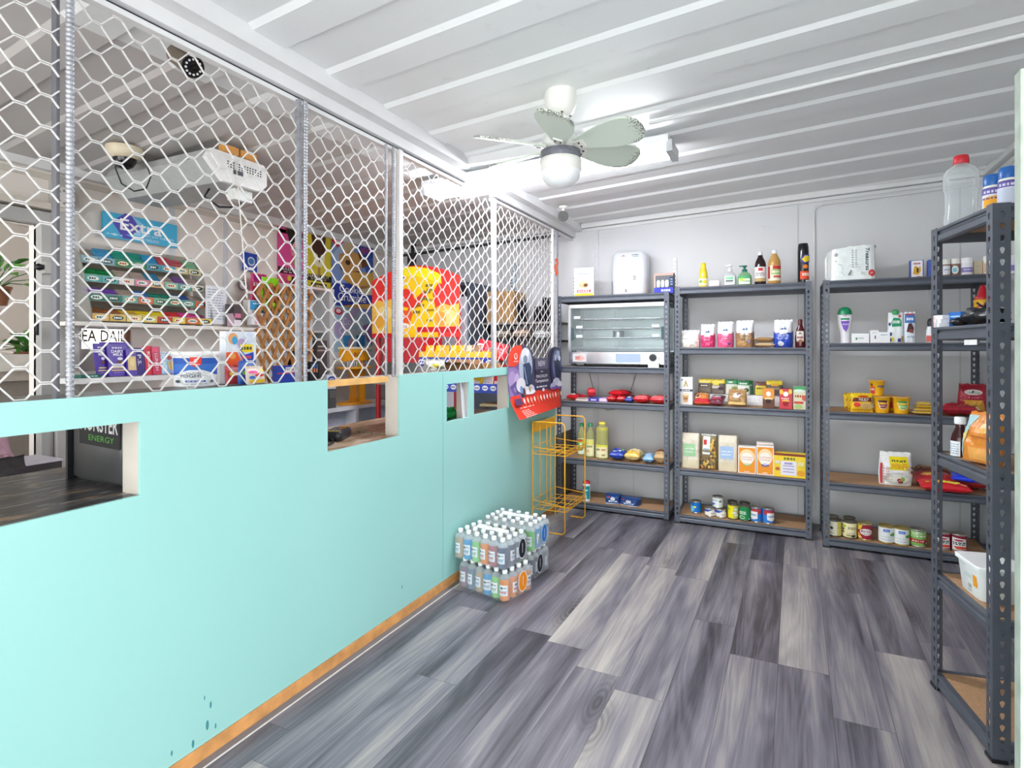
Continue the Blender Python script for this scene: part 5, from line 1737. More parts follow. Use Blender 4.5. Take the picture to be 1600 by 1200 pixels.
xc, w, h = std(1422, 1443, 409, .12, Z)
carton('small_card_box', 'small blue and white box with yellow picture beside the jars on the corner unit', 'box', w, h + .01, .05, '#3c52a8', [('r', -.85, -1, .85, .95, '#efeef2'), ('g', .0, .62, .5, .09, '#b04a5c'), ('p', [(-.6, -.5), (-.4, .3), (-.1, .4), (.2, .1), (.5, .4), (.6, -.2), (.2, -.6)], '#d9a83c'), ('e', .1, -.1, .15, .3, '#3c3c34'), ('g', .3, -.8, .3, .05, '#b04a4c')], (xc, Y + .14, Z))
xc, w, h = std(1451, 1460, 408, .10, Z)
carton('small_card_box', 'narrow blue box edge showing behind the slotted post', 'box', w, h + .01, .06, '#4a62b4', [], (xc, Y + .13, Z))
GJ = 'jars and tubs on top of the corner unit'
for k, (u0, u1, vt, lab, body, lidc, shp) in enumerate((
        (1472, 1486, 408, 'brown jar with white lid and pale label, nearest the slotted post', '#9c7c70', '#e6e4de', [('r', -.8, -.9, .8, .9, '#dfe3ea'), ('g', 0, .1, .5, .15, '#9aa8bc')]),
        (1486, 1501, 407, 'brown jar with white lid and turquoise leaf label', '#8e6c62', '#e9e7e2', [('e', -.2, 0, .6, .8, '#e6efef'), ('e', -.3, -.05, .35, .5, '#7cc0cc')]),
        (1501, 1521, 406, 'white and purple tub with white lid beside the brown jars', '#ece9f0', '#f2f0f2', [('r', -1, -.6, 1, .35, '#8d84c0'), ('g', .1, -.1, .6, .12, '#d8d4ec')]),
        (1537, 1551, 403, 'cream and tan striped tub near the door side post', '#e9e2dc', '#f2efe9', [('r', -.9, -.8, -.3, .9, '#d3b49c'), ('r', .1, -.8, .6, .9, '#d9c0ac')]),
        (1574, 1589, 402, 'purple and white tub at the outer end of the corner unit', '#e6e2ee', '#efedf0', [('r', -1, -.7, 1, .4, '#8a7cc0')]))):
    xc, w, h = std(u0, u1, vt, .08, Z)
    h += .012
    r = w / 2
    t = bottle('jar', lab, 'jar', [(r * .95, 0), (r, .004), (r, h * .66), (r * .92, h * .72)], body, shp, (xc, Y + .09, Z), lidc, [(r * 1.0, h * .70), (r * 1.0, h * .97), (r * .9, h)], r * 1.004, h * .36, h * .28, 0, GJ)
xc, w, h = std(1521, 1536, 411, .10, Z)
carton('beige_box', 'plain beige carton between the purple tub and the striped tub', 'box', w, h + .012, .06, '#cfc4a8', [('r', .75, -1, 1, 1, '#a87a4c'), ('g', -.2, .3, .5, .06, '#b9ad90')], (xc, Y + .12, Z))

# second shelf
Z = Z3[1]
xc, w, h = std(1308, 1332, 480, .08, Z)
r = w / 2
t = bottle('shampoo_bottle', 'white and purple shampoo bottle with round green cap standing on its cap end', 'bottle', [(r * .60, 0), (r * .60, .02), (r * .55, h * .12), (r * .62, h * .28), (r * .82, h * .45), (r * .98, h * .66), (r * 1.0, h * .76), (r * .97, h * .80)], '#eceaf0', [('p', [(-.75, .35), (.75, .35), (.45, -.45), (.1, -.75), (-.3, -.5)], '#7a56b4'), ('r', -.75, .45, .75, .65, '#3f9a6c'), ('g', 0, .85, .3, .05, '#c06a70'), ('g', .1, .0, .5, .08, '#c9b8e6')], (xc, Y + .08, Z), '#1d8a5c', [(r * .98, h * .79), (r * .92, h * .88), (r * .7, h * .96), (r * .3, h), (.0005, h * 1.002)], r * 1.0, h * .52, h * .27, 0, None, .62, ang=.8)
for u0, u1, vt, lab, sh in ((1331, 1358, 521, 'long flat white soap carton with green mark', [('e', -.45, -.1, .12, .3, '#5a9a5c'), ('g', .1, 0, .3, .12, '#a9b0b4')]), (1360, 1373, 516, 'small square white carton, taller of the small white boxes', [('e', .2, -.1, .18, .3, '#6a74a0'), ('g', 0, .6, .5, .06, '#b8bcc8')]), (1373, 1391, 519, 'small white carton beside the green fruit pouch', [('g', 0, .5, .6, .08, '#8a94a4')])):
    xc, w, h = std(u0, u1, vt, .05, Z)
    carton('soap_carton', lab, 'carton', w, max(h, .02), .05, '#eef0f2', sh, (xc, Y + .08, Z), 0, 'small white soap cartons on the corner unit')
for u0, u1, vt, lab, c, sh, capc in ((1388, 1412, 491, 'white baby food pouch with green splash, blueberries and green cap', '#e9eeee', [('p', [(-.6, .45), (-.3, .75), (.5, .72), (.75, .5), (.7, .15), (-.5, .1)], '#2f9a6c'), ('g', .05, .45, .5, .10, '#e6f2ea'), ('e', .55, .85, .18, .1, '#c9464c'), ('e', -.7, -.4, .2, .14, '#3a4478'), ('e', -.8, .3, .16, .12, '#4a5484'), ('e', -.5, -.75, .22, .16, '#d9c43c'), ('e', -.75, -.8, .2, .14, '#33406c'), ('r', .2, -.95, .6, -.7, '#3c4a80'), ('e', .8, -.7, .15, .2, '#c9a46c')], '#3f9a5c'), (1413, 1431, 490, 'blue and white baby food pouch with dark red animal picture', '#dfe6ee', [('r', -.9, .35, .9, .98, '#4a78b8'), ('r', -.8, .9, .8, 1, '#c2444c'), ('g', 0, .62, .6, .09, '#e6eef6'), ('p', [(-.6, -.25), (-.3, .3), (.2, .35), (.6, .0), (.5, -.35)], '#4a2c2c'), ('e', .1, -.2, .4, .12, '#8a4038'), ('g', .1, -.6, .6, .06, '#a0b4c4')], None)):
    xc, w, h = std(u0, u1, vt, .06, Z)
    if capc:
        t = soft('food_pouch', lab, 'pouch', w, h, .05, c, sh, (xc, Y + .08, Z), (0, 0, 0), 'pouch', 'baby food pouches', wr=.06)
        MB().lathe([(.016, h - .004), (.020, h + .012), (.018, h + .024), (.006, h + .030)], mat(capc, .4), 12).build('cap', t)
    else:
        soft('food_pouch', lab, 'pouch', w, h, .05, c, sh, (xc, Y + .08, Z), (0, 0, 0), 'pouch', 'baby food pouches', wr=.06)
xc, w, h = std(1447, 1461, 497, .08, Z)
r = w / 2
bottle('roll_on_bottle', 'small white bottle with black ball cap and coral band behind the post', 'bottle', [(r * .8, 0), (r, .01), (r, h * .5), (r * .7, h * .66)], '#eef0f4', [('r', -1, -1, 1, .4, '#d96a64')], (xc, Y + .08, Z), '#23272e', [(r * .7, h * .66), (r * .8, h * .8), (r * .6, h * .95), (.0005, h)], r * 1.01, h * .22, h * .18)

# third shelf: noodles and coffee
Z = Z3[2]
GN = 'noodle cups and packets on the third shelf of the corner unit'


def cup(u0, u1, vt, lab, z, yo, band, sh, h=None):
    xc, w = span(u0, u1, Y + yo)
    r = w / 2
    h = h or (zat((u0 + u1) / 2, vt, Y + yo) - z)
    t = thing('noodle_cup', lab, 'cup', (xc, Y + yo, z), 0, 'yellow noodle cups')
    MB().lathe([(r * .74, 0), (r * .76, .003), (r * .95, h * .93), (r * 1.0, h * .94), (r * 1.0, h * .98), (r * .96, h), (r * .93, h * .975), (.0005, h * .975)], mat('#f2b81c', .45, 0, .05), 28).build('cup_body', t)
    MB().lathe([(r * .965, h * .945), (r * 1.02, h * .95), (r * 1.02, h * .985), (r * .98, h * .99)], mat('#d9a860', .4), 28).build('rim', t)
    lr = lambda z_: r * (.765 + .195 * (.5 + z_ * .42))
    art(MB(), sh, lambda x, zz, o: ((lr(zz) + .0006 + o) * math.sin(x * 1.35), -(lr(zz) + .0006 + o) * math.cos(x * 1.35), h * (.5 + zz * .42)), .0004, True).build('label', t)
    return h


b = lambda c, t_: [('p', [(-.45, .45), (.0, .62), (.5, .5), (.55, -.3), (.2, -.62), (-.25, -.55)], '#f4e3c0'), ('p', [(-.38, .38), (.0, .52), (.42, .42), (.46, -.28), (.18, -.52), (-.2, -.46)], c), ('e', 0, .52, .45, .13, t_), ('e', .02, .22, .38, .16, '#e9b83c')]
h0 = cup(1363, 1392, 619, 'yellow noodle cup with maroon shield, front left of the little cup pyramid', Z, .10, '#8a2a3c', b('#8a2234', '#4a2a30') + [('t', 'BEEF', .04, -.18, .3, .10, '#f2dcd8')])
cup(1393, 1423, 620, 'yellow noodle cup with green shield', Z, .10, '#6ab04c', b('#6cb45a', '#3f8a4c') + [('g', .04, -.18, .3, .08, '#dff0d4')])
cup(1357, 1383, 594, 'yellow noodle cup with red stripe on top of the cup with the maroon shield', Z + h0 + .002, .125, '#c2303c', [('r', -.8, -.9, -.3, .2, '#c8343c'), ('r', -.75, .3, -.5, .7, '#8a3a3c'), ('g', .4, .3, .4, .12, '#6a5a64'), ('r', .1, .1, .8, .45, '#8a6a74'), ('g', -.55, -.2, .2, .15, '#f0d0c4')])
cup(1372, 1402, 612, 'yellow noodle cup tucked behind the two front cups', Z, .215, '#c8343c', [('r', -.5, -.6, .5, .3, '#c8343c')], h0)
GNP = 'beef noodle packets leaning on the noodle cups'
for k, (u0, u1, yo, lab, rz) in enumerate(((1316, 1346, .24, 'rearmost yellow and red noodle packet of the leaning trio', .5), (1322, 1356, .16, 'middle yellow and red noodle packet of the leaning trio', .35), (1328, 1364, .07, 'front noodle packet with white beef lettering, leaning on the cups', .12))):
    xc, w = span(u0, u1, Y + yo)
    h = zat((u0 + u1) / 2, 619, Y + yo) - Z
    soft('noodle_packet', lab, 'packet', w, h, .05, '#e6b81c', [('p', [(-.8, .55), (.8, .6), (.9, .1), (-.9, .05)], '#6a2a24'), ('t', 'BEEF', .15, .33, .45, .16, '#f2ece4'), ('e', -.5, -.3, .3, .3, '#d93a2c'), ('e', .35, -.45, .55, .42, '#d9b878'), ('e', .35, -.45, .4, .3, '#c9a060'), ('r', -1, .7, 1, .98, '#e9d01c'), ('e', .1, .75, .5, .12, '#c03a2c')], (xc, Y + yo, Z + h / 2), (R(-8), 0, rz), 'pillow', GNP, wr=.08, rest=Z)
for k in range(4):
    xc, w = span(1424 + 3 * k, 1464 - 2 * k, Y + .08)
    lying('noodle_packet', 'flat cream and yellow packet, %s of the stack beside the green noodle cup' % ('bottom', 'second from bottom', 'third from bottom', 'top')[k], 'packet', w, .12, .020, ('#d9c48a', '#e2d29c', '#c9a84c', '#ddc990')[k], [('r', -1, -1, 1, -.7, '#d9b02c')], xc, Y + .10 + .01 * k, Z + .0185 * k, .05 * (-1) ** k, group='flat noodle packets')
for k, (u0, u1, lab) in enumerate(((1466, 1530, 'long dark red foil packet lying in front of the coffee bag'), (1476, 1524, 'short dark red foil packet behind the long one'))):
    xc, w = span(u0, u1, Y + .05 + .1 * k)
    lying('coffee_packet', lab, 'packet', w, .12, .055, '#9c1c2e', [('r', -.8, -.2, -.6, .3, '#c8505c'), ('g', .1, -.3, .3, .06, '#d9a07c')], xc, Y + .09 + .13 * k, Z, .0, group='dark red coffee packets', wr=.22)
xc, w, h = std(1500, 1546, 603, .28, Z)
soft('coffee_bag', 'dark red coffee bag with white oval and gold panel, standing', 'bag', w, h, .08, '#a31f33', [('e', .0, .52, .62, .20, '#d9d6ce'), ('e', .0, .52, .56, .165, '#c3c4bc'), ('e', -.02, .56, .08, .06, '#2a2a26'), ('g', .05, .48, .35, .03, '#5a5a50'), ('p', [(-.7, -.05), (.6, -.05), (.75, -.8), (-.8, -.8)], '#cf9a3c'), ('g', .0, .12, .35, .07, '#d0607c'), ('e', .1, -.62, .4, .12, '#f0e2b4')], (xc, Y + .32, Z), (0, 0, -.1), 'pouch', 'dark red coffee packets', wr=.16)

# fourth shelf: oats and snacks
Z = Z3[3]
xc, w, h = std(1375, 1428, 711, .06, Z)
soft('oats_bag', 'white bag of rolled oats with yellow square and bowl picture', 'bag', w, h, .09, '#eeebe8', [('r', -.45, .0, .72, .82, '#f0d91c'), ('g', .15, .56, .45, .06, '#4a5a34'), ('t', 'ROLLED', .15, .32, .48, .085, '#d9602c'), ('t', 'OATS', .15, .13, .48, .085, '#d9602c'), ('e', .05, -.55, .80, .38, '#c9cfc8'), ('e', .05, -.5, .66, .27, '#e6e2d4'), ('e', .1, -.62, .14, .10, '#a8383c'), ('e', .3, -.55, .12, .14, '#8aa84c'), ('e', .18, -.75, .16, .08, '#8a2c30')] +
     [('e', -.78 + .12 * (k % 3), -.6 + .17 * (k // 3), .03, .03, '#c8505a') for k in range(15)] + [('r', -.98, -.9, -.88, .4, '#d0404a'), ('e', .85, -.1, .10, .10, '#8a5c3c'), ('e', .88, .2, .08, .09, '#9a6a44')], (xc, Y + .12, Z), (0, 0, .12), 'pouch', None, wr=.10, crimp='#f2efec')
GSN = 'shiny snack bags lying on the fourth shelf of the corner unit'
for u0, u1, v0, yo, d, zz, lab, c, sh, rz in (
        (1430, 1492, 735, .28, .085, .0, 'brown and gold snack bag lying at the back behind the red ones', '#7a4038', [('r', -.8, -.2, .8, .3, '#c9a468'), ('e', .3, .4, .4, .2, '#a86a4c')], -.1),
        (1428, 1498, 744, .12, .075, .0, 'brown and red snack bag in the middle of the pile beside the oats', '#b8323a', [('r', -.7, .1, .6, .7, '#b0683c'), ('e', .5, .3, .25, .2, '#8a7aa8'), ('e', -.4, -.4, .3, .2, '#d9a85c')], .08),
        (1438, 1522, 755, -.03, .060, .0, 'bright red snack bag with yellow lettering in front of the pile', '#d0202c', [('g', -.35, -.3, .4, .20, '#f0d44c'), ('e', .3, -.35, .3, .2, '#f0d050'), ('g', .7, -.6, .15, .08, '#f2e0a0')], -.02),
        (1502, 1546, 748, .14, .065, .0, 'red and orange snack bag behind the royal blue one', '#c23438', [('e', -.5, .3, .3, .2, '#f0b4a0'), ('g', .1, .2, .4, .1, '#f2d8d0'), ('e', .7, -.3, .3, .25, '#f2c02c')], .1),
        (1492, 1543, 757, .0, .042, .068, 'royal blue snack bag with white lettering lying on the red ones', '#1c3cd0', [('g', .2, .0, .5, .14, '#dfe6fa'), ('r', .2, -.7, 1, -.5, '#e04a5c'), ('r', .5, -1, 1, -.8, '#e9e4f0')], -.25)):
    xc, w = span(u0, u1, Y + yo)
    lying('snack_bag', lab, 'snack bag', w, .13, d, c, sh, xc, Y + yo + .075, Z + zz, rz, .12, group=GSN, wr=.16)

# bottom shelf of tins
Z = Z3[4]
ol = [('e', -.4, .05, .18, .22, '#3c3c2c'), ('g', -.45, -.7, .3, .06, '#7a7a6c'), ('r', .2, -.98, 1, .98, '#d9c96a'), ('g', .6, .3, .3, .04, '#b0a04c'), ('g', .6, .1, .3, .04, '#b0a04c'), ('e', -.8, .75, .3, .15, '#6a8a4c')]
_, _, _, h3 = tin(1294, 1315, 815, .085, 'pale yellow olive tin nearest the unit corner post', ol, '#e9e6cc', lid=M_LIDD)
tin(1293, 1311, 809, .175, 'olive tin half hidden behind the first pale yellow tin', [], '#d9d4b4', lid=M_LIDD, hh=h3)
ol2 = [('e', -.7, .55, .3, .22, '#a9c43a'), ('e', -.75, .1, .16, .14, '#3a3a30'), ('e', -.75, -.3, .16, .14, '#43402f'), ('e', .3, -.8, .28, .16, '#2e2c28'), ('g', .3, .45, .5, .05, '#7a745c'), ('g', .3, .25, .5, .05, '#7a745c'), ('e', .1, -.45, .5, .14, '#d9d0c0'), ('e', -.1, -.75, .3, .12, '#b09a5c')]
tin(1316, 1339, 820, .085, 'pale yellow tin with black olives between two tins', ol2, '#ece3b0', lid=M_LIDD)
tin(1317, 1337, 814, .180, 'dark lidded tin standing behind the black olive tin', [], '#ddd0a0', lid=M_LIDD, hh=h3)
bf = [('r', -1, -1, 1, 1, '#a0223c'), ('p', [(-1, .98), (-.3, .98), (-.5, .3), (-1, .1)], '#d9c43a'), ('e', .05, .02, .62, .48, '#efe4e2'), ('t', 'BEEF', .05, .12, .42, .13, '#7a1c3c'), ('g', .05, -.25, .35, .05, '#8a6a74'), ('p', [(-1, -.2), (-.7, -.1), (-.3, -.9), (-.6, -1), (-1, -.7)], '#d9a43a'), ('e', -.6, -.75, .2, .14, '#e9cf7a')]
tin(1340, 1363, 828, .085, 'maroon beef tin with white oval', bf, '#a0223c', lid=mat('#b9b07a', .35, .7))
gw = [('r', -.35, .45, .25, .82, '#2f62c8'), ('g', -.05, .62, .22, .05, '#dfe8f8'), ('e', .65, .15, .38, .20, '#6cae4c'), ('e', .5, .05, .25, .14, '#4f9a3c'), ('e', .8, .0, .2, .12, '#7cbc58'), ('g', .0, -.25, .5, .04, '#b9c8b4'), ('g', .0, -.65, .5, .05, '#b8c4cc')]
tin(1372, 1397, 832, .080, 'white tin with blue square and green peas, nearer the beef tin', gw, '#ecefee', lid=mat('#b9a45c', .35, .7))
tin(1396, 1421, 836, .075, 'white tin with blue square and green peas, nearer the salad tin', gw, '#ecefee', lid=mat('#b9a45c', .35, .7))
tin(1421, 1447, 844, .085, 'green and red tin with ring picture beside the white pea tins', [('r', -1, .1, 1, .95, '#8fbf6a'), ('e', -.2, .75, .9, .2, '#dfe8d0'), ('g', 0, .35, .7, .08, '#e9f4dc'), ('p', [(-1, -.05), (1, -.15), (1, -.65), (-1, -.5)], '#c03a3c'), ('g', -.1, -.35, .5, .07, '#f2dcd8'), ('e', .75, -.65, .3, .28, '#4a3c34'), ('e', .75, -.65, .12, .11, '#e9e6e0')], '#7fb45c')
tm = [('r', -1, -1, 1, 1, '#8a1c30'), ('p', [(-.75, .78), (.55, .62), (.6, -.85), (-.75, -.95)], '#eceae6'), ('e', -.15, .42, .42, .13, '#c03444'), ('g', -.1, .08, .55, .09, '#3c5a54'), ('g', -.1, -.14, .5, .08, '#3c5a54'), ('p', [(-.6, -.45), (.1, -.35), (.6, -.5), (.5, -.75), (-.3, -.8)], '#d8503c')]
tin(1461, 1485, 837, .085, 'dark red tomato tin partly behind the slotted post', tm, '#8a1c30')
tin(1485, 1511, 841, .085, 'dark red tomato tin at the door end of the bottom row', tm, '#8a1c30')

# ================================================================== end-on unit by the door
Z4 = U4['lv']


def u4(a, b, z):
    """Point on the end-on unit: a along its visible narrow end (0 near .. 1 far), b metres in from that face."""
    q = A4 + (B4 - A4) * a
    n = Vector(((B4 - A4).y, -(B4 - A4).x, 0)).normalized()
    q = q + n * b
    return (q.x, q.y, z)


# top: empty clear bottle, two spread tubs
q = u4(.86, .075, Z4[0])
dep = -q[0] * _S + q[1] * _C
r = 44 / F_PX * dep / 2
h = (352 - 268) / F_PX * dep * 1.0 + .015
HB = h
t = bottle('empty_bottle', 'large empty clear plastic bottle with red cap on the end-on unit', 'bottle', [(r * .96, 0), (r, .01), (r * 1.0, h * .20), (r * .94, h * .24), (r * .94, h * .60), (r * 1.04, h * .64), (r * 1.04, h * .92), (r * .9, h * 1.0), (r * .45, h * 1.08), (r * .40, h * 1.12)], '', None, q, None, None, trans=clear('#eef2f4', .16, .06))
MB().lathe([(r * .46, h * 1.09), (r * .48, h * 1.10), (r * .44, h * 1.22), (r * .40, h * 1.235)], mat('#c91f2e', .4, 0, .08), 20).build('cap', t)
for a, b_, u, vt, lab, extra in ((.40, .085, 1550, 274, 'white tub with blue lid and orange panel, the lower of two on the end-on unit', True), (.19, .085, 1573, 262, 'white tub with blue lid and purple framed label, nearest the door', False)):
    q = u4(a, b_, Z4[0])
    dep = -q[0] * _S + q[1] * _C
    r = 27 / F_PX * dep / 2
    zt = CAM_H + (HOR - vt) / F_PX * dep
    h = zt - Z4[0]
    sh = [('r', -1, -1, 1, 1, '#5c50a0'), ('r', -.9, -.88, .9, .9, '#e4e4f0'), ('r', -.9, .45, .9, .9, '#6a60a8'), ('g', 0, .66, .6, .1, '#d9d4ec')]
    sh += [('p', [(-.6, -.88), (.9, -.88), (.9, .5), (.2, .3), (-.6, .2)], '#f0ac34'), ('g', -.2, .1, .5, .06, '#5a5490')] if extra else [('r', -.85, -.85, .85, .35, '#c9d0e4')]
    t = bottle('spread_tub', lab, 'tub', [(r * .92, 0), (r, .01), (r, h * .68), (r * .9, h * .74)], '#f0ece0', sh, q, '#1f62b0', [(r * .94, h * .72), (r * .97, h * .76), (r * .97, h * .96), (r * .85, h)], r * 1.004, h * .36, h * .30, RZ4 - .5, 'tubs with blue lids', ang=1.4)

# second shelf: white boxes, blue box, black bags, mustard
Z = Z4[1]
for k, (a, z0) in enumerate(((.90, 0), (.90, .0155), (.90, .031))):
    p = u4(a, .035, Z + z0)
    carton('pill_box', 'flat white carton, %s of three stacked by the far post of the end-on unit' % ('lowest', 'middle', 'top')[k], 'carton', .045, .0152, .07, '#eef0f4', [('r', -1, -1, -.6, .5, '#e8b8b4'), ('g', .2, .2, .5, .1, '#b8c0cc')], p, RZ4 - PI / 2 + .15 * k, 'flat white cartons')
p = u4(.82, .075, Z)
t = carton('blue_box', 'glossy blue carton with pale stripe behind the black bags', 'carton', .058, .056, .07, '#1c6cc0', [('r', -.6, .3, .9, .5, '#a9ccec'), ('p', [(-.5, -.2), (.4, .1), (.8, -.3), (.3, -.5)], '#4a3a34')], p, RZ4 - PI / 2 + .3)
for k, (a, b_, s, lab) in enumerate(((.70, .04, .38, 'small crumpled black bag beside the blue carton'), (.48, .06, .74, 'large crumpled black bag in the middle of the shelf'), (.24, .055, .66, 'crumpled black bag by the near post of the end-on unit'))):
    p = u4(a, b_, Z + .045 * s)
    t = thing('black_bag', lab, 'bag', p, RZ4 + k, 'crumpled black bags')
    mb = MB()
    vs, fs = [], []
    NU, NV = 16, 9
    for j in range(NV + 1):
        for i in range(NU):
            th, ph = 2 * PI * i / NU, PI * j / NV
            d = Vector((math.cos(th) * math.sin(ph), math.sin(th) * math.sin(ph), math.cos(ph)))
            rr = 1 + .45 * noise.noise(d * 2.2 + Vector((k * 7, 0, 0))) + .2 * noise.noise(d * 5)
            vs.append((d.x * .072 * s * rr, d.y * .060 * s * rr, max(-.0445 * s, d.z * .042 * s * rr)))
    fs = [(j * NU + i, j * NU + (i + 1) % NU, (j + 1) * NU + (i + 1) % NU, (j + 1) * NU + i) for j in range(NV) for i in range(NU)]
    mb.add(vs, fs, mat('#1a1b22', .35, 0, .2, 20, .3), True)
    mb.build('bag', t)
    MB().tube([(.02 * s, 0, .05 * s), (.035 * s, .01, .065 * s), (.05 * s, .0, .05 * s), (.04 * s, -.02, .035 * s)], .004, mat('#24262e', .4)).build('strap', t)
q = u4(.86, .145, Z)
dep = -q[0] * _S + q[1] * _C
r = 22 / F_PX * dep / 2
h = (512 - 447) / F_PX * dep
bottle('mustard_bottle', 'yellow squeeze bottle with pointed red cap behind the black bags', 'bottle', [(r * .95, 0), (r, .008), (r, h * .60), (r * .93, h * .66)], '#f2b418', [('e', 0, .35, .62, .3, '#e2564c'), ('g', 0, .35, .4, .08, '#f6dca8'), ('r', -.9, -.6, .9, -.2, '#f0cf4c')], q, '#c42230', [(r * .94, h * .66), (r * .98, h * .70), (r * .62, h * .76), (r * .34, h * .96), (r * .2, h)], r * 1.004, h * .36, h * .26, -.2, None, .7)

# third shelf: two sauce bottles and the orange bag
Z = Z4[2]
for a, b_, lab, q_ in ((.74, .05, 'dark brown sauce bottle with white cap and white label, nearer the far post', 0.0), (.62, .095, 'dark brown sauce bottle with white cap, half hidden by the orange bag', .4)):
    p = u4(a, b_, Z)
    dep = -p[0] * _S + p[1] * _C
    h = (707 - 650) / F_PX * dep + .01
    r = 24 / F_PX * dep / 2
    bottle('brown_sauce_bottle', lab, 'bottle', [(r * .92, 0), (r, .006), (r, h * .40), (r * .9, h * .52), (r * .52, h * .72), (r * .46, h * .84)], '#3a1416', [('r', -1, -1, .55, 1, '#e9edf2')] + [('g', -.2, .6 - .3 * k, .6, .05, '#8a98a8') for k in range(5)], p, '#eceef0', [(r * .60, h * .82), (r * .64, h * .84), (r * .64, h * .98), (r * .5, h)], r * 1.005, h * .20, h * .19, RZ4 - 1.0 + q_, 'brown sauce bottles', ang=1.1)
p = u4(.37, .045, Z + .002)
dep = -p[0] * _S + p[1] * _C
soft('crisp_bag', 'orange bag with pale blue corner hanging over the shelf edge of the end-on unit', 'bag', .15, .165, .06, '#d9862c', [('p', [(-1, .95), (-.3, .95), (-.5, .3), (-.8, -.9), (-1, -.9)], '#a9c8cc'), ('p', [(-.9, .1), (-.5, .3), (-.7, -.3)], '#e0d07c'), ('e', .35, .45, .28, .22, '#f0d6a8'), ('e', .35, .35, .32, .12, '#e9b05c'), ('r', -.3, -.9, .8, -.4, '#e0a050'), ('g', .2, .05, .4, .04, '#b8682c')], (p[0], p[1], Z + .004), (R(-6), 0, RZ4 - PI / 2 + .25), 'pouch', None, wr=.14)

# fourth shelf: white bucket
Z = Z4[3]
q = u4(.50, .10, Z)
dep = -q[0] * _S + q[1] * _C
r = 64 / F_PX * dep / 2
t = thing('white_bucket', 'square white plastic bucket with lid and small orange label on the end-on unit', 'bucket', q, RZ4 - PI / 2)
h = .112
mb = MB()
ring = lambda k, z: [(k * x, k * y, z) for x, y in [(r * .9 * sx + .02 * math.cos(a + PI / 2 * i), r * .75 * sy + .02 * math.sin(a + PI / 2 * i)) for i, (sx, sy) in enumerate(((1, 1), (-1, 1), (-1, -1), (1, -1))) for a in (0, PI / 4, PI / 2)]]
lv = [(.84, 0), (.86, .004), (1.0, h)]
vs = [p_ for k, z in lv for p_ in ring(k, z)]
n = 12
mb.add(vs, [(j * n + i, j * n + (i + 1) % n, (j + 1) * n + (i + 1) % n, (j + 1) * n + i) for j in range(2) for i in range(n)], mat('#eceeec', .35, 0, .02), True)
mb.add(vs[:n], [tuple(range(n))[::-1]], mat('#eceeec', .35, 0, .02))
mb.build('bucket_body', t)
mb = MB()
lv = [(1.0, h - .003), (1.09, h - .002), (1.10, h + .008), (1.06, h + .011)]
vs = [p_ for k, z in lv for p_ in ring(k, z)]
mb.add(vs, [(j * n + i, j * n + (i + 1) % n, (j + 1) * n + (i + 1) % n, (j + 1) * n + i) for j in range(3) for i in range(n)] + [tuple(range(3 * n, 4 * n))], mat('#f2f4f3', .35, 0, .02))
mb.build('lid', t)
sf = lambda x, z, o: (r * .88 * x, -(r * .75 + .02) * (.88 + .10 * (z + 1) / 2) - .001 - o, h * .5 * (1 + z))
label([('r', .52, -.25, .95, .45, '#f2a21c'), ('g', .0, .2, .35, .12, '#c9dcd8'), ('r', -.05, -.55, .2, -.3, '#a8b0ac'), ('g', .1, -.7, .2, .04, '#a8b0ac')], sf, t)
# ================================================================== shop floor: drink packs, wire rack, poster card
FILM = clear('#f4f8fa', .10, .12)


def drink_bottle_proto(color, labc, x):
    """Small sports drink bottle."""
    t = None
    r, h = .0285, .158
    b = MB()
    b.lathe([(r * .86, 0), (r * .98, .005), (r, .012), (r * .93, .045), (r, .075), (r, .112)], mat(color, .15, 0, .08), 16)
    b.lathe([(r, .112), (r * .96, .116), (r * .74, .126), (r * .44, .136), (r * .40, .144)], clear('#cfd8da', .42, .1), 16)
    return b, r, h


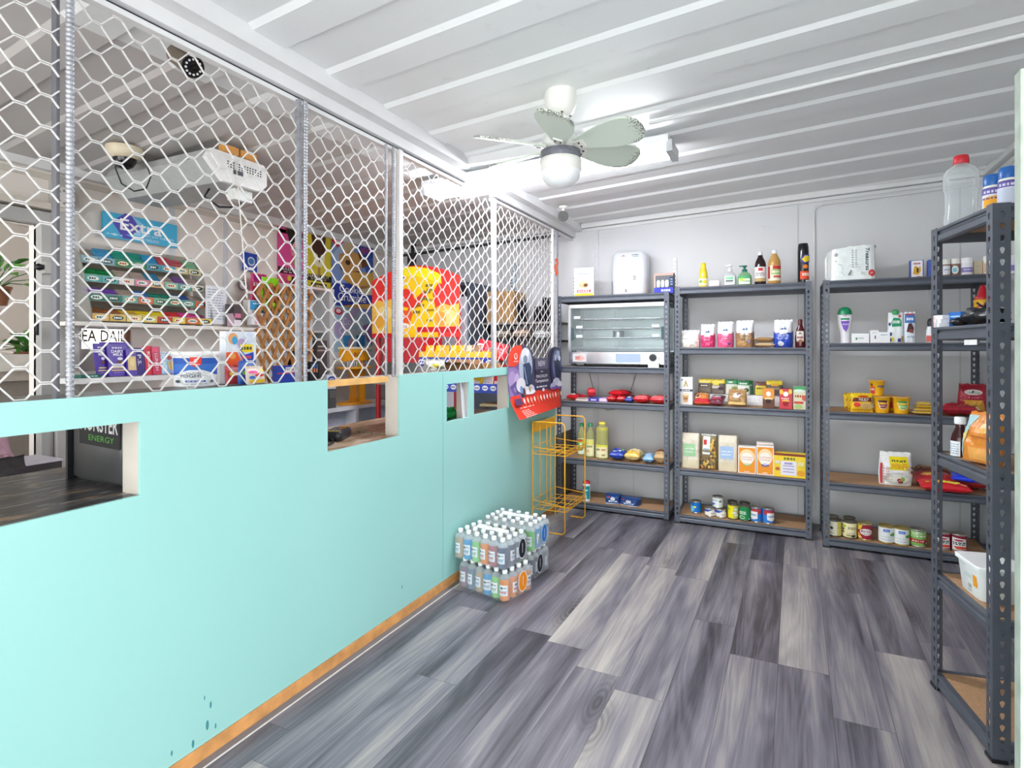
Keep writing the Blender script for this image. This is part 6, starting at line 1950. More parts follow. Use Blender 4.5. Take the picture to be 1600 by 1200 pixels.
def drink_pack(loc, rz, lab, rows, cols, cmap, sheet):
    t = thing('drink_pack', lab, 'drink pack', loc, rz, 'shrink wrapped packs of sports drinks by the partition')
    pt = .0588
    for i in range(cols):
        for j in range(rows):
            col = cmap(i, j)
            key = ('bottle', col)
            x, y = (i - (cols - 1) / 2) * pt, (j - (rows - 1) / 2) * pt
            if key not in _DP:
                b, r, h = drink_bottle_proto(col, None, 0)
                o = b.build('bottle', t, (x, y, 0))
                c = MB().lathe([(.0135, .138), (.0140, .140), (.0140, .154), (.0120, .157)], mat('#f3f5f5', .35), 14).build('cap', o)
                lb = art(MB(), [('r', -1, -1, 1, 1, '#eef1f3'), ('p', [(-.7, .35), (-.3, .75), (.1, .45), (-.2, .15), (-.4, .3)], '#2c3440'), ('g', .35, .5, .4, .10, '#3a5a8a'), ('r', -.8, -.15, .8, -.02, '#9cb4c8'), ('r', -.8, -.45, .7, -.22, {'#e88a3c': '#d8404c', '#a8606a': '#c8506a', '#7fc874': '#7ab46c'}.get(col, '#6a9ac8')), ('g', 0, -.7, .6, .06, '#8a98a4')],
                         lambda a, z, o_: ((.0288 + o_) * math.sin(a * .95), -(.0288 + o_) * math.cos(a * .95), .055 + z * .028), .0003, True).build('label', o)
                _DP[key] = (o, c, lb)
            else:
                so, sc_, sl = _DP[key]
                o = so.copy()
                COL.objects.link(o)
                o.parent = t
                o.location = (x, y, 0)
                for s in (sc_, sl):
                    q = s.copy()
                    COL.objects.link(q)
                    q.parent = o
            o.rotation_euler = (0, 0, (.5 if i == cols - 1 and j > 0 else (RNG.random() - .5) * 1.0) + (PI / 2.4 if (i == cols - 1 and j > 0) else 0))
    # shrink film: sides and lower edge, open loops at the two ends
    hx, hy, H = cols * pt / 2 + .003, rows * pt / 2 + .003, .128
    mb = MB()
    ringp = []
    for q, (sx, sy) in enumerate(((1, 1), (-1, 1), (-1, -1), (1, -1))):
        for k in range(5):
            a = PI / 2 * (q + k / 4)
            ringp.append((sx * (hx - .03) + .03 * math.cos(a), sy * (hy - .03) + .03 * math.sin(a)))
    lv = [(1.0, .001), (1.005, .03), (.995, .06), (1.004, .10), (.985, H), (.95, H + .012)]
    n = len(ringp)
    vs = [(x * k * (1 + .006 * math.sin(i * 2.1 + z * 60)), y * k * (1 + .006 * math.cos(i * 1.7 + z * 70)), z) for k, z in lv for i, (x, y) in enumerate(ringp)]
    mb.add(vs, [(j * n + i, j * n + (i + 1) % n, (j + 1) * n + (i + 1) % n, (j + 1) * n + i) for j in range(len(lv) - 1) for i in range(n)], FILM, True)
    mb.build('shrink_film', t)
    if sheet:
        vs = []
        for i in range(7):
            for j in range(4):
                vs.append((-.10 + .20 * i / 6 + .008 * math.sin(j * 2), -.03 + .06 * j / 3 + .006 * math.sin(i * 1.9), .160 + .005 * noise.noise(Vector((i * .9, j * .9, loc[0] * 9)))))
        MB().add(vs, [(i * 4 + j, i * 4 + j + 1, i * 4 + j + 5, i * 4 + j + 4) for i in range(6) for j in range(3)], clear('#f4f7f7', .55, .25), True).build('carry_strip', t)
    e = sheet_side.get(lab)
    if e:       # oval pull opening in the film on the narrow end, bottle colour showing through
        c, y = e
        f = lambda a, z, o: (hx + .004 + o, y + a * .035, .072 + z * .052)
        art(MB(), [('e', 0, 0, 1.12, 1.1, '#eef3f5'), ('e', 0, 0, 1, 1, c), ('r', -.06, -.45, .06, .55, '#f4f6f8')], f, .0006).build('pull_opening', t)
    return t


_DP = {}
sheet_side = {}
BL_, GR_, OR_, MA_, BR_, NV_, CY_, PU_ = '#2a9ad8', '#7fc874', '#e88a3c', '#a8606a', '#b49a7c', '#4a5a78', '#3c8ab4', '#8a6a8c'
rowA = [PU_, '#5a7a94', BR_, BL_, GR_, OR_]
rowB = [BR_, BL_, GR_, OR_, MA_, NV_]
labs = ['bottom front drink pack with orange bottles at its outer end', 'top front drink pack with navy bottles at its outer end', 'bottom rear drink pack with dark bottles at its outer end, resting on the floor', 'top rear drink pack with green and bright blue bottles at its outer end']
sheet_side[labs[0]] = ('#f39218', .02)
sheet_side[labs[1]] = ('#20252e', .045)
sheet_side[labs[2]] = ('#232833', -.02)
sheet_side[labs[3]] = ('#2a7fd0', .02)
drink_pack((-1.475, 2.845, 0), R(-14), labs[0], 4, 6, lambda i, j: OR_ if i == 5 else rowA[(i + 2 * j) % 5 if j else i], False)
drink_pack((-1.505, 2.850, .160), R(-9), labs[1], 4, 6, lambda i, j: NV_ if i == 5 else rowB[(i + 2 * j) % 5 if j else i], True)
drink_pack((-1.49, 3.135, 0), R(-5), labs[2], 4, 6, lambda i, j: '#3c4660' if i == 5 else rowA[(i + 3 * j) % 6], False)
drink_pack((-1.49, 3.150, .160), R(-4), labs[3], 4, 6, lambda i, j: (GR_, BL_, BL_, NV_)[j] if i == 5 else rowB[(i * 2 + 3 * j) % 6], True)


# yellow wire display rack
def wire_rack():
    YW = mat('#e8a818', .35, .1, .1)
    y0, y1 = 3.83, 4.28
    x0, x1 = P + .035, -1.425
    yc = (y0 + y1) / 2
    t = thing('wire_rack', 'empty yellow wire display rack standing against the teal partition', 'display rack', (x0, yc, 0))
    w = (y1 - y0) / 2
    D = x1 - x0
    H = .80
    for s in (-1, 1):
        MB().tube([(0, s * w, .0), (0, s * w, H - .02), (.004, s * w, H), (.03, s * w, H), (D - .02, s * w, H), (D, s * w, H - .02), (D, s * w, .02), (D - .02, s * w, .004), (D - .12, s * w, .004)], .0048, YW, 8).build('side_hoop', t)
    for y in (-.19, .10, .3):
        MB().cyl((0, y * w / .24 * .5 if y < .25 else w * .55, .12), (0, y * w / .24 * .5 if y < .25 else w * .55, H - .05), .0035, YW, 6).build('back_wire', t)
    MB().box(-.006, -w, H - .085, .0, w, H - .012, mat('#e0a21a', .4)).build('header_plate', t)
    for z, lip in ((.565, .05), (.165, .06)):
        mb = MB()
        for q in range(5):
            xx = D * q / 4
            mb.cyl((xx, -w, z), (xx, w, z), .003, YW, 6)
        for q in range(5):
            yy = -w + 2 * w * q / 4
            mb.tube([(0, yy, z + .0), (D - .015, yy, z), (D + .006, yy, z + .012), (D + .008, yy, z + lip * .6)] if 0 < q < 4 else [(0, yy, z), (D, yy, z)], .003, YW, 6)
        for zz in (z + lip * .55, z):
            mb.cyl((D + .008, -w, zz), (D + .008, w, zz), .003, YW, 6)
        for s in (-1, 1):
            mb.cyl((0, s * w, z + lip), (D, s * w, z + lip * .6), .003, YW, 6)
        mb.cyl((0, -w, z + lip), (0, w, z + lip), .003, YW, 6)
        mb.build('wire_basket', t)


wire_rack()


# ice cream poster card with twin rounded tops, curling away from the wall at its lower corner
def poster_card():
    ya, yb = 3.455, 4.43
    zb, zt = .835, 1.36
    yc, hw, zc, hh = (ya + yb) / 2, (yb - ya) / 2, (zb + zt) / 2, (zt - zb) / 2
    t = thing('poster_card', 'purple and red ice cream poster card with twin rounded tops hanging above the yellow rack', 'poster', (P + .012, yc, zc))

    def sf(x, z, o):
        s = max(0, -z - .1) / .9
        c = .085 * s ** 1.7 * (1 - .9 * (x + 1) / 2)
        return (c + .004 + o, x * hw + c * .12 + .02 * s * 0, z * hh + .02 * s * s)

    def top(x):
        # rounded lobes at both ends, saddle between
        if x < -.12:
            q = (x + .56) / .44
            return .62 + .38 * math.sqrt(max(0, 1 - q * q))
        if x > .42:
            q = (x - .78) / .36
            return .62 + .33 * math.sqrt(max(0, 1 - min(1, q * q)))
        return .62
    xs = sorted(set([-1 + 2 * i / 40 for i in range(41)] + [-.12, .42]))
    NZ = 14
    mb = MB()
    red, vio, dark = ink('#e8402c'), ink('#7a6a9c'), ink('#4a4860')
    for side, off in ((0, .0012), (1, -.0012)):
        for i in range(len(xs) - 1):
            for j in range(NZ):
                q = []
                zm = 0
                for x, k in ((xs[i], j), (xs[i + 1], j), (xs[i + 1], j + 1), (xs[i], j + 1)):
                    z = -1 + (top(x) + 1) * k / NZ
                    zm += z / 4
                    q.append(sf(x, z, off))
                xm = (xs[i] + xs[i + 1]) / 2
                m = ink('#f0ede8') if side else (red if zm < -.36 else (vio if xm < -.62 else dark))
                mb.add(q, [(0, 1, 2, 3)], m, False)
    mb.build('card', t)
    S = [('p', [(-1, .45), (-1, .66), (-.97, .79), (-.9, .90), (-.8, .97), (-.66, .99), (-.56, .99), (-.52, .8), (-.6, .55), (-.8, .42)], '#ee4a34'),
         ('p', [(-1, -.34), (-1, .40), (-.8, .40), (-.62, .3), (-.6, -.34)], '#9a80b8'), ('e', -.88, .1, .12, .22, '#b49ccc'), ('e', -.72, .0, .10, .25, '#c9b4dc'), ('p', [(-.95, -.1), (-.75, .05), (-.6, -.3), (-.85, -.34)], '#6a5a94'),
         ('e', -.42, .42, .24, .52, '#b9c2d4'), ('e', -.45, .70, .14, .22, '#e6eaf0'), ('e', -.44, .60, .08, .12, '#8a96a8'), ('e', -.36, .78, .06, .10, '#f2f4f8'), ('p', [(-.52, .48), (-.30, .52), (-.22, .38), (-.22, -.02), (-.32, -.12), (-.42, -.10), (-.50, .08)], '#3a4a68'), ('e', -.35, -.05, .10, .10, '#33425e'), ('p', [(-.5, .4), (-.47, .4), (-.36, -.08), (-.39, -.08)], '#9aaac8'),
         ('e', -.60, -.08, .16, .20, '#e9e6ea'), ('e', -.46, -.24, .16, .12, '#d9d8e0'), ('e', -.24, -.24, .12, .14, '#c9cad8'), ('e', -.3, -.30, .20, .07, '#eceaf0'), ('e', -.52, -.28, .06, .12, '#6a4a4c'), ('e', -.30, -.22, .04, .08, '#b89a6a'), ('e', -.6, -.20, .05, .10, '#7aa0d0'),
         ('r', -.10, .30, .42, .61, '#5c5a70'), ('t', 'NEW', .16, .47, .14, .075, '#e6e4ea'), ('r', -.08, .18, .40, .29, '#3c3a4c'), ('e', .16, .235, .05, .03, '#8a8898'), ('t', 'MAGNUM', .16, .105, .22, .045, '#d9d6e0'), ('t', 'Temptation', .16, -.04, .26, .06, '#f2f0f4'), ('g', .16, -.20, .22, .022, '#c9c6d4'), ('e', .20, -.30, .05, .05, '#dcd8e4'),
         ('e', .76, .35, .24, .55, '#3c3660'), ('e', .78, .42, .18, .45, '#6a7aa0'), ('p', [(.66, .55), (.92, .55), (.95, .1), (.84, -.08), (.72, .05)], '#2c3450'), ('e', .84, .72, .08, .12, '#a8b4cc'), ('e', .9, .6, .05, .08, '#dfe6f0'), ('e', .72, .62, .04, .1, '#c9d2e4'), ('e', .76, -.12, .16, .12, '#c4c4d8'), ('e', .60, -.24, .12, .10, '#aeb0cc'), ('e', .9, -.22, .10, .12, '#dcdce8'), ('p', [(.5, -.34), (1, -.34), (1, -.28), (.52, -.26)], '#7a5aa8')]
    S += [('e', -.82, .70, .055, .085, '#f6e0d8'), ('e', -.82, .71, .035, .055, '#e9503c'), ('g', -.82, .57, .07, .014, '#f6d8cc')]
    S += [('r', -.94, -.60, -.70, -.42, '#5a3c64')] + [('e', -.62 + .128 * k, -.51, .028, .075, ('#f2ece6', '#e9d8c0', '#f0b8a0', '#f4f0ec', '#c98a5c', '#f2e6c8', '#e8e0e8')[k % 7]) for k in range(13)] + [('r', -.625 + .128 * k, -.62, -.615 + .128 * k, -.58, '#e9c9a8') for k in range(13)]
    S += [('g', -.75 + .03 * k, -.76 - .045 * k, .14 + .02 * k, .010, '#f6d4c8') for k in range(5)] + [('g', -.62, -.67, .28, .012, '#f4c4b4')]
    art(MB(), S, lambda x, z, o: sf(x, z, o + .0022), .0004, True).build('print', t)


poster_card()

# orange ribbon and silver garland hanging behind the grille
mb = MB()
q = on_x(869, 417, P - .03)
tag(MB().tube([(q[0], q[1], q[2] + .07), (q[0] + .006, q[1] + .01, q[2] + .03), (q[0] - .004, q[1] - .008, q[2]), (q[0] + .005, q[1] + .006, q[2] - .05), (q[0], q[1], q[2] - .07)], .013, mat('#d9562c', .5), 6).build('orange_ribbon'), 'short orange ribbon tied to the last grille upright', 'ribbon')
q = on_y(803, 432, 4.62)
mb = MB()
rr = random.Random(5)
for k in range(90):
    z = q[2] + .11 - .24 * k / 90
    a = rr.random() * 6.28
    x, y = q[0] + .03 * (k / 90 - .5) * -1.2, 4.62
    mb.add([(x, y, z), (x + .028 * math.cos(a), y + .02 * math.sin(a), z - .004), (x + .030 * math.cos(a + .3), y + .022 * math.sin(a + .3), z + .010)], [(0, 1, 2)], mat('#bcd2e0', .25, .6))
mb.cyl((q[0], 4.62, q[2] - .12), (q[0] + .0, 4.62, ceil_z(q[0]) + .0), .002, M_TRIM, 5)
tag(mb.build('tinsel_garland'), 'pale blue silver tinsel garland hanging in front of the shop back wall', 'garland')

# ================================================================== serving room: along the far wall
XW = XF + .006


def far(u, v, x=XW):
    return on_x(u, v, x)


def far_board(name, lab, cat, u0, u1, vt, vb, shapes, color, d=.006, x=XW, group=None, rz=0):
    """Flat card or poster on the far wall; u,v are its outer corners."""
    a, b = far(u0, (vt + vb) / 2, x), far(u1, (vt + vb) / 2, x)
    zt, zb = far((u0 + u1) / 2, vt, x)[2], far((u0 + u1) / 2, vb, x)[2]
    w, h = b[1] - a[1], zt - zb
    t = thing(name, lab, cat, (x + d, (a[1] + b[1]) / 2, zb), PI / 2 + rz, group)
    MB().box(-w / 2, 0, 0, w / 2, d, h, mat(color, .45, 0, .02)).build('card', t)
    label(shapes, flat(w / 2, -.0005, h / 2, h / 2), t, name='print')
    return t


# gum sign on wires
far_board('shop_sign', 'bright blue chewing gum sign with purple diamond above the gum rack', 'sign', 159, 275, 341, 379,
          [('p', [(-.78, .3), (-.45, 1.15), (-.2, .95), (.12, -.2), (-.18, -.85), (-.5, -.9)], '#5a50b4'), ('p', [(-.30, 1.1), (-.02, .6), (.12, -.2), (-.1, -.8), (-.3, -.6), (-.05, .1)], '#8fc8ec'), ('p', [(-.45, -.55), (-.2, -.75), (.0, -.4), (.08, -.1), (-.1, -.45)], '#5cc4e6'),
           ('tb', 'Extra', -.02, .22, .56, .46, '#f4f6f8'), ('t', 'FOR THAT JUST CLEANED', .34, -.42, .56, .12, '#e9f4fa'), ('t', 'CLEAN FEELING', .10, -.74, .36, .10, '#e9f4fa'), ('e', -.72, -.7, .06, .10, '#bfe6f4'), ('g', -.72, -.7, .2, .04, '#bfe6f4')], '#35acd6', .012, XW + .02)


def gum_rack():
    xb = XF + .012
    a = far(128, 450, xb + .14)[1]
    b = far(318, 450, xb + .14)[1]
    z0 = far(220, 505, xb + .14)[2]
    yc, w = (a + b) / 2, (b - a) / 2
    t = thing('gum_rack', 'five-tier clear and grey wall rack full of chewing gum packets', 'display rack', (xb, yc, z0), PI / 2)
    MB().box(-w, -.004, 0, w, 0, .47, clear('#d8d4cc', .18, .15)).build('back_panel', t)
    for s in (-1, 1):
        MB().prism([(-.232, -.003), (-.06, -.003), (-.01, .43), (-.01, .47), (-.125, .37), (-.232, .06)], 'x', s * w - .003, s * w + .003, clear('#c9c9c4', .12, .1)).build('side_panel', t)
    q = random.Random(11)
    tiers = [(.0, -.225, ['#d9ae5c', '#d8b868', '#e3cf86', '#d8c05c', '#c84a3c', '#d9c04c', '#d9763c', '#e0bf48']),
             (.115, -.185, ['#3a7a64', '#3e8070', '#74b0a4', '#d8704c', '#7ab48c', '#3c7c68', '#5a9a84', '#d9663c']),
             (.225, -.150, ['#58a8a0', '#64b4b4', '#e4d8dc', '#d88a9c', '#e0b47c', '#8cc4b4', '#6aa89c', '#d9d0b4']),
             (.335, -.115, ['#8ab4c0', '#7ca8b8', '#3f8a5c', '#448f60', '#4c9ab0', '#58a0b8', '#d0c48c', '#cfc79c']),
             (.440, -.085, [])]
    names = ('lowest', 'second', 'third', 'fourth', 'top')
    packs_ = {0: [('#c9a83c', 2, 1), ('#8a5a30', 0, 1), ('#e3cc2c', 3, 2), ('#c83c3c', 5, 1), ('#d84a94', 6, 2), ('#b06a3c', 1, 1)],
              1: [('#7a4cb0', 0, 2), ('#a9988c', 2, 1), ('#3c6cb0', 3, 1), ('#2f8a74', 4, 2), ('#355c9c', 6, 1), ('#a9988c', 7, 1)],
              2: [('#1f8a4c', 0, 2), ('#b3a498', 2, 1), ('#b3a498', 3, 1), ('#3c8ab0', 4, 1), ('#b3a498', 5, 1), ('#7a5a94', 6, 1), ('#b3a498', 7, 1)],
              3: [('#4a9ac8', 1, 1), ('#2f9a84', 2, 2), ('#3a9ac8', 4, 1), ('#c0505c', 5, 2), ('#7ab48c', 7, 1)]}
    for k, (z, y, cols) in enumerate(tiers[:4]):
        mb = MB()
        mb.prism([(y, z + .000), (y + .004, z + .000), (y + .004, z + .045), (y, z + .042)], 'x', -w + .004, w - .004, clear('#e8ecec', .25, .1))
        mb.prism([(y, z), (-.004, z + .085), (-.004, z + .088), (y, z + .004)], 'x', -w + .004, w - .004, mat('#b9ada0', .5))
        tr = mb.build('tier', t)
        strip = []
        for i, c in enumerate(cols):
            x0, x1 = -1 + i * .25, -1 + (i + 1) * .25
            strip.append(('r', x0 + .006, -.92, x1 - .006, .92, c))
            strip.append(('e', (x0 + x1) / 2, .0, .085, .6, ('#e9ece4', '#3c4c48', '#f0e4c4')[i % 3]))
            strip.append(('g', (x0 + x1) / 2, 0, .06, .25, ('#3c5c50', '#e6ecea', '#a84a3c')[i % 3]))
        label(strip, lambda a_, b_, o: ((w - .006) * a_, y - .001 - o, z + .022 + .021 * b_), tr, name='price_strip')
        # packets lying on the slope behind the strip
        for c, slot, ln in packs_[k]:
            for m in range(ln):
                slot_w = 2 * (w - .01) / 8
                xx = -w + .01 + (slot + m + .5) * slot_w
                p = MB()
                L = .100
                sl = math.atan2(.085, -.004 - y)
                n_st = q.choice((3, 4, 5))
                for s in range(n_st):
                    d0 = .004 + s * L / n_st
                    cc = mat(c, .3, 0, .1, 40)
                    x0, x1 = -slot_w / 2 + .003, slot_w / 2 - .003
                    p.box(x0, d0, .004 + .0 * s, x1, d0 + L / n_st - .002, .018 + .004 * s, cc)
                    p.box(x0 + .01, d0 - .0004, .008 + .003 * s, x1 - .01, d0, .012 + .004 * s, mat('#e6ece6', .4))
                o = p.build('gum_packets')
                wx = Vector((xb, yc, z0)) + Matrix.Rotation(PI / 2, 3, 'Z') @ Vector((xx, y + .012, z + .007 + .012 * math.tan(sl)))
                o.location = wx
                o.rotation_euler = (Matrix.Rotation(PI / 2, 3, 'Z') @ Matrix.Rotation(sl, 3, 'X')).to_euler()
                nm = {'#c9a83c': 'tan', '#8a5a30': 'brown', '#e3cc2c': 'bright yellow', '#c83c3c': 'red', '#d84a94': 'hot pink', '#b06a3c': 'copper', '#7a4cb0': 'purple', '#a9988c': 'beige', '#b3a498': 'plain beige', '#3c6cb0': 'mid blue', '#2f8a74': 'sea green', '#355c9c': 'dark blue', '#1f8a4c': 'bright green', '#3c8ab0': 'sky blue', '#7a5a94': 'dull violet', '#4a9ac8': 'light blue', '#2f9a84': 'turquoise', '#3a9ac8': 'azure', '#c0505c': 'rose red', '#7ab48c': 'mint green'}[c]
                tag(o, '%s gum packets on the %s tier, %s slot from the doorway' % (nm, names[k], ('first', 'second', 'third', 'fourth', 'fifth', 'sixth', 'seventh', 'eighth')[slot + m]), 'gum packets', 'gum packets filling the wall rack')


gum_rack()


def ledge(name, lab, u0, u1, v, x0, x1, color, th=.02):
    a, b = far(u0, v, x1)[1], far(u1, v, x1)[1]
    z = far((u0 + u1) / 2, v, x1)[2]
    o = MB().box(x0, a, z - th, x1, b, z, mat(color, .5, 0, .06, 8)).build(name)
    tag(o, lab, 'shelf')
    return z, a, b


Zs1, _, _ = ledge('wall_shelf', 'long cream shelf board on the far wall under the gum rack', 116, 400, 507, XF + .001, XF + .26, '#e2dcd4', .022)
Zs2, ya2, yb2 = ledge('wall_shelf', 'white shelf board on the far wall carrying the purple chocolate', 117, 300, 588, XF + .001, XF + .28, '#d9d7d6', .03)
# notice sheets, clock, small things on the far wall
far_board('notice_sheet', 'white printed notice sheet on the wall beside the gum rack', 'notice', 321, 353, 447, 506, [('g', -.1, .8 - .14 * k, .75, .02, '#8a94a8') for k in range(12)], '#e2e4ea', .004, XF + .22)
q = far(81, 312)
t = thing('round_wall_vent', 'small round white plastic vent on the wall near the doorway', 'vent', (XF + .11, q[1], q[2]), PI / 2)
MB().cyl((0, 0, 0), (0, -.02, 0), .055, mat('#dcd8d2', .5), 24).build('disc', t)
for k in range(8):
    MB().cyl((.035 * math.cos(k * PI / 4), -.019, .035 * math.sin(k * PI / 4)), (.035 * math.cos(k * PI / 4), -.024, .035 * math.sin(k * PI / 4)), .007, mat('#8f8c88', .5), 8).build('slot', t)
q = far(378, 446, XF + .03)
t = thing('wall_clock', 'tiny round wall clock with dark rim near the sweet bags', 'clock', (XF + .03, q[1], q[2]), PI / 2)
MB().cyl((0, 0, 0), (0, -.02, 0), .038, mat('#6a6068', .4), 24).cyl((0, -.02, 0), (0, -.022, 0), .032, mat('#e6dfe2', .4), 24).build('dial', t)
MB().box(-.002, -.0245, -.002, .002, -.0225, .024, M_BLACK).box(-.002, -.0245, -.002, .018, -.0225, .002, M_BLACK).build('hands', t)
far_board('sweet_packet', 'blue sweet packet pinned high on the far wall', 'packet', 377, 401, 396, 424, [('e', .05, .1, .6, .5, '#e4ecf6'), ('e', .05, .1, .45, .35, '#4a8ac8'), ('r', -.3, -.9, .3, -.55, '#e8e0f0'), ('r', -.9, -.6, -.5, .9, '#2c50b8')], '#1f48c0', .02, XF + .02, rz=.2)
far_board('framed_photo', 'dark framed picture with pink figures beside the notice sheet', 'picture', 352, 376, 476, 510, [('e', -.4, .5, .4, .4, '#3a3238'), ('p', [(-.9, -1), (-.9, .1), (-.2, .2), (.2, -.4), (.2, -1)], '#b89aa8'), ('r', .1, -.2, .9, .2, '#d87a9c'), ('r', .0, -.9, .9, -.4, '#e6e2e8')], '#4c454c', .01, XF + .24)
GSB = 'bags of sweets hanging on the far wall'
for u0, u1, vt, vb, lab, c, sh in ((391, 417, 430, 474, 'pink and red bag of sweets hanging at the doorway side of the green one', '#d0306c', [('r', -.7, .55, .7, .98, '#a81c84'), ('g', -.2, .3, .6, .12, '#f4d0d8'), ('r', -.8, -.1, .5, .15, '#e2342c'), ('e', .3, -.1, .35, .2, '#8ac43c'), ('e', -.2, -.5, .4, .2, '#b49ad0'), ('e', .4, -.6, .3, .15, '#e04a7c')]),
                                    (408, 436, 436, 486, 'bright green and red bag of sweets hanging beside the lattice', '#8cd414', [('p', [(-.5, .1), (.1, .75), (.5, .2), (.2, -.1)], '#d0283c'), ('g', .1, .25, .35, .08, '#f6e8e4'), ('e', -.6, -.1, .3, .22, '#d8305c'), ('e', .1, -.3, .5, .2, '#4c6a3c'), ('e', .1, -.3, .18, .12, '#e0483c'), ('e', .6, -.25, .25, .2, '#c02c54'), ('r', -.9, -.75, .9, -.5, '#a8e030')])):
    xs2 = XF + (.12 if u0 < 400 else .245)
    q0, q1 = far(u0, 460, xs2), far(u1, 460, xs2)
    zt, zb = far((u0 + u1) / 2, vt, xs2)[2], far((u0 + u1) / 2, vb, xs2)[2]
    soft('sweet_bag', lab, 'bag', q1[1] - q0[1], zt - zb, .04, c, sh, (XF + (.12 if u0 < 400 else .245), (q0[1] + q1[1]) / 2, zb), (0, 0, PI / 2), 'pouch', GSB, wr=.1)
far_board('wafer_box', 'white and blue box of wafers under the pinned sweet packet', 'box', 380, 410, 470, 490, [('r', -.8, -.5, .3, .9, '#3a9ad0'), ('r', .2, -.9, .95, -.2, '#2a6cb4'), ('g', -.2, .5, .3, .1, '#e6f0f6')], '#e2ddd8', .05, XF + .20)
far_board('tissue_box', 'pale pink and white box below the wafer box', 'box', 386, 408, 490, 508, [('p', [(-.6, -.8), (.6, -.8), (.4, .6), (-.3, .8)], '#e09aac')], '#e6e6e8', .05, XF + .22)

# chocolates standing on the lower shelf
GCH = 'chocolate bars on the white far wall shelf'
VI = '#4a2c9c'


def choc(u0, u1, vt, lab, c, sh, x=XF + .22, rz=0.0, tilt=-.15, zones=None, name='chocolate_bar'):
    a, b = far(u0, 560, x), far(u1, 560, x)
    h = far((u0 + u1) / 2, vt, x)[2] - Zs2
    m = Matrix.Rotation(PI / 2 + rz, 4, 'Z') @ Matrix.Rotation(tilt, 4, 'X')
    w = b[1] - a[1]
    t = thing(name, lab, 'chocolate', (x, (a[1] + b[1]) / 2, Zs2 + .003), tuple(m.to_euler()), GCH)
    mb = MB()
    mb.prism([(-w / 2, 0), (w / 2, 0), (w / 2 - .002, h * .5), (w / 2, h), (-w / 2, h), (-w / 2 + .002, h * .5)], 'y', -.006, .006, mat(c, .3, 0, .04))
    mb.build('wrapper', t)
    label(sh, flat(w / 2, -.0066, h / 2, h / 2), t)


dm = [('t', 'Dairy', -.1, .74, .5, .08, '#d9d4f0'), ('tb', 'DAIRY', .0, .54, .62, .09, '#f2f0fa'), ('tb', 'MILK', .05, .34, .5, .09, '#f2f0fa'), ('e', .2, .08, .28, .09, '#e6e2f4'), ('e', .15, -.14, .3, .10, '#6a4438'), ('r', -.6, -.52, .6, -.44, '#d9c08a'), ('r', -.75, -.68, .75, -.60, '#d9c08a'), ('g', 0, -.78, .5, .02, '#a898d8')]
dm = [s for s in dm if s[1] != 'Dairy'] + [('g', -.05, .75, .5, .05, '#d9d4f0')]
choc(150, 171, 537, 'purple milk chocolate slab nearest the doorway', VI, dm, rz=.1)
choc(170, 201, 538, 'purple milk chocolate slab beside the one with a gold panel', VI, dm, x=XF + .24)
choc(199, 214, 546, 'purple chocolate slab with pale gold panel', VI, [('r', -.75, -.6, .85, .45, '#d9c08a'), ('e', .1, .0, .45, .3, '#e4cf9c'), ('g', .1, .7, .4, .08, '#b88a7c')], x=XF + .26, rz=-.1)
choc(160, 207, 535, 'purple chocolate slab standing at the back of the row', '#3c2480', [('r', -1, .7, 1, 1, '#5a3cac')], x=XF + .12)
choc(211, 226, 544, 'narrow dark purple chocolate bar', '#3a2a7c', [('tr', 'P.S.', 0, .1, .35, .4, '#e2dcf0'), ('g', 0, .75, .5, .05, '#d9d4ea')], x=XF + .24, rz=-.2)
choc(227, 241, 541, 'red chocolate bar beside the narrow dark purple bar', '#c8203c', [('tr', 'KitKat', 0, 0, .35, .6, '#f2d8dc'), ('r', -1, .8, 1, 1, '#d83a4c')], x=XF + .24)
choc(239, 252, 542, 'crimson chocolate bar between the red and the teal bars', '#b81c48', [('tr', 'LUNCH', 0, -.1, .35, .6, '#e8c0cc'), ('r', -.9, .6, .4, .9, '#e05c7c')], x=XF + .25, rz=-.1)
choc(251, 263, 549, 'teal chocolate bar with white sideways letters', '#2a80a8', [('tr', 'BOUNTY', 0, 0, .55, .8, '#dff0f4'), ('r', -1, .85, 1, 1, '#d8e4e8')], x=XF + .25, rz=-.1, tilt=-.25)
choc(261, 273, 551, 'navy and yellow chocolate bar next to the yoghurt bucket', '#24408c', [('r', -.4, -.6, .7, .2, '#e6c43c'), ('tr', 'LUNCH BAR', .15, -.2, .3, .38, '#24408c'), ('e', 0, .5, .5, .2, '#b0503c')], x=XF + .25, rz=-.1, tilt=-.25)
a, b = far(117, 583, XF + .2), far(148, 583, XF + .2)
t = thing('flat_packet', 'flat dark green packet lying at the doorway end of the chocolate shelf', 'packet', (XF + .20, (a[1] + b[1]) / 2, Zs2), PI / 2, GCH)
MB().box(-(b[1] - a[1]) / 2, -.06, 0, (b[1] - a[1]) / 2, .06, .02, mat('#1f5c54', .4)).box(-(b[1] - a[1]) / 2, -.05, .02, (b[1] - a[1]) / 2 - .02, .06, .038, mat('#8a8480', .5)).build('packet', t)
label([('g', .1, 0, .6, .3, '#a9d0c8')], flat((b[1] - a[1]) / 2, -.0605, .01, .01), t)

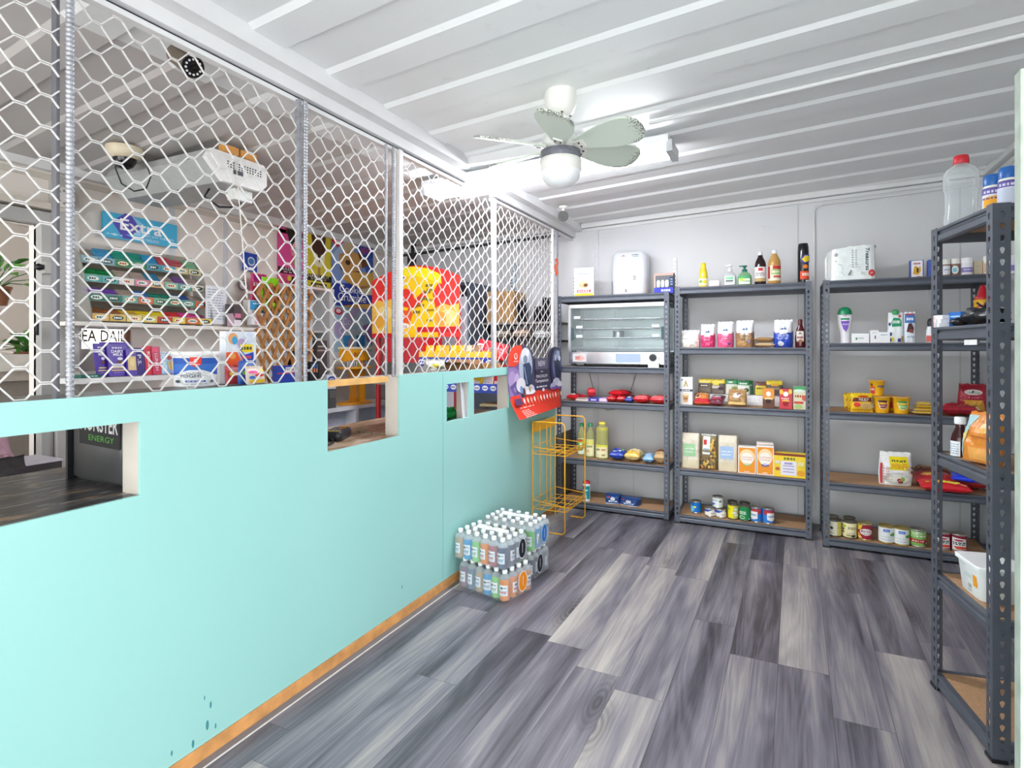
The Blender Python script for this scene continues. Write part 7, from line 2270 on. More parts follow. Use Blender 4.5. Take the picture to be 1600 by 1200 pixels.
# yoghurt bucket on the upper ledge
xq = P - .42
a, b = on_x(274, 600, xq), on_x(345, 600, xq)
r = (b[1] - a[1]) / 2 * .86
yq = (a[1] + b[1]) / 2
zq = PT - .011
hq = on_x(310, 549, xq)[2] - zq
t = thing('yoghurt_bucket', 'large blue and white yoghurt bucket with white lid on the dark ledge', 'bucket', (xq - .02, yq, zq), math.atan2(-xq, yq))
MB().lathe([(r * .88, 0), (r * .9, .004), (r * .97, hq * .88)], mat('#eef0f2', .35, 0, .02), 32).build('bucket_body', t)
MB().lathe([(r * .99, hq * .86), (r * 1.03, hq * .87), (r * 1.03, hq * .98), (r * .98, hq), (.0005, hq * .99)], mat('#eceae8', .4), 32).build('lid', t)
art(MB(), [('r', -1, -.95, 1, .9, '#2c5ab0'), ('r', -.9, -.05, .9, .5, '#3c72c4'), ('p', [(-1, -.98), (-1, -.28), (-.75, -.22), (-.5, -.05), (-.25, .08), (.0, .10), (.25, .08), (.5, -.05), (.75, -.22), (1, -.28), (1, -.98)], '#e6e9ec'),
           ('p', [(-.2, .95), (.2, .95), (.2, .45), (0, .28), (-.2, .45)], '#e04038'), ('t', 'C', 0, .72, .06, .12, '#f6eeec'), ('t', 'Clover', 0, .48, .15, .06, '#f6eeec'), ('t', 'NATURAL', 0, -.12, .32, .05, '#3c4450'), ('t', 'YOGHURT', 0, -.30, .58, .11, '#2c3440'), ('r', -.35, -.72, .35, -.60, '#2c5ab0'), ('g', 0, -.66, .3, .02, '#e6e9ec'), ('e', -.65, -.66, .12, .10, '#4a5460'), ('e', .62, -.66, .1, .09, '#5a6470'), ('g', 0, -.84, .4, .02, '#8a94a0')],
    lambda x, z, o: ((r * (.935 + .03 * z) + .0012 + o) * math.sin(x * 1.25), -(r * (.935 + .03 * z) + .0012 + o) * math.cos(x * 1.25), hq * (.44 + .42 * z)), .0005, True).build('label', t)

# sweets box and lollipops right of the bucket, on the ledge
xs_ = P - .36


def ledge_item(u0, u1, vt, x, name, lab, cat, c, sh, tilt=-.15, d=.02, kind=None):
    a, b = on_x(u0, 590, x), on_x(u1, 590, x)
    h = on_x((u0 + u1) / 2, vt, x)[2] - zq
    w = b[1] - a[1]
    m = Matrix.Rotation(PI / 2, 4, 'Z') @ Matrix.Rotation(tilt, 4, 'X')
    return soft(name, lab, cat, w, h, d, c, sh, (x, (a[1] + b[1]) / 2, zq + .001), tuple(m.to_euler()), kind or 'pouch', 'sweet packets on the dark ledge', wr=.08)


def ledge_box(u0, u1, v0, v1, x, name, lab, c, sh, d=.04):
    a, b = on_x(u0, v1, x), on_x(u1, v1, x)
    z0, z1 = zq, on_x((u0 + u1) / 2, v0, x)[2]
    t = thing(name, lab, 'box', (x, (a[1] + b[1]) / 2, z0), PI / 2, 'sweet packets on the dark ledge')
    w, h = b[1] - a[1], z1 - z0
    MB().box(-w / 2, 0, 0, w / 2, d, h, mat(c, .4)).build('box', t)
    label(sh, flat(w / 2, -.0006, h / 2, h / 2), t)


ledge_box(353, 400, 518, 600, P - .44, 'sweets_display', 'tall white sweets display card with orange, blue and yellow artwork', '#dfe6ee', [('e', -.55, .72, .32, .22, '#e8a870'), ('e', -.45, .65, .18, .16, '#3aa0d0'), ('e', .0, .55, .3, .18, '#b9a0c4'), ('r', -.1, .2, .75, .5, '#f0d41c'), ('g', .3, .35, .4, .06, '#4a4a3c'), ('p', [(-1, .2), (-.3, .2), (.1, -.3), (.1, -.6), (-.5, -.5), (-1, -.2)], '#ec5a28'), ('e', -.6, .05, .2, .12, '#f2a04c'), ('p', [(-.2, .4), (.2, .1), (.8, .2), (.8, -.5), (.2, -.3), (-.1, .1)], '#2448b0'), ('g', .3, .0, .3, .06, '#e04038'), ('e', .5, .75, .4, .2, '#c9d8ec'), ('r', -.3, -.9, .6, -.5, '#e6d83c')])
ledge_item(353, 384, 575, P - .36, 'sweet_packet', 'red and yellow sweet packet lying at the foot of the sweets display', 'packet', '#b8383c', [('e', -.3, .2, .4, .3, '#e6b83c'), ('e', .4, -.2, .3, .3, '#4a2c2c'), ('e', .5, .5, .3, .2, '#7a9a3c')])
ledge_item(372, 400, 568, P - .32, 'sweet_packet', 'blue and yellow sweet packet leaning at the foot of the sweets display', 'packet', '#2a5cb0', [('r', -.4, .3, .6, .7, '#f0d62c'), ('e', .1, -.3, .6, .3, '#3c4a8c'), ('e', -.4, .1, .3, .2, '#8ac43c')], .0)
ledge_item(386, 414, 577, P - .28, 'sweet_packet', 'pink, white and yellow sweet packet in front of the lattice', 'packet', '#e2cfc4', [('e', -.3, .5, .5, .2, '#e04a94'), ('e', .3, .1, .5, .25, '#d84a4c'), ('r', -.8, -.9, .8, -.5, '#f0c82c'), ('e', -.5, -.2, .3, .2, '#3c70c4'), ('e', .7, .7, .25, .2, '#e6d83c')], -.2)
# ------------------------------------------------------------------ ice cream posters on the far wall
far_board('ice_cream_poster', 'pink raspberry ice cream poster with chocolate coated bar', 'poster', 433, 476, 339, 450, [
    ('p', [(-.35, .55), (-.38, .88), (-.15, .98), (.25, .95), (.55, .80), (.60, .45), (.45, .15), (-.05, .10)], '#2a2420'), ('p', [(-.38, .88), (-.46, .80), (-.42, .5), (-.35, .55)], '#7a4a34'), ('p', [(-.1, .12), (.2, .32), (.52, .28), (.58, .02), (.3, -.12), (.0, -.08)], '#eaa0a8'), ('p', [(-.02, .0), (.2, .16), (.48, .14), (.44, .08), (.22, .08)], '#5a2a34'), ('p', [(.1, -.08), (.28, -.12), (.18, -.38), (.06, -.34)], '#b08a4c'),
    ('r', -1, -.62, 1, -.44, '#2c1c20'), ('t', 'RASPBERRY', .1, -.49, .8, .04, '#e8d4d8'), ('g', .1, -.57, .7, .02, '#c9a0b0'), ('e', -.55, -.78, .25, .14, '#c04a6a'), ('e', .1, -.8, .3, .12, '#33201c'), ('e', .55, -.82, .35, .14, '#6a2430'), ('e', .3, -.88, .2, .07, '#d84a34'), ('e', -.2, -.74, .15, .08, '#d8c03c'), ('r', -1, -1, 1, -.96, '#e6d8d8')], '#dd4a94')
far_board('ice_cream_poster', 'yellow hazelnut ice cream poster with chocolate and nut bar', 'poster', 476, 517, 350, 458, [
    ('r', -1, -1, 1, 1, '#dcc83a'), ('e', .0, .62, .55, .30, '#4a2c20'), ('e', .0, .58, .42, .22, '#6a4030'), ('p', [(-.5, .5), (.5, .5), (.5, .2), (.15, .1), (.05, -.15), (-.1, .1), (-.5, .2)], '#4a2a1e'), ('p', [(-.5, .2), (-.1, .1), (.05, -.15), (.15, .1), (.5, .2), (.4, -.15), (.05, -.28), (-.3, -.2)], '#ece2bc'), ('r', -.08, -.5, .12, -.25, '#b08a4c'),
    ('r', -1, -.66, 1, -.48, '#2a2018'), ('t', 'HAZELNUT', .0, -.53, .8, .04, '#e6dcc0'), ('g', .0, -.61, .6, .02, '#b0a888'), ('r', -.6, -.96, .6, -.72, '#3c3420'), ('e', -.1, -.84, .4, .09, '#8a7a3c'), ('g', .1, -.8, .3, .02, '#d9d0a8')], '#dcc83a')
far_board('ice_cream_poster', 'large blue and gold cookie ice cream poster with chunky lettering', 'poster', 516, 582, 366, 480, [
    ('r', -1, -1, 1, 1, '#7f98cc'), ('p', [(-1, .3), (-.2, .9), (.1, .6), (-.6, .1)], '#a8bcdc'), ('p', [(-.3, 1), (.3, 1), (-.1, .3), (-.5, .5)], '#d0b890'), ('p', [(.1, 1), (1, 1), (1, .3), (.5, .45), (.2, .7)], '#2c48a0'), ('p', [(.5, .3), (1, .5), (1, -.3), (.7, -.1)], '#3c5cb0'), ('p', [(-.96, .98), (-.45, .98), (-.45, .72), (-.7, .55), (-.96, .66)], '#cc2430'), ('e', -.7, .80, .15, .10, '#f2d8d4'), ('e', -.7, .82, .09, .06, '#cc2430'),
    ('t', 'NEW', .62, .62, .24, .09, '#d8444c'), ('p', [(-.65, .38), (-.2, .52), (.3, .50), (.45, .30), (.3, .02), (-.3, -.06), (-.62, .10)], '#d09a58'), ('p', [(.2, .55), (.5, .48), (.75, .22), (.45, .12)], '#6a4428'), ('e', -.25, .2, .12, .07, '#4a2c20'), ('p', [(-.6, .08), (-.3, -.06), (.3, .02), (.32, -.04), (-.3, -.13), (-.6, .0)], '#5a3420'),
    ('p', [(-.5, -.06), (.9, .02), (.95, -.32), (.1, -.42), (-.45, -.28)], '#d09c48'), ('p', [(-.4, -.28), (.1, -.42), (.9, -.34), (.8, -.48), (.0, -.5)], '#a8742c'), ('p', [(.5, -.2), (1, .1), (1, -.3)], '#d8ac4c'),
    ('p', [(-1, -.42), (-.2, -.36), (.6, -.52), (1, -.5), (1, -.98), (-1, -.98)], '#2a3c98'), ('p', [(.3, -.5), (1, -.35), (1, -.6), (.5, -.62)], '#c9bc9c'), ('t', 'Cookie', -.12, -.52, .52, .10, '#f2efe6'), ('t', 'Crumble', -.05, -.74, .66, .11, '#f2efe6'), ('p', [(-.6, -1), (.8, -1), (1, -.86), (.2, -.9)], '#d8a44c')], '#5c78b8')
far_board('ice_cream_poster', 'pale blue and lilac cookie ice cream poster below the large one', 'poster', 517, 581, 481, 560, [
    ('r', -1, -1, 1, 1, '#a9c8dc'), ('p', [(-1, .2), (0, 1), (.4, 1), (-.6, -.4)], '#b7a8d0'), ('p', [(.3, 1), (1, 1), (1, .4)], '#8a9ad0'), ('p', [(.5, .3), (1, .5), (1, -.5), (.7, -.3)], '#9a6aa8'), ('e', -.68, .82, .2, .14, '#c42a44'), ('e', -.68, .84, .12, .08, '#f0d8dc'), ('t', 'Cookie', .0, .45, .50, .14, '#dfe6ec'), ('t', 'Crumble', .0, .08, .66, .15, '#dfe6ec'), ('p', [(-.5, -.1), (-.1, -.1), (-.05, -.7), (-.4, -.8)], '#4aa0dc'), ('p', [(.15, -.1), (.6, -.05), (.6, -.5), (.2, -.6)], '#3c8ad0'), ('e', -.1, -.5, .14, .3, '#d9a8b4'), ('r', -1, -1, 1, -.75, '#d9d8e0'), ('e', -.2, -.75, .16, .1, '#c9a43c')], '#a9c8dc')
# white doorway cupboard frame under the posters, lattice in front of it
a, b = far(442, 520, XF + .20)[1], far(521, 520, XF + .20)[1]
zt_, zb_ = far(480, 447, XF + .2)[2], far(560, 633, XF + .42)[2] + .001
t = thing('open_cupboard', 'white open cupboard frame under the pink and yellow posters', 'cupboard', (XF + .008, (a + b) / 2, zb_), PI / 2)
w = (b - a) / 2
cw = mat('#d3d3d4', .5, 0, .05, 6)
MB().box(-w, -.20, zt_ - zb_ - .02, w, 0, zt_ - zb_, mat('#e6d8d4', .5)).build('top_board', t)
for x in (-w, -w * .02, w * .80):
    MB().box(x, -.20, 0, x + (.03 if x < w * .5 else w * .2), 0, zt_ - zb_ - .021, cw).build('upright', t)
MB().box(-w + .03, -.01, 0, w * .8, -.004, zt_ - zb_ - .03, mat('#c3c2c2', .5)).build('back_board', t)
for z in (.38, .62):
    MB().box(.02, -.18, z, w * .79, -.01, z + .015, cw).build('inner_shelf', t)


def lattice():
    x = XF + .30
    a, b = far(403, 520, x)[1], far(489, 520, x)[1]
    z0, z1 = far(450, 592, x)[2] - .02, far(450, 446, x)[2]
    t = thing('wooden_lattice', 'brown wooden trellis lattice leaning in front of the white cupboard', 'trellis', (x, (a + b) / 2, z0), PI / 2)
    w, h = (b - a) / 2, z1 - z0
    m = mat('#b07a40', .6, 0, .2, 20)
    m2 = mat('#a06c36', .6, 0, .2, 20)
    ang = R(64)
    for s, y, mm in ((1, 0, m), (-1, .012, m2)):
        mb = MB()
        k = -12
        while k < 14:
            # slat through (k*pitch, 0) at +-ang, clipped to the rectangle
            px = k * .072
            dx, dz = math.cos(ang) * s, math.sin(ang)
            t0, t1 = 0, h / dz
            lo, hi = (-w - px) / dx, (w - px) / dx
            if lo > hi:
                lo, hi = hi, lo
            t0, t1 = max(t0, lo), min(t1, hi)
            if t1 - t0 > .05:
                nx, nz = -dz * .011, dx * .011
                p, q = (px + dx * t0, dz * t0), (px + dx * t1, dz * t1)
                mb.add([(p[0] + nx, y, p[1] + nz), (q[0] + nx, y, q[1] + nz), (q[0] - nx, y, q[1] - nz), (p[0] - nx, y, p[1] - nz), (p[0] + nx, y + .010, p[1] + nz), (q[0] + nx, y + .010, q[1] + nz), (q[0] - nx, y + .010, q[1] - nz), (p[0] - nx, y + .010, p[1] - nz)],
                       [(0, 1, 2, 3), (7, 6, 5, 4), (0, 4, 5, 1), (1, 5, 6, 2), (2, 6, 7, 3), (3, 7, 4, 0)], mm)
            k += 1
        mb.build('lattice_slats', t)


lattice()
# white work bench along the far wall (seen through the hatch)
yb0, yb1 = 2.30, 4.36
ZBN = far(560, 633, XF + .42)[2]
t = thing('work_bench', 'white open work bench along the far wall behind the payment hatch', 'bench', (XF + .01, (yb0 + yb1) / 2, 0), PI / 2)
w = (yb1 - yb0) / 2
wh = mat('#dcdde2', .5, 0, .05, 6)
MB().box(-w, -.42, ZBN - .03, w, 0, ZBN, wh).build('top', t)
for x in (-w, -.05, .46 * w, w - .03):
    MB().box(x, -.42, .10, x + .035, 0, ZBN - .031, wh).build('upright', t)
MB().box(-w, -.30, .25, w, -.28, ZBN - .031, mat('#c9cddc', .5)).build('back_board', t)
MB().box(-w, -.42, .10, w, -.02, .13, wh).build('lower_board', t)
MB().box(-w + .02, -.38, 0, w - .02, -.05, .10, mat('#5a4a3c', .6)).build('plinth', t)


def lighter_stand():
    x = XF + .30
    a, b = far(531, 622, x), far(576, 622, x)
    r = (b[1] - a[1]) / 2
    t = thing('lighter_stand', 'orange yellow lighter display stand with twin posts on the white bench', 'display stand', (x, (a[1] + b[1]) / 2, ZBN), PI / 2)
    OY = mat('#eaa01c', .35, 0, .06)
    H = far(553, 542, x)[2] - ZBN
    z1 = far(553, 576, x)[2] - ZBN
    disc = lambda z, k: MB().lathe([(r * k, z), (r * k * 1.03, z + .004), (r * k * 1.03, z + .014), (r * k, z + .018)], OY, 30, sy=.6)
    disc(0, 1).build('base', t)
    disc(z1, 1).build('tray', t)
    MB().prism([(-r * .42, .018), (-r * .26, .018 + z1 * .25), (-r * .26, z1 * .75), (-r * .42, z1), (r * .12, z1), (-.01, z1 * .75), (-.01, z1 * .25), (r * .12, .018)], 'y', -.03, .01, mat('#d98e1c', .4)).build('pedestal', t)
    MB().box(r * .30, -.02, .018, r * .62, .012, H, OY).build('post', t)
    MB().box(-r * .95, -.045, z1 + (H - z1) * .35, r * .7, .02, H - .02, OY).build('header', t)
    MB().box(-r * .95, -.05, H - .02, r * .98, .03, H, mat('#e4d8b8', .4)).build('top_card', t)
    label([('tb', 'BiC', -.1, .15, .30, .45, '#8a4a14')], lambda a_, z, o: (a_ * r * .8, -.0456 - o, z1 + (H - z1) * .62 + z * (H - z1) * .22), t, name='lettering')
    cols = ['#c9ccd4', '#b4b8c4', '#c9ccd0', '#a8acb8', '#d0d2d8', '#6ac04c', '#c04a3c', '#a87a4c', '#3a70d0', '#4a9ad8']
    for i, c in enumerate(cols):
        xx = -r * .8 + i * r * 1.5 / len(cols)
        o = MB().rbox(-.005, -.003, 0, .005, .003, .05, .003, mat(c, .25)).box(-.004, -.003, .05, .004, .003, .058, M_CHROME).build('lighter')
        wv = Vector(t.location) + Matrix.Rotation(PI / 2, 3, 'Z') @ Vector((xx, -.055, z1 + .018))
        o.location = wv
        o.rotation_euler = (0, 0, PI / 2)
        nm = ('pale grey', 'cool grey', 'silver', 'slate grey', 'bright silver', 'green', 'red', 'brown', 'royal blue', 'sky blue')[i]
        tag(o, nm + ' lighter in the row on the orange yellow lighter stand', 'lighter', 'lighters on the display stand')


lighter_stand()
# blue box with batteries and razors beside the lattice, small boxes on the bench
for u0, u1, v0, v1, x, lab, c, sh in ((433, 470, 571, 584, XF + .40, 'long blue box with white panel on the ledge beside the lattice', '#2440a0', [('r', -.3, -.6, .5, .6, '#d9d4d0'), ('g', .1, 0, .3, .3, '#8a8ca0'), ('r', -1, -.95, 1, -.7, '#c8443c')]),
                                      (457, 477, 548, 571, XF + .22, 'dark blue and black blister pack with yellow caps behind the long blue box', '#28344c', [('r', -.8, -.1, .2, .25, '#d8d02c'), ('r', -.8, -.9, -.1, -.5, '#e0d83c'), ('r', .3, -.8, .9, .6, '#2c50a0')]),
                                      (484, 499, 565, 589, XF + .34, 'black pack of batteries with copper tops beside the ribbed bar', '#20242c', [('r', -.7 + .5 * k, -.4, -.4 + .5 * k, .1, '#d98a5c') for k in range(3)] + [('r', -.7 + .5 * k, .1, -.4 + .5 * k, .7, '#4a70a8') for k in range(3)]),
                                      (495, 511, 532, 558, XF + .24, 'stack of dark brown and white boxes on the cupboard shelf', '#4c4444', [('r', -.8, .2, .6, .35, '#c9c4c0'), ('r', -.9, -.3, .9, -.1, '#a89a98')]),
                                      (511, 525, 585, 600, XF + .33, 'white box with blue oval badge beside the lighter stand', '#e2e4ec', [('e', 0, .1, .8, .5, '#20409c'), ('g', 0, .1, .5, .12, '#dfe6f4')]),
                                      (514, 525, 608, 622, XF + .40, 'dark slatted box on the white bench seen through the hatch', '#4c4a4a', [('r', -.8, -.8 + .4 * k, .8, -.65 + .4 * k, '#8a8884') for k in range(4)])):
    a, b = far(u0, v1, x), far(u1, v1, x)
    zt = far((u0 + u1) / 2, v0, x)[2]
    zb = ZBN
    if zt - zb > .02:
        t = thing('small_pack', lab, 'box', (x, (a[1] + b[1]) / 2, zb), PI / 2)
        w, h = (b[1] - a[1]) / 2, zt - zb
        zl = far((u0 + u1) / 2, v1, x)[2] - zb
        MB().box(-w, 0, 0, w, .05, h, mat(c, .4)).build('box', t)
        label(sh, flat(w, -.0006, (h + max(zl, 0)) / 2, (h - max(zl, 0)) / 2), t)

# card machine on the counter in the payment hatch
q = on_z(538, 684, .909)
t = thing('card_machine', 'black handheld card machine lying on the worn counter in the payment hatch', 'card reader', (q[0] - .02, q[1] - .02, .9075), R(25))
MB().rbox(-.045, -.10, .0, .045, .08, .045, .025, mat('#23262b', .35), 4).build('body', t)
MB().box(-.032, -.02, .0452, .032, .06, .048, mat('#11161c', .1)).build('screen', t)
for i in range(3):
    for j in range(3):
        MB().box(-.030 + i * .022, -.085 + j * .02, .0452, -.014 + i * .022, -.072 + j * .02, .049, mat('#5a6068' if j else '#b8a04c', .4)).build('key', t)
MB().tube([(0, -.10, .02), (.03, -.16, .006), (.02, -.24, .005), (-.04, -.30, .005)], .004, M_BLACK).build('cable', t)


# ------------------------------------------------------------------ red and yellow snack stand
def snack_stand():
    y = 3.90
    xl, xr = on_y(583, 500, y)[0], on_y(719, 500, y)[0]
    xc, hw = (xl + xr) / 2, (xr - xl) / 2
    zb = on_y(650, 527, y)[2]
    zt = on_y(640, 416, y)[2]
    H = zt - zb
    t = thing('snack_stand', 'red and yellow arched snack display stand behind the grille', 'display stand', (xc, y, 0))
    RD = mat('#c8202c', .35, 0, .05)
    for x, d in ((-hw + .025, .04), (hw - .03, .02)):
        MB().cyl((x, d, 0), (x, d, zt - .35), .022, RD, 14).build('post', t)
    n = 24
    arch = [(-hw, zb)] + [(-hw + 2 * hw * i / n, zb + H * (.72 + .28 * math.sin(PI * (.12 + .76 * i / n)) ** 1.0) if True else 0) for i in range(n + 1)] + [(hw, zb)]
    MB().prism(arch, 'y', -.012, .0, mat('#e8302a', .4)).build('header_board', t)
    zn = lambda z: zb + (z + 1) / 2 * H
    S = [('p', [(-.42, -1), (-.42, .93), (-.2, .98), (.05, .97), (.3, .90), (.55, .75), (.55, .5), (.42, .2), (.5, -.3), (.55, -1)], '#f6c814'), ('p', [(-.42, .72), (-.42, .93), (-.2, .98), (.05, .97), (.3, .90), (.60, .70), (.62, .45), (.3, .62), (.0, .72)], '#f8e418'),
         ('p', [(-1, -.9), (-1, -.05), (-.85, .08), (-.7, .02), (-.55, .10), (-.42, .0), (-.42, -.9)], '#f0bc50'), ('e', -.7, -.3, .2, .2, '#f4d484'), ('e', -.85, -.55, .15, .18, '#e8a83c'), ('p', [(.5, -.75), (.5, -.2), (.65, -.08), (.8, -.15), (1, -.1), (1, -.75)], '#f2b84c'), ('e', .75, -.45, .2, .2, '#f0d080'), ('e', .6, -.5, .12, .2, '#e8a040'),
         ('p', [(-.42, -.1), (-.36, .22), (-.2, .38), (-.05, .30), (.02, .05), (.15, .20), (.25, .30), (.28, .12), (.1, -.15), (.02, -.2)], '#e0342c'), ('p', [(-.42, -.55), (-.38, -.22), (-.15, -.25), (-.12, -.15), (-.02, -.35), (-.1, -.62)], '#e85a24'), ('r', -1, -1, -.45, -.88, '#c8202c'), ('r', .08, -.86, 1, -.72, '#c8202c'),
         ('e', -.33, .68, .16, .08, '#f4f2ee'), ('e', -.33, .68, .12, .05, '#5a4a44'), ('e', -.30, -.68, .20, .09, '#f4f2ee'), ('t', 'Simba', -.30, -.68, .15, .05, '#6a5648')]
    S += [('tr', 'ROARS', .40, .42, .05, .14, '#6a5a1c'), ('tr', 'FLAVOUR', .18, .05, .05, .2, '#6a5a1c')] if False else [('g', .36 - .07 * k, .42 - .18 * k, .09, .035, '#7a6a1c') for k in range(5)] + [('g', .38, .30 - .28 * k, .08, .03, '#8a781c') for k in range(4)]
    label(S, lambda x, z, o: (x * hw, -.0125 - o, zn(z)), t, name='print')
    # sloping tray with printed blue strip
    y0 = 3.56
    zl = on_y(715, 571, y0)[2]
    xl2, xr2 = on_y(655, 560, y0)[0] - xc, on_y(772, 560, y0)[0] - xc
    MB().box(on_y(598, 530, y - .3)[0] - xc, -.30, zb - .20, xl2 - .002, -.02, zb - .01, mat('#b81824', .4)).build('side_bin', t)
    MB().box(xl2, y0 - y - .004, zl - .01, xr2, y0 - y, zl + .058, mat('#2a3ca8', .4)).build('front_strip', t)
    MB().box(xl2, y0 - y, zl - .01, xr2, -.01, zl + .004, mat('#c8202c', .4)).build('tray', t)
    MB().box(xl2, y0 - y - .002, zl + .059, xr2, y0 - y, zl + .10, mat('#f0c018', .4)).build('upper_strip', t)
    L = (xr2 - xl2) / 2
    label([('e', -.92 + .26 * k, 0, .10, .62, '#eef0f6') for k in range(8)] + [('e', -.92 + .26 * k, 0, .06, .3, '#2a3ca8') for k in range(8)], lambda x, z, o: ((xl2 + xr2) / 2 + x * L, y0 - y - .0045 - o, zl + .024 + z * .03), t, name='oval_badges')
    # second, lower tray seen through the small hatches
    z2 = on_y(760, 612, y0)[2]
    x2 = on_y(783, 600, y0)[0] - xc
    MB().box(xl2, y0 - y - .004, z2 - .01, x2, y0 - y, z2 + .055, mat('#2448b8', .4)).build('front_strip', t)
    MB().box(xl2, y0 - y, z2 - .01, x2, -.01, z2 + .004, mat('#c8202c', .4)).build('tray', t)
    L2 = (x2 - xl2) / 2
    label([('e', -.88 + .19 * k, .1, .07, .62, '#e9edf4') for k in range(10)] + [('r', -.93 + .19 * k, .0, -.83 + .19 * k, .2, '#2c3c70') for k in range(10)], lambda x, z, o: ((xl2 + x2) / 2 + x * L2, y0 - y - .0045 - o, z2 + .022 + z * .03), t, name='oval_badges')
    MB().cyl((x2 - .40, -.28, 0), (x2 - .40, -.28, zl - .011), .02, RD, 12).build('post', t)
    return t, xc, y, y0, zl, z2, xl2 + xc, xr2 + xc, x2 + xc


_, sxc, sy, sy0, szl, sz2, sxl, sxr, sx2 = snack_stand()
GCR = 'snack packets in the trays of the red and yellow stand'
q = random.Random(4)
cnt = ('first', 'second', 'third', 'fourth', 'fifth', 'sixth', 'seventh', 'eighth', 'ninth', 'tenth')
for k in range(9):
    x = sxl + .04 + (sxr - sxl - .06) * k / 8.5
    c = ('#e8b81c', '#f0c020', '#e89c28', '#f2c828', '#e8a018', '#d8c0a0', '#8a6a4c', '#e8782c', '#ec8a24')[k]
    nm = ('mustard yellow', 'bright yellow', 'amber', 'lemon yellow', 'dark yellow', 'pale tan', 'brown', 'orange red', 'orange')[k]
    soft('crisp_packet', nm + ' crisp packet in the upper tray, ' + cnt[k] + ' from the red bin', 'packet', .078, .13 if k < 7 else .09, .035, c, [('e', 0, .1, .5, .3, ('#c8342c', '#e8603c', '#f2e2a8', '#b84a24')[k % 4]), ('r', -.6, -.6, .6, -.3, '#f4ecd8')], (x, sy0 + .06 + .03 * (k % 2), szl + .006), (R(-12), 0, .1 * (q.random() - .5)), 'pouch', GCR, wr=.14)
for k in range(4):
    x = sx2 - .05 - k * .085
    c = ('#d02030', '#e8e4e0', '#f0d028', '#2a8a4c', '#e8e0d8', '#d84030')[k]
    nm = ('red', 'white', 'lemon', 'green', 'cream', 'scarlet')[k]
    soft('crisp_packet', nm + ' packet in the lower snack tray, ' + cnt[k] + ' from its outer end', 'packet', .085, .10, .035, c, [('r', -.6, -.2, .6, .2, '#e9e4ee'), ('g', 0, 0, .4, .08, '#7a6ab0')], (x, sy0 + .05, sz2 + .006), (R(-12), 0, .2 * (q.random() - .5)), 'pouch', GCR, wr=.14)
MB_ = None
o = soft('crisp_packet', 'large red packet leaning at the outer end of the upper snack tray', 'packet', .26, .12, .05, '#cc2030', [('r', -.9, -.6, -.5, .4, '#e8ccd0')], (sxr - .14, sy0 + .17, szl + .03), (R(-30), R(12), 0), 'pouch', GCR, wr=.12)

# ------------------------------------------------------------------ upright fridge, box shelf and clutter at the back
xa, xb_ = -3.02, -2.50
zt = on_y(735, 440, 4.32)[2]
t = thing('upright_fridge', 'tall dark grey upright fridge with white door against the back wall', 'fridge', ((xa + xb_) / 2, 4.32, 0))
w = (xb_ - xa) / 2
MB().rbox(-w, 0, .02, w, .56, zt, .015, mat('#4c5564', .4, .2, .06)).build('cabinet', t)
MB().box(-w + .01, -.03, .12, w - .012, -.001, zt - .13, mat('#c9cbd4', .35)).build('door', t)
MB().box(-w + .01, -.02, zt - .12, w - .012, -.001, zt - .03, mat('#23262c', .4)).build('control_panel', t)
xs0, xs1 = -2.49, on_y(872, 500, 4.55)[0]
zs = on_y(820, 503, 4.55)[2]
zs_2 = on_y(820, 531, 4.55)[2]
for z, lab in ((zs, 'upper grey board on the back wall carrying cardboard box and black bags'), (zs_2, 'lower black board on the back wall carrying clear bags')):
    o = MB().box(xs0, 4.55, z - .018, min(xs1, P - .075), YB - .004, z, mat('#8f8b86' if z == zs else '#2a2a2d', .5, 0, .1)).build('wall_shelf')
    tag(o, lab, 'shelf')
xa, xb_ = -2.50, on_y(801, 480, 4.58)[0]
zt = on_y(775, 456, 4.58)[2]
t = thing('cardboard_box', 'plain brown cardboard box on the shelf behind the grille', 'box', ((xa + xb_) / 2 + .02, 4.58, zs))
w = (xb_ - xa) / 2 - .02
MB().box(-w, 0, 0, w, .26, zt - zs, mat('#b08a58', .7, 0, .08, 8)).build('carton', t)
MB().box(-w, -.001, (zt - zs) - .004, w, .10, zt - zs + .004, mat('#bd9662', .7)).build('flap', t)
for k, (u, vt, s, lab) in enumerate(((814, 470, 1.0, 'black plastic bag slumped beside the cardboard box'), (838, 480, .8, 'low black plastic bag between two taller ones'), (852, 466, 1.0, 'black plastic bag with knotted top nearest the grille end'))):
    x, _, zt = on_y(u, vt, 4.66)
    x = min(x, P - .19)
    h = zt - zs
    soft('plastic_bag', lab, 'bag', .085 * s, max(h, .09), .09, '#16171b', None, (x, 4.70, zs), (0, 0, .1 * k), 'pouch', 'black plastic bags on the back shelf', rough=.35, wr=.35)
for k, (u, c, lab) in enumerate(((786, '#c4b8a8', 'beige clear bag of goods on the lower back board'), (815, '#d0b8a0', 'pinkish clear bag in the middle of the lower back board'), (845, '#dcdcdc', 'whitish clear bag on the lower back board nearest the grille end'))):
    x = min(on_y(u, 520, 4.66)[0], P - .19)
    lying('clear_bag', lab, 'bag', .165, .24, .085, c, [('e', .2, .1, .4, .3, '#e8e4de'), ('e', -.4, -.3, .3, .2, '#b8a898')], x, 4.73, zs_2, .1 * k, group='clear bags of goods on the lower back board', wr=.2)
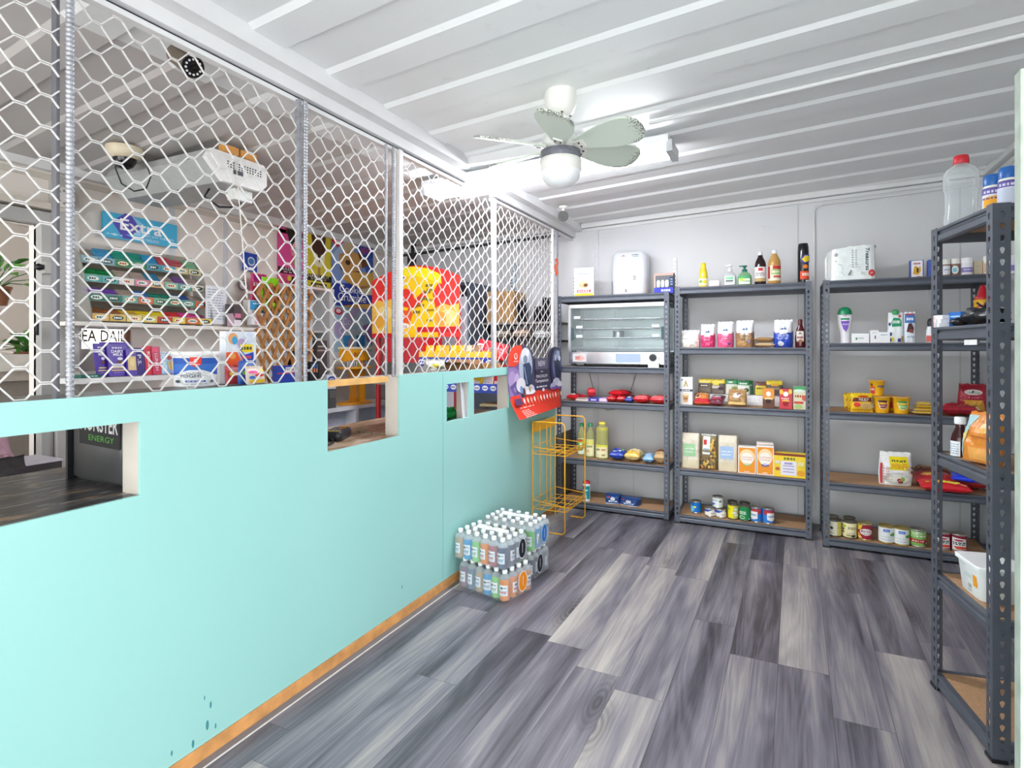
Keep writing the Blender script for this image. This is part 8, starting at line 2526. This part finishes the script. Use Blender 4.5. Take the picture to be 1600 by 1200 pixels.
# boxes and bags on the brown counter behind the small hatches
q0 = on_x(668, 585, P - .25)
soft('food_bag', 'grey and yellow bag standing on the grey ledge behind the grille', 'bag', .13, .075, .08, '#a8a49c', [('e', 0, .2, .5, .3, '#e0d02c'), ('g', 0, .2, .3, .06, '#4a4a3c'), ('e', .4, -.2, .4, .2, '#6a6a60')], (P - .20, q0[1], PT - .011), (0, 0, .9), 'pouch', None, wr=.2)
q1 = on_x(722, 575, P - .32)
t = thing('cardboard_carton', 'opened brown carton on the grey ledge in front of the snack tray', 'box', (P - .20, 3.17, PT - .0115), .2)
cb = mat('#8a6038', .7, 0, .1, 8)
for x0, y0_, x1, y1_ in ((-.12, -.11, .12, -.105), (-.12, .105, .12, .11), (-.12, -.105, -.115, .105), (.115, -.105, .12, .105)):
    MB().box(x0, y0_, 0, x1, y1_, .045, cb).build('side', t)
MB().box(-.115, -.105, 0, .115, .105, .005, cb).build('bottom', t)
MB().add([(-.12, -.11, .045), (.12, -.11, .045), (.13, -.19, .065), (-.11, -.19, .065)], [(0, 1, 2, 3)], mat('#7a5434', .7)).build('flap', t)
MB().add([(-.12, .11, .045), (.12, .11, .045), (.11, .18, .075), (-.13, .18, .075)], [(0, 1, 2, 3)], mat('#7a5434', .7)).build('flap', t)
q2 = on_x(758, 575, P - .25)
o = MB().box(-.12, -.055, 0, .12, .055, .05, mat('#c08a4c', .6)).build('flat_carton', None, (P - .17, 3.42, PT - .0115), (0, 0, .1))
tag(o, 'flat tan carton at the end of the grey ledge near the poster card', 'box')
# paper roll and green bag in the first small hatch; cut bamboo board in the second
q = on_x(722, 630, P - .05)
o = MB().box(-.003, -.085, 0, .003, .085, .225, mat('#dcdae4', .5)).build('plastic_sheet', None, (P - .03, q[1] + .01, .909), (0, R(-4), .35))
tag(o, 'white plastic sheet closing half of the first small hatch', 'sheet')
q = on_x(705, 650, P - .12)
soft('green_bag', 'crumpled green bag on the counter in the first small hatch', 'bag', .10, .06, .08, '#1f9a4c', [('e', .2, .2, .3, .3, '#2fb85c')], (P - .14, q[1], .909), (0, 0, 1.2), 'pouch', None, wr=.3)
q = on_x(775, 632, P - .12)
o = MB().box(-.10, -.09, 0, .10, .09, .016, mat('#d9c89a', .5, 0, .1)).build('bamboo_board', None, (P - .16, q[1] + .10, .926), (0, 0, .1))
tag(o, 'pale bamboo board in the second small hatch', 'board')
for k in range(2):
    MB().box(-.09 + .15 * k, -.08, -.018, -.06 + .15 * k, .08, -.0005, mat('#6a5a44', .6)).build('foot_rail', o)

# ------------------------------------------------------------------ room beyond the doorway
t = thing('steel_urn', 'rounded silver grey appliance on the counter beyond the doorway', 'appliance', (-4.62, 1.36, 1.20), PI / 2)
MB().rbox(-.26, -.15, .0, .26, .15, .38, .07, mat('#9aa0b0', .28, .5, .1)).build('body', t)
MB().box(-.20, -.152, .20, .20, -.150, .32, mat('#b4b9c8', .2, .5)).build('front_panel', t)
t = thing('side_counter', 'grey counter in the room beyond the doorway', 'counter', (-4.55, 1.35, 0))
MB().box(-.35, -1.2, 1.14, .35, .75, 1.20, mat('#b8b0a6', .5)).build('top', t)
MB().box(-.30, -1.15, 0, .30, .7, 1.139, mat('#8d867f', .6)).build('base', t)
lf = mat('#5aa03c', .45, 0, .25, 12)
lf2 = mat('#3c7a34', .45, 0, .3, 12)


def plant(name, lab, loc, n, size, seed, stems, pot=True):
    t = thing(name, lab, 'plant', loc)
    q = random.Random(seed)
    base = .10 if pot else 0
    if pot:
        MB().lathe([(.05, 0), (.07, .10), (.075, .10), (.075, .115), (.065, .115), (.06, .09), (.0005, .09)], mat('#8a5a3c', .6), 18).build('pot', t)
    mb, st = MB(), MB()
    for k in range(n):
        a, el = q.uniform(0, 6.28), q.uniform(.3, 1.3)
        L = size * q.uniform(.55, 1.1)
        d = Vector((math.cos(a) * math.cos(el), math.sin(a) * math.cos(el), math.sin(el)))
        p0 = Vector((0, 0, base))
        p1 = p0 + d * L * stems
        st.tube([p0, p0 + d * L * stems * .5 + Vector((0, 0, .02)), p1], .003, lf2, 5)
        tng = (d + Vector((0, 0, -.5))).normalized()
        sd = tng.cross(Vector((0, 0, 1))).normalized()
        up = sd.cross(tng)
        w, l = size * .22, size * .55
        prof = [(0, 0), (.25, .8), (.5, 1), (.75, .7), (1, 0)]
        vs = []
        for u, ww in prof:
            c = p1 + tng * l * u + up * (-.12 * l * u * u)
            vs += [c - sd * w * ww * .5 + up * .02 * ww, c - up * .0, c + sd * w * ww * .5 + up * .02 * ww]
        mb.add(vs, [(3 * i + j, 3 * i + j + 1, 3 * i + j + 4, 3 * i + j + 3) for i in range(4) for j in (0, 1)], (lf, lf2, mat('#7ab85a', .4, 0, .2))[k % 3], True)
    st.build('stems', t)
    mb.build('leaves', t)
    return t


p = on_x(46, 610, -4.15)
plant('potted_plant', 'leafy green plant low beyond the doorway beside the white box', (-4.48, on_x(48, 580, -4.48)[1] - .02, 1.201), 26, .17, 3, .55)
pc = on_x(8, 440, -4.3)
t = plant('hanging_plant', 'trailing green plant at head height beyond the doorway', (-4.35, pc[1] - .02, 1.60), 22, .20, 8, .9, True)
MB().tube([(0, 0, .1), (0, 0, .5), (0, 0, ceil_z(-4.35) - 1.60)], .004, M_BLACK, 5).build('hanger', t)
t = thing('white_crate', 'small white box with coiled cable beyond the doorway', 'box', (-4.22, on_x(20, 620, -4.2)[1] - .02, 1.201), PI / 2)
MB().box(-.11, -.08, 0, .11, .08, .10, mat('#dcd8d0', .5)).build('box', t)
MB().tube([(.05 * math.cos(a / 3) - .03, .04 * math.sin(a / 3) - .02, .11 + .002 * a) for a in range(30)], .006, mat('#efece6', .5), 6).build('cable_coil', t)
q = on_x(57, 540, XF - .2)
t = thing('key_fob', 'black key fob hanging beyond the doorway', 'key', (XF + .02, DRW[2] + .008, 1.50), PI / 2)
MB().rbox(-.022, -.012, -.09, .022, -.002, -.02, .008, M_BLACK).build('fob', t)
MB().tube([(0, -.006, -.02), (0, -.006, .01), (.004, -.006, .03)], .003, M_CHROME, 5).build('ring', t)
t = thing('door_buzzer', 'grey door buzzer box with black knob on the doorway frame', 'buzzer', (XF + .062, DRW[2] + .03, 1.78), PI / 2)
MB().box(-.03, -.03, -.03, .03, 0, .03, mat('#b4b2ae', .5)).build('box', t)
MB().lathe([(.0005, -.02), (.018, -.012), (.022, 0), (.018, .012), (.0005, .02)], M_BLACK, 14).build('knob', t, (-.05, -.015, 0))
# dark bags and a board low beyond the counter
q = on_x(20, 715, -3.2)
for k, (x, y, w, h, c, lab) in enumerate(((-3.08, 1.24, .24, .15, '#2a2628', 'dark bag lying beyond the near hatch'), (-3.32, 1.28, .26, .22, '#a88490', 'dusty pink cloth bundle beyond the near hatch'), (-3.52, 1.16, .30, .30, '#7d8a8c', 'grey green cushion beyond the near hatch'))):
    soft('cloth_bundle', lab, 'bundle', w, h, .15, c, [('e', .3, .1, .4, .3, '#c4a0ac')] if k == 1 else None, (x, y, .701), (0, 0, PI / 2 + .1 * k), 'pouch', 'bundles beyond the near hatch', rough=.8, wr=.25)
t = thing('dark_box', 'dark box with pale lid beyond the near hatch beside the doorway frame', 'box', (-3.42, 1.53, .701), PI / 2)
MB().box(-.08, -.12, 0, .08, .12, .07, mat('#3c393a', .5)).build('box', t)
MB().box(-.084, -.124, .0705, .084, .124, .08, mat('#c9c7d0', .4)).build('lid', t)
t = thing('side_table', 'dusty pink topped table beyond the near hatch', 'table', (-3.26, 1.28, 0))
MB().box(-.36, -.42, .67, .36, .37, .70, mat('#9a7a84', .6, 0, .15)).build('top', t)
for x in (-.34, .30):
    for y in (-.40, .31):
        MB().box(x, y, 0, x + .04, y + .04, .669, M_DARK).build('leg', t)

# ------------------------------------------------------------------ small remaining things
q = on_y(645, 355, 4.70)
t = thing('black_bracket', 'small black bracket with hanging box under the ceiling above the snack stand', 'bracket', (q[0], 4.70, ceil_z(q[0])))
MB().box(-.012, -.012, -.10, .012, .012, .0, M_BLACK).box(-.03, -.015, -.03, .03, .015, -.004, M_BLACK).build('arm', t)
MB().box(-.045, -.03, -.24, .02, .03, -.10, mat('#2a2724', .5)).build('box', t)
pts = [on_y(u, v, YB - .012) for u, v in ((918, 572), (924, 596), (931, 622), (938, 633), (949, 641), (960, 639), (968, 634), (985, 612), (994, 584), (1002, 560))]
tag(MB().tube(pts, .004, mat('#9a9890', .5), 6).build('power_cable'), 'thin grey power cable drooping on the back wall below the pie warmer', 'cable')
struct(MB().box(P - .055, YE + .06, 0, P - .040, YB - .03, .60, mat('#6e6258', .6, 0, .2, 10)).build('trim_9'))
